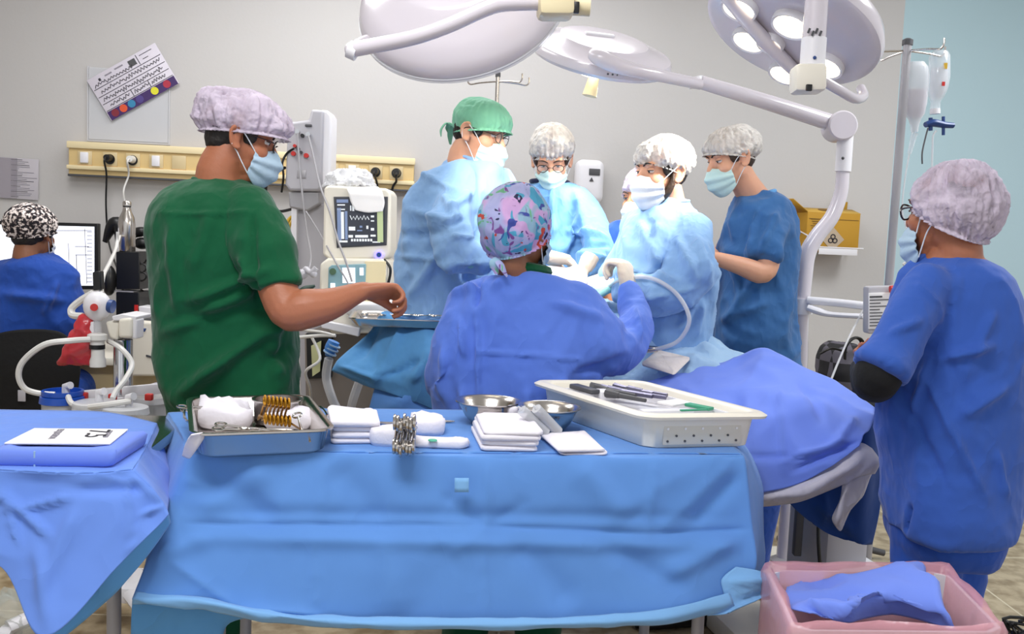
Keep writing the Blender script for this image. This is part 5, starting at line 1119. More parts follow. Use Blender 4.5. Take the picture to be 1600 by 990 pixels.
f = lambda x, y, z: at(868, 444, 3.2) + rotm(14, 0, 10) @ V((x, y, z)); mb = MB(); pillow(mb, f, .11, .07, .05, .03, 0, 6., .012); tag(mb.build('surgical_sponge', None, M['gauze'], ang=80, loc=f(0, 0, 0)), 'brightly lit white sponge cloth over the operating field', 'sponge')
f = lambda x, y, z: at(938, 452, 3.15) + rotm(14, 0, -10) @ V((x, y, z)); mb = MB(); pillow(mb, f, .045, .05, .03, .02, 0, 7., .01); tag(mb.build('surgical_sponge', None, M['gauze'], ang=80, loc=f(0, 0, 0)), 'small white sponge beside the beige gloved hand', 'sponge')
# draped mayo stand
RM = rotm(0, 0, 6)
mc = at(655, 500, 2.95)
t = thing('mayo_stand', 'steel stand with a shallow tray left of the floral capped nurse', 'stand', (mc.x, mc.y, 0))
def ms(x, y, z): return V((mc.x, mc.y, mc.z)) + RM @ V((x, y, z))
mb = MB(); basin(mb, ms, ((.20, .13, .03, -.012), (.215, .145, .03, .008), (.222, .152, .03, .012), (.222, .152, .03, .015), (.21, .14, .03, .012), (.197, .127, .03, -.006))); mb.build('tray', t, M['steel'])
mb = MB(); mb.tube([ms(.2, .1, -.02), ms(.2, .1, -mc.z + .05)], .014, 14); mb.tube([ms(.2, -.2, -mc.z + .045), ms(.2, .2, -mc.z + .045)], .014); mb.tube([ms(.2, .1, -.02), ms(-.1, .1, -.02)], .009); mb.build('post', t, M['steel'])
rows = [A_(((612, 486, 3.08), (640, 488, 3.08), (690, 489, 3.08), (740, 490, 3.1))), A_(((597, 489, 2.98), (640, 505, 2.9), (690, 510, 2.86), (740, 512, 2.88))), A_(((570, 520, 2.92), (622, 524, 2.84), (685, 530, 2.80), (735, 540, 2.82))), A_(((540, 550, 2.88), (602, 570, 2.80), (680, 575, 2.77), (735, 590, 2.8))),
        A_(((519, 576, 2.86), (586, 590, 2.80), (660, 605, 2.78), (735, 640, 2.8))), A_(((522, 580, 2.88), (588, 608, 2.82), (640, 625, 2.8), (735, 660, 2.82)))]
o = multi([patch(rows, 8, 10)], 'mayo_stand_drape', M['drapem'], ((6, .012, 1, (1, 1, .7)), (12, .005, 1, (1, 1, 1))), [(597, 490, 628, 512, 2.8, 4, 5), (628, 512, 582, 600, 2.8, 5, 6), (560, 560, 590, 500, 2.8, 8, -6), (640, 600, 690, 530, 2.8, 8, 7), (600, 590, 660, 560, 2.7, 6, -6), (530, 572, 590, 590, 2.8, 4, 4)], 23.)
tag(o, 'mid blue drape on the small stand beside the floral capped nurse', 'drape')
rows = [A_(((588, 596, 2.84), (640, 590, 2.84), (700, 600, 2.86), (740, 610, 2.86))), A_(((578, 632, 2.84), (630, 640, 2.8), (690, 650, 2.82), (740, 660, 2.84))), A_(((560, 700, 2.86), (620, 710, 2.84), (690, 720, 2.84), (740, 720, 2.84)))]
multi([patch(rows, 6, 8)], 'lower_fold', M['drape'], ((6, .014, 1, (1, 1, .7)),), [(600, 640, 680, 600, 2.7, 8, 7)], 24., o)
for k in range(5):
    put(fs_, ms(-.12 + .055 * k, .02 - .01 * k, .012 + .002 * k), rotm(0, 0, 6 + 4 * k), label='slim steel instrument lying on the small draped stand', group='instruments on the small stand')
# ------------------------------------------------------------------ waste bin
zb = .68; bcn = (atz(1195, 890, zb) + atz(1480, 892, zb) + atz(1562, 985, zb) + atz(1240, 985, zb)) / 4; bcn.z = 0
P0, P1, P2, P3 = [atz(*q, zb) for q in ((1240, 985), (1572, 988), (1478, 893), (1196, 890))]
def quadring(k, z, n=7, jig=0):
    c = (P0 + P1 + P2 + P3) / 4; pts = []
    Q = [c + (p - c) * k for p in (P0, P1, P2, P3)]
    for i in range(4):
        a, b = Q[i], Q[(i + 1) % 4]; pa, pn = Q[i - 1], Q[(i + 2) % 4]
        for s_ in range(n):
            t_ = (s_ + .5) / n; e = .12
            p = a + (b - a) * t_
            if t_ < e * 2: p = p + (pa - a) * 0
            pts.append(V((p.x, p.y, z)))
    return pts
t = thing('waste_bin', 'white rectangular waste bin with a pink bag liner beside the table', 'bin', bcn)
mb = MB(); mb.loft([quadring(.80, 0.0), quadring(.84, .02), quadring(.96, zb - .03), quadring(1.0, zb - .01), quadring(1.0, zb), quadring(.96, zb), quadring(.80, .03)]); mb.build('bin_body', t, M['white'])
pinkm = mat('pink_liner', '#f0b0bc', .3, alpha=.5, bump=.6, bscale=16, ridged=True); rings = []
for k, z in ((1.03, zb - .14), (1.045, zb - .06), (1.045, zb), (1.01, zb + .016), (.945, zb + .010), (.90, zb - .10), (.86, zb - .22)):
    rg = quadring(k, z, 14); rings.append([p + V((noise.noise(p * 20) * .008, noise.noise(p * 20 + V((3, 3, 3))) * .008, noise.noise(p * 14) * .012)) for p in rg])
rings = [r + [r[0]] for r in rings]
mb = MB(); mb.grid(rings); mb.build('bag_liner', t, pinkm, ang=180, merge=True)
def zz(l, z): return [atz(a, b, z + d) for a, b, d in l]
rows = [zz(((1234, 888, -.02), (1290, 880, .02), (1370, 887, .03), (1440, 893, .0)), zb), zz(((1226, 915, .0), (1300, 905, .03), (1372, 903, .05), (1462, 925, .02)), zb), zz(((1232, 945, .0), (1310, 938, .03), (1385, 938, .02), (1482, 958, .01)), zb), zz(((1262, 968, .0), (1330, 974, -.02), (1400, 978, -.04), (1496, 986, -.02)), zb)]
o = multi([patch(rows, 9, 9)], 'discarded_drape', M['draper'], ((4, .05, 1, (1, 1, 1)), (9, .02, 1, (1, 1, 1))), [(1290, 970, 1390, 905, 2.0, 10, 9), (1390, 905, 1430, 895, 2.1, 8, 8), (1430, 893, 1490, 980, 2.0, 8, 7), (1400, 915, 1400, 970, 2.0, 8, -10), (1230, 900, 1290, 960, 2.1, 5, 6), (1300, 975, 1400, 925, 2.0, 8, -7)], 27.)
tag(o, 'crumpled royal blue drape stuffed in the waste bin', 'drape')
# black strap tangle at the corner
t = None; mb = MB(); rd = random.Random(5); c_ = at(1585, 985, 1.9); pts = [c_ + V((rd.uniform(-.03, .04), rd.uniform(-.02, .02), rd.uniform(-.03, .03))) for _ in range(26)]
mb.tube(pts, .0035, 6, 3); mb.tube([c_, V((c_.x + .02, c_.y, .3)), V((c_.x + .03, c_.y, .02))], .006, 6, 4); tag(mb.build('cable_tangle', None, M['black'], loc=(c_.x, c_.y, 0)), 'tangled black cord beside the waste bin corner', 'cord')
# ------------------------------------------------------------------ surgical lamps
def basis(n, up=(0, 0, 1)):
    z = V(n).normalized(); x = V(up).cross(z).normalized(); y = z.cross(x); return Matrix((x, y, z)).transposed()
def pl(*q): return [at(*a) for a in q]
# near lamp: we see its back
t = thing('surgical_lamp', 'large lilac white surgical lamp dome seen from behind at the top', 'lamp', at(715, -5, 2.3))
LR = basis((-.16, -.80, .56)); LC = at(717, -8, 2.3); LM = TM(LC, LR); R_ = .262
mb = MB(); mb.lathe([(0, .085), (R_ * .5, .083), (R_ * .56, .078), (R_ * .60, .068), (R_ * .80, .045), (R_ * .95, .012), (R_, -.018), (R_ * .99, -.036), (R_ * .93, -.045), (0, -.05)], LM, 72); mb.build('lamp_housing', t, M['enamel'], ang=35)
mb = MB(); mb.lathe([(R_ * .985, -.022), (R_ * 1.012, -.026), (R_ * 1.012, -.036), (R_ * .985, -.040)], LM, 72); mb.build('rim', t, M['clearw'])
for k in range(7):
    a = k * 2 * PI / 6; q = V((0, 0, -.046)) if k == 6 else V((math.cos(a) * R_ * .6, math.sin(a) * R_ * .6, -.046))
    mb = MB(); mb.lathe([(0, 0), (.048, 0), (.048, -.008), (0, -.012)], LM @ Matrix.Translation(q), 24); mb.build('bulb', t, M['bulb'])
mb = MB(); mb.tube(pl((549, 78, 2.02), (640, 60, 1.98), (700, 40, 1.97), (758, 14, 1.98), (790, 6, 1.99), (850, 4, 2.0)), .0165, 16, 5); mb.ball(at(551, 78, 2.02), .018)
mb.tube(pl((551, 78, 2.02), (556, 70, 2.10), (572, 62, 2.2)), .012, 10, 3); mb.build('yoke_arm', t, M['enamel'])
mb = MB(); mb.tube(pl((545, 76, 2.02), (558, 82, 2.02)), .020, 16); mb.build('yoke_end', t, M['white'])
mb = MB(); mb.box(at(868, 6, 2.0), (.078, .08, .062), rotm(0, -3, 4), bev=.012); mb.tube(pl((868, 6, 2.0), (868, -120, 2.0)), .028, 18); mb.build('joint_box', t, M['cream'])
mb = MB(); mb.tube(pl((880, 8, 2.0), (922, 10, 2.0)), .021, 18); mb.build('joint_barrel', t, M['cream'])
mb = MB(); mb.box(at(900, 12, 1.975), (.014, .012, .024), bev=.002); mb.build('socket', t, M['black'])
mb = MB(); mb.tube(pl((868, -110, 2.0),) + [V((at(868, -110, 2.0).x, 2.0, 2.98))], .026, 16); mb.tube([V((at(868, -110, 2.0).x, 2.0, 2.94)), V((at(868, -110, 2.0).x, 2.0, 3.0))], .09, 24); mb.build('ceiling_stem', t, M['enamel'])
# mobile lamp on a floor stand
t = thing('mobile_surgical_lamp', 'white surgical lamp on a tall floor stand arm over the patient', 'lamp', (at(1225, 885, 3.6).x, 3.6, 0))
LC = at(940, 80, 3.5); LR = basis((.14, -.44, .89)); LM = TM(LC, LR); R_ = .275
mb = MB(); mb.lathe([(0, .05), (R_ * .55, .05), (R_ * .62, .046), (R_ * .66, .034), (R_ * .97, .012), (R_, -.002), (R_, -.02), (R_ * .95, -.034), (R_ * .5, -.045), (0, -.045)], LM, 64); mb.build('lamp_head', t, M['enamel'], ang=35)
mb = MB(); mb.box(LM @ V((-.01, .03, .054)), (.12, .02, .012), LR, bev=.004); mb.build('top_grip', t, M['white'])
for k in range(6):
    a = k * 2 * PI / 6; mb = MB(); mb.lathe([(0, 0), (.05, 0), (.05, -.008), (0, -.010)], LM @ Matrix.Translation((math.cos(a) * R_ * .6, math.sin(a) * R_ * .6, -.041)), 24); mb.build('bulb', t, M['bulb'])
mb = MB(); 
for k in range(5): mb.box(LM @ V((-.07 + .018 * k + (.02 if k > 2 else 0), -R_ * .985, -.006)), (.006, .004, .006), LR)
mb.build('control_marks', t, M['dgrey'])
mb = MB(); mb.tube(pl((931, 100, 3.4), (928, 120, 3.4), (921, 150, 3.4)), [.024, .02, .028], 18, 4); mb.build('sterile_handle', t, M['cream'])
mb = MB(); mb.tube(pl((925, 84, 3.22), (940, 92, 3.2), (975, 106, 3.22), (1030, 118, 3.3), (1094, 131, 3.5)), [.02, .03, .027, .023, .022], 16, 5); mb.build('curved_yoke', t, M['enamel'])
mb = MB(); mb.tube(pl((1086, 121, 3.5), (1089, 136, 3.5)), .03, 20); mb.build('arm_joint', t, M['white'])
mb = MB(); mb.tube(pl((1094, 128, 3.5), (1200, 160, 3.55), (1300, 192, 3.6)), [.026, .03, .033], 18, 3); mb.build('spring_arm', t, M['enamel'])
mb = MB(); c_ = at(1311, 198, 3.6); mb.lathe([(0, -.05), (.052, -.05), (.058, -.044), (.058, .044), (.052, .05), (0, .05)], TM(c_, rotm(90, 0, 0)), 32); mb.build('elbow_joint', t, M['enamel'])
mb = MB(); mb.tube(pl((1322, 200, 3.6), (1320, 226, 3.6), (1317, 268, 3.6)), [.030, .031, .031], 20); mb.build('vertical_collar', t, M['white'])
mb = MB(); mb.ball(at(1317, 247, 3.57), .006, n=10); mb.build('collar_screw', t, M['dgrey'])
xb = at(1225, 885, 3.6).x
mb = MB(); mb.tube(pl((1317, 262, 3.6), (1314, 300, 3.6), (1300, 338, 3.6), (1277, 368, 3.6), (1262, 395, 3.6), (1256, 430, 3.6), (1250, 500, 3.6)) + [V((xb + .005, 3.6, .8)), V((xb, 3.6, .07))], [.025, .027, .029, .031, .033, .034, .034, .034, .034], 20, 6); mb.build('stand_pole', t, M['enamel'])
mb = MB(); mb.lathe([(0, .075), (.05, .075), (.06, .085), (.036, .10), (0, .10)], TM((xb, 3.6, 0)), 24); mb.build('pole_foot', t, M['grey'])
mb = MB(); mb.box((xb + .02, 3.60, .055), (.42, .40, .05), rotm(0, 0, 10), bev=.02)
for sx in (-.16, .18):
    for sy in (-.16, .16): mb.tube([(xb - .0 + sx - .012, 3.60 + sy, .03), (xb - .0 + sx + .012, 3.60 + sy, .03)], .03, 16)
mb.build('base_plate', t, M['ivory'])
mb = MB(); mb.tube(pl((1252, 466, 3.6), (1251, 490, 3.6)), .045, 24); mb.build('clamp_collar', t, M['white'])
mb = MB(); mb.tube(pl((1262, 469, 3.56), (1310, 473, 3.5), (1362, 479, 3.42)), .016, 14, 3); mb.build('push_bar', t, M['white'])
mb = MB(); G = [at(*q) for q in ((1262, 480, 3.55), (1280, 486, 3.53), (1300, 491, 3.5), (1350, 494, 3.42))]; mb.tube(G, [.022, .026, .018, .018], 12, 4, flat=.6); mb.build('lever', t, M['white'])
# ceiling lamp at the right, lit face toward the field
t = thing('surgical_lamp', 'lit surgical lamp with round bulbs hanging at the upper right', 'lamp', at(1235, 50, 2.9))
LC = at(1240, 42, 2.9); fn = V((-.40, -.22, -.87)).normalized(); LR = basis(-fn); LM = TM(LC, LR); R_ = .285
mb = MB(); mb.lathe([(0, .12), (R_ * .45, .115), (R_ * .75, .085), (R_ * .95, .035), (R_, 0), (R_ * .985, -.02), (R_ * .93, -.028), (R_ * .5, -.022), (0, -.02)], LM, 72); mb.build('lamp_housing', t, M['enamel'], ang=35)
def inplane(px, py):     # point of the lamp face under a picture position
    d = _f + _r * ((px - 800) / FOC) - _u * ((py - 495) / FOC); o = V((0, 0, CAM_H)); fc = LC + fn * .026
    return o + d * ((fc - o).dot(fn) / d.dot(fn))
for px, py, r in ((1172, 60, .052), (1157, 10, .052), (1238, 36, .056), (1290, 100, .054), (1228, 112, .05), (1205, 66, .04), (1235, -30, .054)):
    c_ = inplane(px, py); MM = TM(c_, LR)
    mb = MB(); mb.lathe([(r * .92, .004), (r * .98, -.016), (r * 1.12, -.018), (r * 1.16, -.004), (r * 1.14, .006)], MM, 32); rg = mb.build('bulb_ring', t, M['white'])
    mb = MB(); mb.lathe([(0, -.008), (r * .5, -.008), (r * .93, -.002), (r * .93, .004), (0, .004)], MM, 32); mb.build('bulb', rg, M['bulb'])
mb = MB(); a = inplane(1120, -30); b = inplane(1268, 130); mb.tube([a + fn * .01, (a + b) / 2 + fn * .02, b + fn * .01], [.018, .024, .018], 12, 5); mb.build('face_rib', t, M['enamel'])
mb = MB(); q0 = at(1273, 0, 2.55); mb.tube([V((at(1278, -60, 2.55).x, 2.55, 3.0)), at(1278, -60, 2.55), at(1276, 0, 2.55), at(1271, 70, 2.55), at(1269, 90, 2.55)], [.031, .031, .031, .032, .031], 20); mb.build('drop_tube', t, M['enamel'])
mb = MB(); mb.tube(pl((1272, 60, 2.55), (1269, 106, 2.55)), .034, 20); mb.build('tube_sleeve', t, M['white'])
mb = MB(); 
for k in range(4): mb.box(at(1264 + k * 6, 48 + (k % 2) * 4, 2.515), (.006, .002, .014), rotm(0, 20, 0))
mb.build('marking', t, M['dgrey'])
mb = MB(); mb.ball(at(1273, 90, 2.515), .005, n=10); mb.build('screw', t, M['nblue'])
mb = MB(); mb.box(at(1262, 124, 2.55), (.086, .085, .075), rotm(0, -3, -4), bev=.012); mb.build('joint_box', t, M['ivory'])
mb = MB(); mb.box(at(1264, 137, 2.505), (.016, .01, .018), bev=.002); mb.build('socket', t, M['black'])
mb = MB(); mb.tube(pl((1280, 122, 2.57), (1310, 140, 2.6), (1336, 154, 2.66), (1349, 150, 2.72), (1345, 138, 2.76)), .0145, 14, 5); mb.build('yoke_arm', t, M['enamel'])
# ------------------------------------------------------------------ drip stands
def drip_stand(name, label, top, Y, r, hooks, m):
    p = at(top[0], top[1], Y); t = thing(name, label, 'drip stand', (p.x, Y, 0))
    mb = MB(); mb.tube([V((p.x, Y, .06)), V((p.x, Y, p.z))], r, 18); mb.build('pole', t, m)
    mb = MB(); mb.lathe([(0, 0), (r * 1.25, 0), (r * 1.25, .018), (r * .5, .024), (0, .024)], TM((p.x, Y, p.z - .006)), 20); mb.build('pole_cap', t, M['dgrey'])
    for a in hooks:
        q = V((math.cos(a), math.sin(a), 0)); L = .135; b = V((p.x, Y, p.z - .025))
        mb = MB(); mb.tube([b, b + q * L * .6 + V((0, 0, -.006)), b + q * L * .9 + V((0, 0, -.012)), b + q * L + V((0, 0, .0)), b + q * L + V((0, 0, .022))], .0035, 8, 4); mb.build('hook', t, M['steel'])
    for k in range(5):
        a = k * 2 * PI / 5 + .4; q = V((math.cos(a), math.sin(a), 0)); b = V((p.x, Y, .085))
        mb = MB(); mb.tube([b, b + q * .24 + V((0, 0, -.02))], [.016, .012], 10); mb.tube([b + q * .24 + V((-.012 * q.y, .012 * q.x, -.052)), b + q * .24 + V((.012 * q.y, -.012 * q.x, -.052))], .030, 16); mb.build('leg', t, M['dgrey'])
    return t, p
t, pp = drip_stand('drip_stand', 'steel drip stand with bottles beside the young woman in royal blue', (1418, 68), 3.2, .0145, (.05, 1.9, 3.2, 5.3), M['grey'])
drip_stand('drip_stand', 'thin drip stand behind the green capped surgeon', (778, 118), 3.95, .009, (.0, 2.9, 5.6), M['steel'])
def hang(name, label, cat, pts, prof, m, Y): pass
t = thing('infusion_bag', 'milky plastic infusion bag hanging beside the drip pole', 'bag', at(1432, 100, 3.25)); Y = 3.25
rings = []
for py, x0, x1, d in ((96, 1424, 1444, .006), (104, 1418, 1450, .014), (120, 1416, 1452, .02), (160, 1414, 1448, .024), (178, 1414, 1444, .022), (187, 1420, 1438, .014), (198, 1423, 1435, .012), (206, 1424, 1434, .011)): rings.append(tsec(x0, x1, py, Y, d, 20))
mb = MB(); mb.loft(rings); mb.build('bag', t, M['clearw'])
mb = MB(); mb.loft([tsec(1418, 1448, 140, Y, .019, 20), tsec(1416, 1446, 160, Y, .022, 20), tsec(1417, 1443, 177, Y, .019, 20), tsec(1422, 1438, 184, Y, .01, 20)]); mb.build('fluid', t, mat('fluid', '#e8dce4', .2, alpha=.75))
mb = MB(); mb.tube(pl((1430, 208, Y), (1428, 212, Y), (1421, 240, Y)), [.013, .011, .007], 12); mb.build('drip_chamber', t, M['clear'])
t = thing('infusion_bottle', 'clear glass infusion bottle hanging upside down from the drip stand', 'bottle', at(1467, 90, 3.18)); Y = 3.18
mb = MB(); mb.loft([tsec(1458, 1480, 80, Y, .02, 20), tsec(1453, 1483, 88, Y, .032, 20), tsec(1452, 1483, 120, Y, .034, 20), tsec(1450, 1479, 140, Y, .034, 20), tsec(1452, 1474, 152, Y, .022, 20), tsec(1455, 1469, 158, Y, .014, 20), tsec(1454, 1468, 172, Y, .014, 20)]); mb.build('glass', t, M['clear'])
mb = MB(); mb.loft([tsec(1456, 1480, 106, Y, .027, 20), tsec(1455, 1479, 130, Y, .028, 20), tsec(1454, 1475, 144, Y, .026, 20), tsec(1458, 1468, 155, Y, .011, 20)]); mb.build('fluid', t, M['clearw'])
mb = MB(); mb.tube(pl((1461, 170, Y), (1461, 178, Y)), .017, 18); mb.build('stopper', t, M['white'])
mb = MB(); mb.box(at(1474, 131, Y - .033), (.01, .004, .014)); mb.build('red_mark', t, M['red'])
mb = MB(); mb.box(at(1477, 103, Y - .03), (.012, .006, .02)); mb.build('yellow_mark', t, M['yellow'])
t = thing('flow_clamp', 'blue plastic winged clamp under the infusion bottle', 'clamp', at(1466, 195, 3.18))
mb = MB(); mb.tube(pl((1446, 195, 3.18), (1458, 192, 3.18), (1475, 195, 3.18), (1489, 196, 3.18)), [.016, .022, .018, .016], 14, 4, flat=.6); mb.tube(pl((1474, 182, 3.18), (1474, 211, 3.18)), .0055, 10); mb.tube(pl((1454, 184, 3.18), (1454, 204, 3.18)), .007, 10); mb.build('clamp_body', t, M['nblue'])
def cable(name, label, cat, pts, r, m, n=8):
    P = pl(*pts); mb = MB(); mb.tube(P, r, 8, n); return tag(mb.build(name, None, m, loc=P[0]), label, cat)
cable('infusion_line', 'clear drip line hanging from the blue winged clamp', 'tubing', ((1463, 204, 3.16), (1458, 212, 3.16), (1457, 230, 3.16), (1456, 262, 3.16)), .0035, M['clearw'])
cable('infusion_line', 'dark thin line looping below the infusion bottle', 'tubing', ((1450, 200, 3.17), (1446, 215, 3.16), (1441, 238, 3.15), (1441, 256, 3.15)), .0028, M['dgrey'])
cable('infusion_line', 'drip line running down past the glasses of the young woman', 'tubing', ((1421, 240, 3.22), (1414, 280, 3.2), (1410, 330, 3.18), (1420, 380, 3.15), (1404, 450, 3.1)), .003, M['clearw'])
cable('coiled_line', 'coiled white line beside the drip pole', 'tubing', [(1424 - k * 1.0 + (3 if k % 2 else -3), 372 + k * 4, 3.1) for k in range(20)], .0035, M['tube'], 3)
cable('drip_tube', 'thin clear tube slanting from the lamp handle to the foot drape', 'tubing', ((1352, 478, 3.2), (1330, 520, 3.05), (1312, 560, 2.9), (1299, 592, 2.72)), .0035, M['clearw'])
t = thing('infusion_pump', 'grey white clipped pump with a printed chart on the drip pole', 'pump', at(1378, 480, 3.12))
mb = MB(); R = rotm(0, -4, 3); mb.box(at(1379, 483, 3.12), (.125, .05, .165), R, bev=.01); mb.build('pump_body', t, M['greyp'])
mb = MB(); mb.box(at(1379, 485, 3.09), (.10, .006, .125), R, bev=.002); ch = mb.build('chart', t, M['paper'])
mb = MB(); rd = random.Random(8)
for k in range(10):
    l = rd.uniform(.03, .09); mb.box(at(1379, 463 + k * 5, 3.085) + R @ V((-.045 + l / 2, 0, 0)), (l, .002, .003 if k else .006), R)
mb.build('printed_lines', ch, M['dgrey'])
mb = MB(); mb.box(at(1362, 457, 3.12), (.045, .012, .03), rotm(0, -4, 3), bev=.004); mb.build('clip', t, M['grey'])
mb = MB(); mb.tube(pl((1391, 452, 3.08), (1402, 451, 3.08)), .013, 12); mb.build('red_knob', t, M['red'])
# bag by the wall, on a stool
t = thing('backpack', 'dark plaid bag with a black handle behind the foot drape', 'bag', at(1315, 590, 3.9)); bY = 3.9
mb = MB(); mb.loft([tsec(1284, 1350, 620, bY, .11, 24), tsec(1280, 1352, 590, bY, .13, 24), tsec(1280, 1350, 560, bY, .13, 24), tsec(1286, 1345, 542, bY, .11, 24), tsec(1300, 1335, 534, bY, .06, 24)])
garment(mb, 'bag_body', t, M['plaid'], .012, 3, ((8, .012, 1, (1, 1, 1)),), seed=5.)
mb = MB(); mb.tube(pl((1320, 560, 3.76), (1322, 540, 3.74), (1334, 528, 3.74), (1346, 532, 3.76), (1350, 556, 3.78)), .012, 8, 5, flat=.5); mb.build('handle', t, M['black'])
mb = MB(); mb.tube(pl((1282, 552, 3.77), (1300, 544, 3.75), (1322, 550, 3.76)), .010, 8, 5, flat=.5); mb.build('strap', t, M['black'])
b0 = at(1315, 622, bY); t = thing('stool', 'low dark stool carrying the plaid bag', 'stool', (b0.x, bY, 0))
mb = MB(); mb.lathe([(0, -.04), (.17, -.04), (.18, -.02), (.17, 0), (0, 0)], TM((b0.x, bY, b0.z)), 28); mb.build('seat', t, M['blackf'])
mb = MB(); mb.tube([(b0.x, bY, .06), (b0.x, bY, b0.z - .03)], .022); mb.build('post', t, M['dgrey'])
for k in range(5):
    a = k * 2 * PI / 5; mb = MB(); mb.tube([(b0.x, bY, .08), (b0.x + .24 * math.cos(a), bY + .24 * math.sin(a), .03)], [.018, .014]); mb.build('leg', t, M['dgrey'])
# caster stand at the right edge
c_ = atz(1588, 795, 0); t = thing('equipment_stand', 'black wheeled stand showing past the young woman at the right edge', 'stand', c_)
px_ = at(1597, 640, c_.y)
mb = MB(); mb.tube([V((px_.x, c_.y, .12)), V((px_.x, c_.y, 1.0))], .016); mb.build('post', t, M['dgrey'])
mb = MB(); mb.tube([V((px_.x, c_.y, .14)), c_ + V((0, 0, .09))], .014); mb.tube([V((px_.x, c_.y, .14)), V((px_.x + .3, c_.y, .09))], .014); mb.build('base', t, M['dgrey'])
mb = MB(); mb.tube([c_ + V((-.016, 0, .045)), c_ + V((.016, 0, .045))], .045, 20); mb.build('caster', t, M['black'])
# ------------------------------------------------------------------ anaesthesia machine and monitors
def prism_px(mb, out, Y, d, yaw=0):
    P = [at(a, b, Y) for a, b in out]; n = len(P); e = V((math.sin(math.radians(yaw)), math.cos(math.radians(yaw)), 0)) * d
    return mb.add(P + [p + e for p in P], [tuple(range(n))[::-1], tuple(range(n, 2 * n))] + [(i, (i + 1) % n, (i + 1) % n + n, i + n) for i in range(n)])
def bevel(o, w=.006, s=3):
    md = o.modifiers.new('b', 'BEVEL'); md.width = w; md.segments = s; md.limit_method = 'ANGLE'; md.angle_limit = math.radians(40); return o
def ppart(name, par, m, out, Y, d, w=.006, yaw=0, ang=40):
    mb = MB(); prism_px(mb, out, Y, d, yaw); o = mb.build(name, par, m, ang=ang)
    return bevel(o, w) if w else o
AY = 3.95
t = thing('vital_signs_module', 'upright grey white sensor module with plugged cables behind the green scrubs', 'monitor module', at(480, 290, AY))
ppart('module_body', t, M['greyp'], ((449, 191), (482, 187), (486, 170), (506, 172), (503, 292), (498, 299), (452, 298), (445, 288)), AY, .14, .012)
ppart('module_side', t, M['white'], ((500, 171), (512, 172), (518, 181), (516, 286), (508, 294), (501, 296)), AY + .01, .13, .01)
for (px, py, m_, r) in ((459, 240, 'red', .010), (479, 243, 'red', .010), (466, 232, 'dgrey', .007), (473, 212, 'black', .008), (465, 206, 'chrome', .010), (482, 210, 'chrome', .010), (471, 238, 'dgrey', .006), (461, 228, 'red', .007)):
    mb = MB(); p = at(px, py, AY - .004); mb.tube([p + V((0, .01, 0)), p + V((0, -.012, 0))], r, 14); mb.build('port', t, M[m_])
mb = MB(); mb.box(at(482, 196, AY - .003), (.03, .01, .012), bev=.004); mb.build('latch', t, M['dgrey'])
mb = MB(); mb.box(at(471, 272, AY - .001), (.04, .004, .036), bev=.002); mb.build('label_plate', t, M['grey'])
ppart('mount', t, M['grey'], ((450, 299), (498, 299), (500, 318), (480, 330), (452, 324)), AY + .02, .1, .008)
t = thing('anaesthesia_machine', 'tall grey anaesthesia machine with a patient monitor and worktop', 'medical machine', (at(555, 640, AY + .2).x, AY + .2, 0))
fz = 0
ppart('rear_column', t, M['greyp'], ((462, 318), (520, 318), (512, 640), (470, 640)), AY + .06, .16, .006)
ppart('column_rail', t, M['white'], ((455, 322), (464, 322), (462, 470), (454, 470)), AY + .03, .05, .004)
MY = 3.8
hs = ppart('monitor_housing', t, M['ivory'], ((512, 289), (604, 294), (611, 302), (610, 392), (604, 404), (516, 406), (504, 398), (506, 294)), MY, .2, .012)
ppart('bezel', t, M['dgrey'], ((521, 307), (606, 307), (604, 383), (526, 387)), MY - .006, .012, .002)
sc = ppart('screen', t, M['screend'], ((524, 309), (602, 309), (601, 381), (528, 385)), MY - .009, .006, 0)
def sbit(px, py, wx, wy, m, par=sc, Y=MY - .011, nm='readout'):
    mb = MB(); mb.box(at(px, py, Y), (S(wx, Y), .002, S(wy, Y)), rotm(0, -2.4, 0)); return mb.build(nm, par, M[m])
for q in ((535, 314, 18, 5, 'scrb'), (530, 350, 6, 50, 'scrb'), (535, 352, 5, 42, 'scrw'), (541, 352, 4, 44, 'scrb'), (594, 348, 9, 60, 'scrg'), (550, 357, 10, 6, 'scrw'), (548, 369, 7, 4, 'scrw'), (565, 369, 20, 4, 'scrw'),
          (582, 338, 5, 3, 'scrw'), (582, 345, 5, 2, 'scrw'), (582, 358, 5, 4, 'scrw'), (583, 368, 8, 3, 'scrw'), (564, 354, 4, 3, 'scrb'), (562, 360, 8, 2, 'scrb'), (574, 355, 3, 5, 'scrw'), (529, 320, 4, 2, 'scrw'), (535, 320, 8, 2, 'scrw'), (529, 327, 4, 2, 'scrw'), (535, 327, 8, 2, 'scrw'), (548, 325, 2, 8, 'scrw'), (552, 325, 3, 9, 'scrw'), (536, 377, 14, 3, 'scrw'), (588, 378, 12, 2, 'scrw')): sbit(*q)
for k in range(8): sbit(550 + k * 4.3, 375, 3, 4, 'scrw')
mb = MB(); mb.tube([at(547 + k * 2.7, 339 + (4 if k % 2 else -1) - (1.5 if k % 4 == 0 else 0), MY - .012) for k in range(12)], .0022, 5); mb.build('waveform', sc, M['scrw'])
mb = MB(); rr_ = [at(592 + 5.5 * math.cos(a), 398 + 5.5 * math.sin(a), MY - .006) for a in np.linspace(0, 2 * PI, 19)]; mb.tube(rr_, .004, 8); mb.build('lit_ring', t, M['led'])
mb = MB(); mb.tube([at(592, 398, MY + .004), at(592, 398, MY - .02)], .010, 16); mb.build('knob', t, M['nblue'])
ppart('ventilator_unit', t, M['ivory'], ((500, 412), (512, 403), (600, 404), (606, 412), (604, 474), (498, 476)), MY - .02, .24, .01)
ppart('side_strip', t, M['cream'], ((570, 408), (603, 408), (602, 472), (568, 472)), MY - .024, .01, .002)
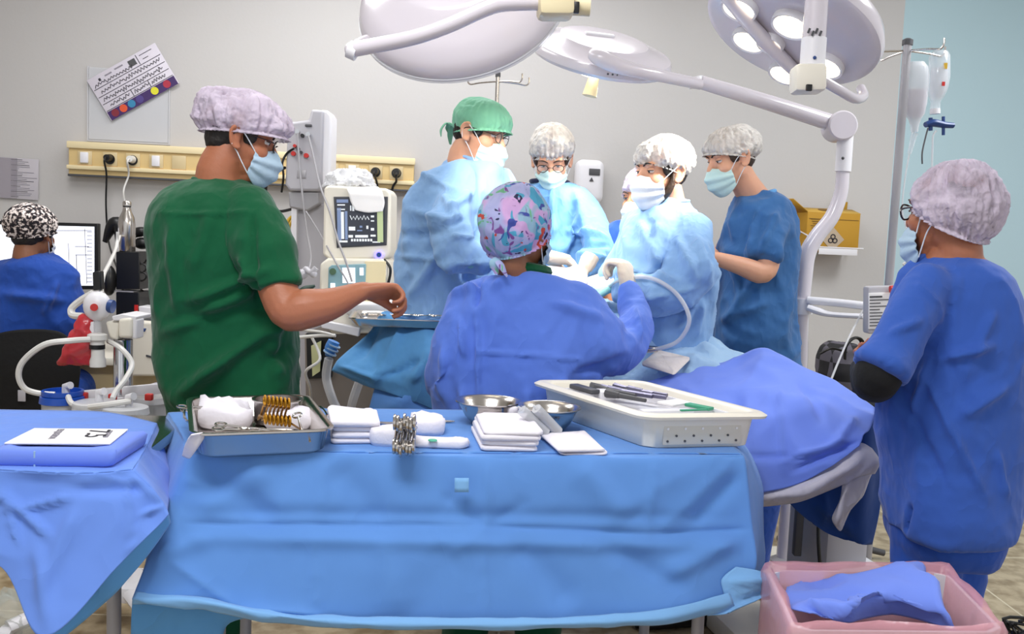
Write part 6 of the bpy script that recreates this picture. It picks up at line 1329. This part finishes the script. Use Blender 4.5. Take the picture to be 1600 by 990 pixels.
tp = ppart('control_panel', t, M['teal'], ((513, 418), (518, 414), (572, 412), (570, 460), (512, 464)), MY - .03, .014, .004)
for (px, py, wx, wy, m_) in ((545, 430, 20, 24, 'screen'), (565, 424, 6, 12, 'screen'), (520, 447, 7, 10, 'screen')): sbit(px, py, wx, wy, m_, tp, MY - .034, 'lit_display')
mb = MB(); mb.tube([at(520, 424, MY - .02), at(520, 424, MY - .045)], .014, 18); mb.build('green_knob', tp, mat('knob_green', '#4d6a50', .4))
ppart('worktop', t, M['ivory'], ((486, 484), (500, 474), (612, 476), (640, 500), (598, 520), (520, 522)), MY - .22, .5, .008)
ppart('drawer_front', t, M['white'], ((500, 500), (562, 512), (560, 526), (502, 512)), MY - .26, .04, .004)
ppart('cabinet', t, mat('machine_brown', '#7d746c', .5), ((475, 520), (605, 520), (600, 745), (480, 745)), MY - .05, .4, .01)
ppart('open_shelf', t, M['black'], ((478, 520), (520, 520), (518, 590), (480, 592)), MY - .065, .03, .004)
mb = MB(); b_ = at(540, 700, MY); mb.box((b_.x, MY + .12, .14), (.42, .45, .24), bev=.02); mb.build('base', t, M['greyp'])
for sx in (-.15, .15):
    for sy in (-.15, .15):
        mb = MB(); mb.tube([(b_.x + sx - .014, MY + .12 + sy, .035), (b_.x + sx + .014, MY + .12 + sy, .035)], .035, 18); mb.build('caster', t, M['black'])
ppart('clip_board', t, mat('pale_yellow', '#cfd09c', .6), ((486, 540), (502, 532), (500, 580), (488, 588)), MY - .09, .006, .001)
mb = MB(); mb.tube(pl((466, 527, 3.55), (500, 524, 3.5), (524, 524, 3.48)), .007, 8, 3); mb.tube(pl((470, 515, 3.6), (500, 518, 3.5), (524, 524, 3.48)), .005, 8, 3); mb.build('front_rail', t, M['tube'])
mb = MB(); mb.tube(pl((474, 430, 3.7), (478, 420, 3.7), (486, 426, 3.68), (494, 418, 3.68)), .012, 10, 5); mb.ball(at(473, 428, 3.7), .022, n=12); mb.ball(at(490, 428, 3.68), .016, n=12); mb.build('valve', t, M['greyp'])
mb = MB(); G = patch([A_(((540, 291, MY + .06), (560, 290, MY + .06), (590, 291, MY + .06))), A_(((543, 297, MY - .012), (562, 298, MY - .012), (597, 299, MY - .012))), A_(((548, 315, MY - .02), (572, 313, MY - .022), (601, 316, MY - .02))), A_(((555, 328, MY - .024), (575, 332, MY - .026), (598, 330, MY - .022)))], 5, 5); mb.grid(G)
tag(mb.build('paper_sheet', None, M['paper'], ang=180, solid=.002, loc=at(570, 292, MY)), 'white folded paper draped over the monitor corner', 'paper')
mb = MB(); G = patch([A_(((572, 300, MY - .028), (585, 303, MY - .03), (598, 308, MY - .028))), A_(((560, 305, MY - .03), (578, 312, MY - .034), (597, 316, MY - .03)))], 4, 4); mb.grid(G)
mb = MB(); mb.loft([tsec(505, 588, 292, MY + .1, .075, 24), tsec(508, 584, 284, MY + .1, .075, 24), tsec(512, 580, 274, MY + .1, .06, 24), tsec(528, 572, 265, MY + .1, .035, 24)])
co, no, fs = remesh(mb, .007, 1); co = co + no * (.016 * nz(co, 24, 2., True) + .008 * nz(co, 50, 5., True))[:, None]; g = MB(); g.v = [V(p) for p in co]; g.f = fs; g.m = [0] * len(fs)
tag(g.build('plastic_bag', None, mat('crinkled_plastic', '#dfe0e4', .2, alpha=.82, spec=.8), ang=30, loc=at(545, 290, MY + .1)), 'crinkled clear plastic packet lying on top of the monitor', 'plastic bag')
cable('sensor_cable', 'grey cable from the sensor module down across the screen', 'cable', ((482, 212, AY - .02), (490, 245, AY - .06), (500, 290, AY - .12), (515, 330, AY - .18), (528, 375, 3.74), (541, 410, 3.72), (550, 440, 3.72)), .0045, M['grey'])
cable('sensor_cable', 'grey cable dropping from the sensor module to the clamp', 'cable', ((465, 208, AY - .02), (468, 260, AY - .05), (473, 310, AY - .08), (480, 365, 3.85), (486, 400, 3.8), (482, 425, 3.75)), .0045, M['grey'])
cable('sensor_cable', 'thin grey cable slanting behind the lit panel', 'cable', ((478, 330, AY - .04), (500, 365, 3.85), (525, 410, 3.74), (545, 445, 3.72), (556, 480, 3.6), (585, 520, 3.5)), .0035, M['grey'])
cable('sensor_cable', 'short black cable hooked over the left edge of the module', 'cable', ((459, 232, AY - .02), (448, 240, AY), (441, 255, AY), (443, 275, AY), (440, 300, AY + .03)), .005, M['black'])
cable('black_cable', 'black power cable hanging from the lit ring knob', 'cable', ((600, 405, MY - .01), (610, 420, MY - .02), (606, 445, MY - .02), (601, 455, MY - .04), (612, 475, MY - .05)), .006, M['black'])
cable('yellow_hose', 'coiled yellow gas hose behind the machine column', 'hose', ((452, 400, AY + .1), (446, 370, AY + .12), (450, 345, AY + .14), (460, 338, AY + .16), (452, 352, AY + .14), (449, 385, AY + .12), (455, 410, AY + .1)), .008, M['yellow'])
cable('black_hose', 'black hose behind the face of the man in green', 'hose', ((445, 262, 4.0), (432, 270, 4.1), (416, 290, 4.2), (420, 320, 4.2), (438, 330, 4.15), (470, 322, 4.05)), .007, M['black'])
cable('breathing_hose', 'translucent corrugated breathing hose left of the blue filter', 'hose', ((514, 560, 3.3), (510, 590, 3.32), (520, 625, 3.33), (535, 660, 3.40), (538, 720, 3.9)), .017, M['clearw'])
cable('breathing_hose', 'translucent corrugated hose looping under the mid blue drape', 'hose', ((575, 560, 3.35), (560, 600, 3.36), (548, 640, 3.45), (543, 690, 3.9)), .017, M['clearw'])
cable('thin_tube', 'thin white tube beside the green tunic', 'tubing', ((486, 524, 3.56), (500, 560, 3.5), (478, 580, 3.5), (484, 605, 3.6), (488, 640, 3.9)), .006, M['tube'])
t = thing('breathing_filter', 'blue breathing filter at the end of the translucent hose', 'filter', at(518, 543, 3.3))
mb = MB(); mb.tube(pl((514, 556, 3.3), (517, 545, 3.3), (522, 533, 3.3)), [.014, .024, .022], 16, 4); mb.build('filter_body', t, mat('filter_blue', '#3f7fc8', .3))
for k in range(3): mb = MB(); mb.tube(pl((515 + k * 3, 552 - k * 6, 3.3), (516 + k * 3, 550 - k * 6, 3.3)), .026, 16); mb.build('ring', t, M['drapel'])
mb = MB(); mb.tube(pl((596, 462, 3.62), (600, 472, 3.60), (592, 482, 3.58)), [.014, .018, .01], 10, 4); tag(mb.build('blue_connector', None, M['bluep'], loc=at(596, 468, 3.4)), 'blue plastic connector below the outstretched hand', 'connector')
f = lambda x, y, z: at(580, 492, 3.55) + rotm(0, 0, 10) @ V((x, y, z)); mb = MB(); pillow(mb, f, .10, .06, .035, .03, 0, 12., .018); tag(mb.build('crumpled_wrap', None, M['paper'], ang=60, loc=f(0, 0, 0)), 'crumpled white wrapping on the machine worktop', 'wrap')
mb = MB(); mb.tube(pl((468, 455, 3.6), (478, 452, 3.6), (492, 446, 3.6)), [.010, .016, .005], 10, 4); tag(mb.build('dark_probe', None, mat('probe_dark', '#1e3a30', .5), loc=at(478, 452, 3.6)), 'dark green handled probe behind the elbow of the man in green', 'probe')
# ------------------------------------------------------------------ left corner: desk, screen, chair, suction cart
DZ = .74
dk = lambda x, y, z: V((-1.95, 4.22, 0)) + RR @ V((x, 0, 0)) + V((0, y, z))
t = thing('desk', 'cream computer desk along the back wall', 'desk', dk(0, 0, 0))
mb = MB(); mb.box(dk(-.2, 0, DZ), (1.5, .62, .035), rotm(0, 0, WANG), bev=.006); mb.build('desk_top', t, M['ivory'])
for x in (-.92, -.30, .52): mb = MB(); mb.box(dk(x, .02, DZ / 2), (.03, .55, DZ - .03), rotm(0, 0, WANG), bev=.003); mb.build('side_panel', t, M['beige'])
mb = MB(); mb.box(dk(.12, -.22, DZ - .17), (.78, .02, .30), rotm(0, 0, WANG), bev=.004); mb.build('drawer', t, M['beige'])
t = thing('computer_monitor', 'wide computer screen showing a white page in front of the seated person', 'computer monitor', at(66, 470, 4.25)); cY = 4.25
ppart('bezel', t, M['black'], ((-30, 344), (153, 349), (153, 452), (-30, 452)), cY, .03, .004)
s_ = ppart('screen', t, M['screen'], ((-26, 350), (147, 354), (147, 446), (-26, 446)), cY - .003, .006, 0)
for q in ((112, 360, 62, 1, 'inkg'), (128, 385, 22, 1, 'inkg'), (128, 398, 20, 1, 'inkg'), (120, 420, 1, 44, 'inkg'), (108, 410, .8, 60, 'inkg'), (134, 400, .8, 86, 'inkg')): mb = MB(); mb.box(at(q[0], q[1], cY - .006), (S(q[2], cY), .001, S(q[3], cY)), rotm(0, -2.4, 0)); mb.build('page_line', s_, M[q[4]])
for k in range(14): mb = MB(); mb.box(at(140, 362 + k * 6, cY - .006), (S(8, cY), .001, S(1, cY)), rotm(0, -2.4, 0)); mb.build('page_line', s_, M['inkg'])
mb = MB(); p = at(66, 452, cY); mb.box(V((p.x, cY + .03, (p.z + DZ) / 2 + .01)), (.07, .03, p.z - DZ + .02), bev=.006); mb.box(V((p.x, cY + .03, DZ + .025)), (.25, .18, .014), bev=.005); mb.build('stand', t, M['black'])
t = thing('office_chair', 'black office chair with the seated person', 'chair', (sp.x, 3.72, 0))
def cp(a, b, Y): return at(a, b, Y)
rows = [A_(((-24, 536, 3.57), (0, 520, 3.555), (45, 514, 3.55), (90, 518, 3.555), (122, 540, 3.57))), A_(((-28, 580, 3.57), (0, 580, 3.54), (45, 580, 3.53), (90, 580, 3.54), (125, 585, 3.57))), A_(((-20, 650, 3.6), (5, 660, 3.57), (45, 664, 3.56), (90, 662, 3.57), (116, 650, 3.6)))]
mb = MB(); mb.grid(patch(rows, 8, 6)); mb.build('backrest', t, M['blackf'], ang=180, solid=.03)
mb = MB(); mb.box((sp.x, 3.8, sp.z - .14), (.46, .46, .06), bev=.028, seg=4); mb.build('seat', t, M['blackf'])
mb = MB(); mb.tube([(sp.x, 3.80, .09), (sp.x, 3.80, sp.z - .15)], .025); mb.tube([at(45, 640, 3.59), V((sp.x, 3.6, sp.z - .2)), V((sp.x, 3.7, sp.z - .17))], .016, 8, 4); mb.build('post', t, M['dgrey'])
for k in range(5):
    a = k * 2 * PI / 5 + .3; e = V((sp.x + .27 * math.cos(a), 3.80 + .27 * math.sin(a), .06)); mb = MB(); mb.tube([(sp.x, 3.80, .10), e], [.02, .014]); mb.tube([e + V((-.012, 0, -.033)), e + V((.012, 0, -.033))], .027, 14); mb.build('leg', t, M['black'])
mb = MB(); mb.box(at(34, 618, 3.52), (.03, .004, .045), bev=.001); mb.build('tag', t, M['greyp'])
t = thing('black_speaker_box', 'tall black boxed device standing on the desk under the steel bottle', 'device', at(200, 490, 4.1)); yb = 4.1
ppart('upper_box', t, M['black'], ((181, 393), (218, 393), (218, 452), (181, 452)), yb, .16, .004)
ppart('lower_box', t, M['black'], ((181, 456), (217, 456), (217, 496), (181, 496)), yb, .16, .004)
mb = MB(); mb.box(at(199, 454, yb + .05), (.10, .1, .006)); mb.build('gap_strip', t, M['grey'])
mb = MB(); mb.box(at(213, 482, yb - .002), (.016, .006, .035)); mb.build('red_light', t, M['red'])
mb = MB(); mb.ball(at(171, 438, yb), (.03, .04, .07)); mb.build('side_cup', t, M['black'])
b0 = at(198, 393, yb + .04); sB = yb / FOC
t = thing('steel_bottle', 'brushed steel water bottle on top of the black box', 'bottle', b0)
mb = MB(); mb.lathe([(0, 0), (.034, 0), (.038, .004), (.038, .125), (.034, .155), (.020, .185), (.017, .20), (.017, .205), (0, .205)], TM(b0), 32); mb.build('bottle_body', t, M['steel'], ang=60)
mb = MB(); mb.lathe([(0, .204), (.018, .204), (.018, .211), (0, .211)], TM(b0), 24); mb.build('gasket', t, M['black'])
mb = MB(); mb.lathe([(0, .210), (.019, .210), (.019, .226), (.014, .232), (0, .232)], TM(b0), 24); mb.build('bottle_cap', t, M['steel'])
t = thing('hanging_headset', 'black headset and handset hanging behind the steel bottle', 'headset', at(205, 380, yb + .18)); yh = yb + .17  # headset and handset only, no lamp here
t['category'] = 'headset'; t.name = 'headset'
mb = MB(); mb.tube(pl((164, 378, yh), (176, 352, yh), (186, 352, yh), (188, 384, yh)), [.012, .03, .03, .02], 14, 5); mb.build('left_cup', t, M['black'])
mb = MB(); mb.tube(pl((210, 364, yh), (222, 362, yh), (228, 366, yh)), [.022, .024, .014], 14, 4); mb.ball(at(222, 380, yh), (.04, .03, .028)); mb.build('right_cup', t, M['black'])
cable('headset_cable', 'black cable curving down beside the steel bottle', 'cable', ((226, 366, yb + .15), (236, 372, yb + .15), (235, 390, yb + .13), (228, 412, yb + .1), (222, 430, yb + .08)), .004, M['black'])
mb = MB(); mb.tube([at(224 + 5 * math.cos(k * .9), 405 + k * 1.9 + 3 * math.sin(k * .9), yb + .02) for k in range(20)], .0045, 6, 3); tag(mb.build('coiled_cable', None, M['black'], loc=at(224, 405, yb)), 'tangled black cable at the right side of the black box', 'cable')
cable('wall_cable', 'thin black cable between the black box and the green shirt', 'cable', ((218, 450, yb + .02), (225, 455, yb + .1), (240, 466, yb + .15), (262, 470, yb + .2)), .0035, M['black'])
t = thing('printer', 'white boxy printer on the desk beside the green scrubs', 'printer', at(240, 590, 3.95))
ppart('printer_body', t, M['ivory'], ((206, 500), (282, 506), (282, 588), (204, 588)), 3.92, .3, .012)
ppart('dark_tray', t, M['dgrey'], ((221, 497), (250, 497), (254, 504), (224, 504)), 3.95, .2, .003)
ppart('logo', t, M['nblue'], ((216, 513), (228, 513), (226, 518), (217, 518)), 3.915, .006, .001)
ppart('slot', t, M['dgrey'], ((228, 554), (252, 560), (252, 563), (228, 557)), 3.915, .006, 0)
ppart('upper_tray', t, M['white'], ((216, 478), (252, 482), (254, 502), (218, 502)), 4.1, .1, .004)
# suction cart
SY = 2.95
sc0 = at(192, 640, SY); t = thing('suction_cart', 'chrome pole cart with canister holders behind the side table', 'suction cart', (sc0.x, SY, 0)); xs = sc0.x
mb = MB(); mb.tube([V((xs, SY, .12)), V((xs, SY, at(192, 530, SY).z))], .030, 24); mb.build('pole', t, M['chrome'])
ppart('pole_clamp', t, M['ivory'], ((184, 498), (206, 496), (206, 528), (184, 528)), SY - .05, .1, .01)
ppart('left_bracket', t, M['ivory'], ((164, 502), (186, 502), (184, 532), (170, 528)), SY - .03, .06, .008)
ppart('right_bracket', t, M['white'], ((204, 496), (214, 499), (213, 530), (206, 528)), SY - .04, .06, .005)
ppart('top_plate', t, M['white'], ((174, 494), (190, 490), (214, 494), (212, 501), (176, 501)), SY - .04, .12, .004)
mb = MB(); mb.box(V((xs, SY, .13)), (.20, .20, .06), bev=.02)
mb.build('base', t, M['white'])
a_ = atz(165, 985, .02)
for ex, ey in ((-.24, -.26), (.24, -.26), (-.24, .26), (.24, .26)):
    mb = MB(); mb.tube([V((xs + ex * .2, SY + ey * .2, .14)), V((xs + ex, SY + ey, .085))], [.035, .03], 12, flat=.7); mb.tube([V((xs + ex - .02, SY + ey, .045)), V((xs + ex + .02, SY + ey, .045))], .045, 20); mb.build('wheel_arm', t, M['white'])
rz = at(190, 615, SY).z
for (cx, cy, dY, col) in ((98, 622, -.12, 'bluep'), (150, 632, -.2, 'clearw'), (232, 622, .0, 'clearw'), (196, 640, -.25, 'clearw')):
    c_ = at(cx, cy, SY + dY)
    q = thing('suction_canister', {98: 'suction canister with a bright blue lid at the left end', 150: 'clear suction canister next to the blue lidded one', 232: 'clear suction canister nearest the green scrubs', 196: 'clear suction canister in front of the chrome pole'}[cx], 'canister', c_ + V((0, 0, -.2)))
    mb = MB(); mb.lathe([(0, -.2), (.05, -.2), (.055, -.19), (.062, -.01), (.058, -.01), (.05, -.185), (0, -.19)], TM(c_), 28); mb.build('canister_cup', q, M['clearw'])
    mb = MB(); mb.lathe([(.0, .012), (.055, .012), (.066, .008), (.069, -.012), (.064, -.014), (.0, -.004)], TM(c_), 32)
    if col == 'bluep': mb.lathe([(.055, .012), (.062, .012), (.062, .026), (.055, .026), (.055, .012)], TM(c_), 32)
    mb.build('lid', q, M[col])
    mb = MB(); mb.tube([c_ + V((.01, 0, .01)), c_ + V((.01, 0, .04)), c_ + V((.03, -.01, .045))], .012, 12); mb.build('lid_port', q, M['white'])
for (x0, x1, y0, y1) in ((130, 190, 618, 612), (190, 258, 612, 606), (150, 215, 632, 626)):
    mb = MB(); a, b = at(x0, y0, SY - .08), at(x1, y1, SY - .02); mb.box((a + b) / 2, ((b - a).length, .012, .035), frame(b - a), bev=.004); mb.build('holder_bar', t, M['white'])
for (x, y) in ((131, 618), (176, 620), (233, 620), (259, 608)):
    mb = MB(); mb.box(at(x, y, SY - .1), (.024, .02, .022), bev=.004); mb.build('red_catch', t, M['red'])
t = thing('suction_regulator', 'white round suction regulator with a small dial above the red bag', 'regulator', at(152, 480, SY)); RY = SY - .02
mb = MB(); mb.ball(at(152, 478, RY), (.044, .04, .05)); mb.build('regulator_body', t, M['white'])
mb = MB(); mb.tube(pl((147, 480, RY - .035), (147, 480, RY - .052)), .012, 18); mb.build('dial', t, M['red'])
mb = MB(); mb.tube(pl((170, 478, RY), (177, 479, RY)), .022, 20); mb.build('black_knob', t, M['nblue'])
ppart('gauge', t, M['black'], ((144, 425), (156, 423), (158, 452), (145, 454)), RY, .03, .004)
mb = MB(); mb.tube(pl((152, 495, RY), (152, 525, RY)), .014, 14); mb.build('stem', t, M['clearw'])
ppart('side_bracket', t, M['white'], ((128, 505), (146, 502), (146, 528), (130, 530)), RY - .02, .03, .004)
cable('bent_tube', 'short white tube bent behind the regulator', 'hose', ((145, 458, RY + .02), (125, 470, RY + .03), (112, 482, RY + .03), (114, 492, RY + .02), (130, 494, RY)), .012, M['tube'])
t = thing('suction_trap', 'white suction trap fitting in front of the red bag', 'trap', at(152, 545, SY - .05))
mb = MB(); mb.lathe([(0, .02), (.022, .02), (.030, .016), (.031, .0), (.022, -.006), (.022, -.02), (0, -.02)], TM(at(152, 530, SY - .05)), 24); mb.build('trap_cap', t, M['tube'])
mb = MB(); mb.lathe([(0, 0), (.024, 0), (.024, -.014), (0, -.014)], TM(at(152, 538, SY - .05)), 24); mb.build('ring', t, M['black'])
mb = MB(); mb.lathe([(0, 0), (.020, 0), (.021, -.03), (.025, -.042), (.025, -.062), (0, -.062)], TM(at(153, 543, SY - .05)), 24); mb.build('trap_cup', t, M['tube'])
rows = []
mb = MB(); RBY = SY - .02; mb.loft([tsec(128, 146, 488, RBY, .014, 24), tsec(118, 148, 505, RBY, .03, 24), tsec(107, 150, 530, RBY, .04, 24), tsec(96, 150, 555, RBY, .04, 24), tsec(90, 150, 566, RBY, .028, 24), tsec(88, 148, 570, RBY, .008, 24)])
co, no, fs = remesh(mb, .006, 2); co = co + no * (.010 * nz(co, 22, 3., True))[:, None]; g = MB(); g.v = [V(p) for p in co]; g.f = fs; g.m = [0] * len(fs)
tag(g.build('red_bag', None, M['redbag'], ang=60, loc=at(120, 540, RBY)), 'hanging red plastic bag beside the suction pole', 'bag')
cable('white_hose', 'white hose looping left from the trap to the blue lid', 'hose', ((140, 530, SY - .08), (110, 532, SY - .12), (70, 538, SY - .15), (38, 562, SY - .15), (29, 585, SY - .15), (38, 606, SY - .14), (60, 614, SY - .13), (86, 616, SY - .12)), .0095, M['tube'])
cable('white_hose', 'white hose curving down the chrome pole to the front canister', 'hose', ((170, 533, SY - .02), (190, 545, SY - .08), (206, 568, SY - .1), (196, 592, SY - .16), (182, 610, SY - .2), (176, 622, SY - .22)), .0085, M['tube'])
cable('grey_hose', 'grey white hose lying across the canister lids', 'hose', ((106, 618, SY - .16), (112, 630, SY - .2), (130, 636, SY - .24), (160, 633, SY - .28), (205, 626, SY - .26)), .009, M['tube'])
cable('white_cable', 'white cable rising from the regulator to the bottle', 'cable', ((158, 458, RY), (162, 430, 3.2), (172, 410, 3.6), (182, 385, 3.95), (184, 362, 3.98)), .007, M['tube'])
# clear bag on the floor at the far left
f = lambda x, y, z: atz(20, 985, .03) + V((x, y, z)); mb = MB(); pillow(mb, f, .12, .10, .09, .05, 0, 15., .03); tag(mb.build('floor_bag', None, mat('floor_bag_clear', '#c8ccc4', .2, alpha=.35), ang=60, loc=f(0, 0, 0)), 'clear crumpled plastic bag on the floor under the side table', 'plastic bag')
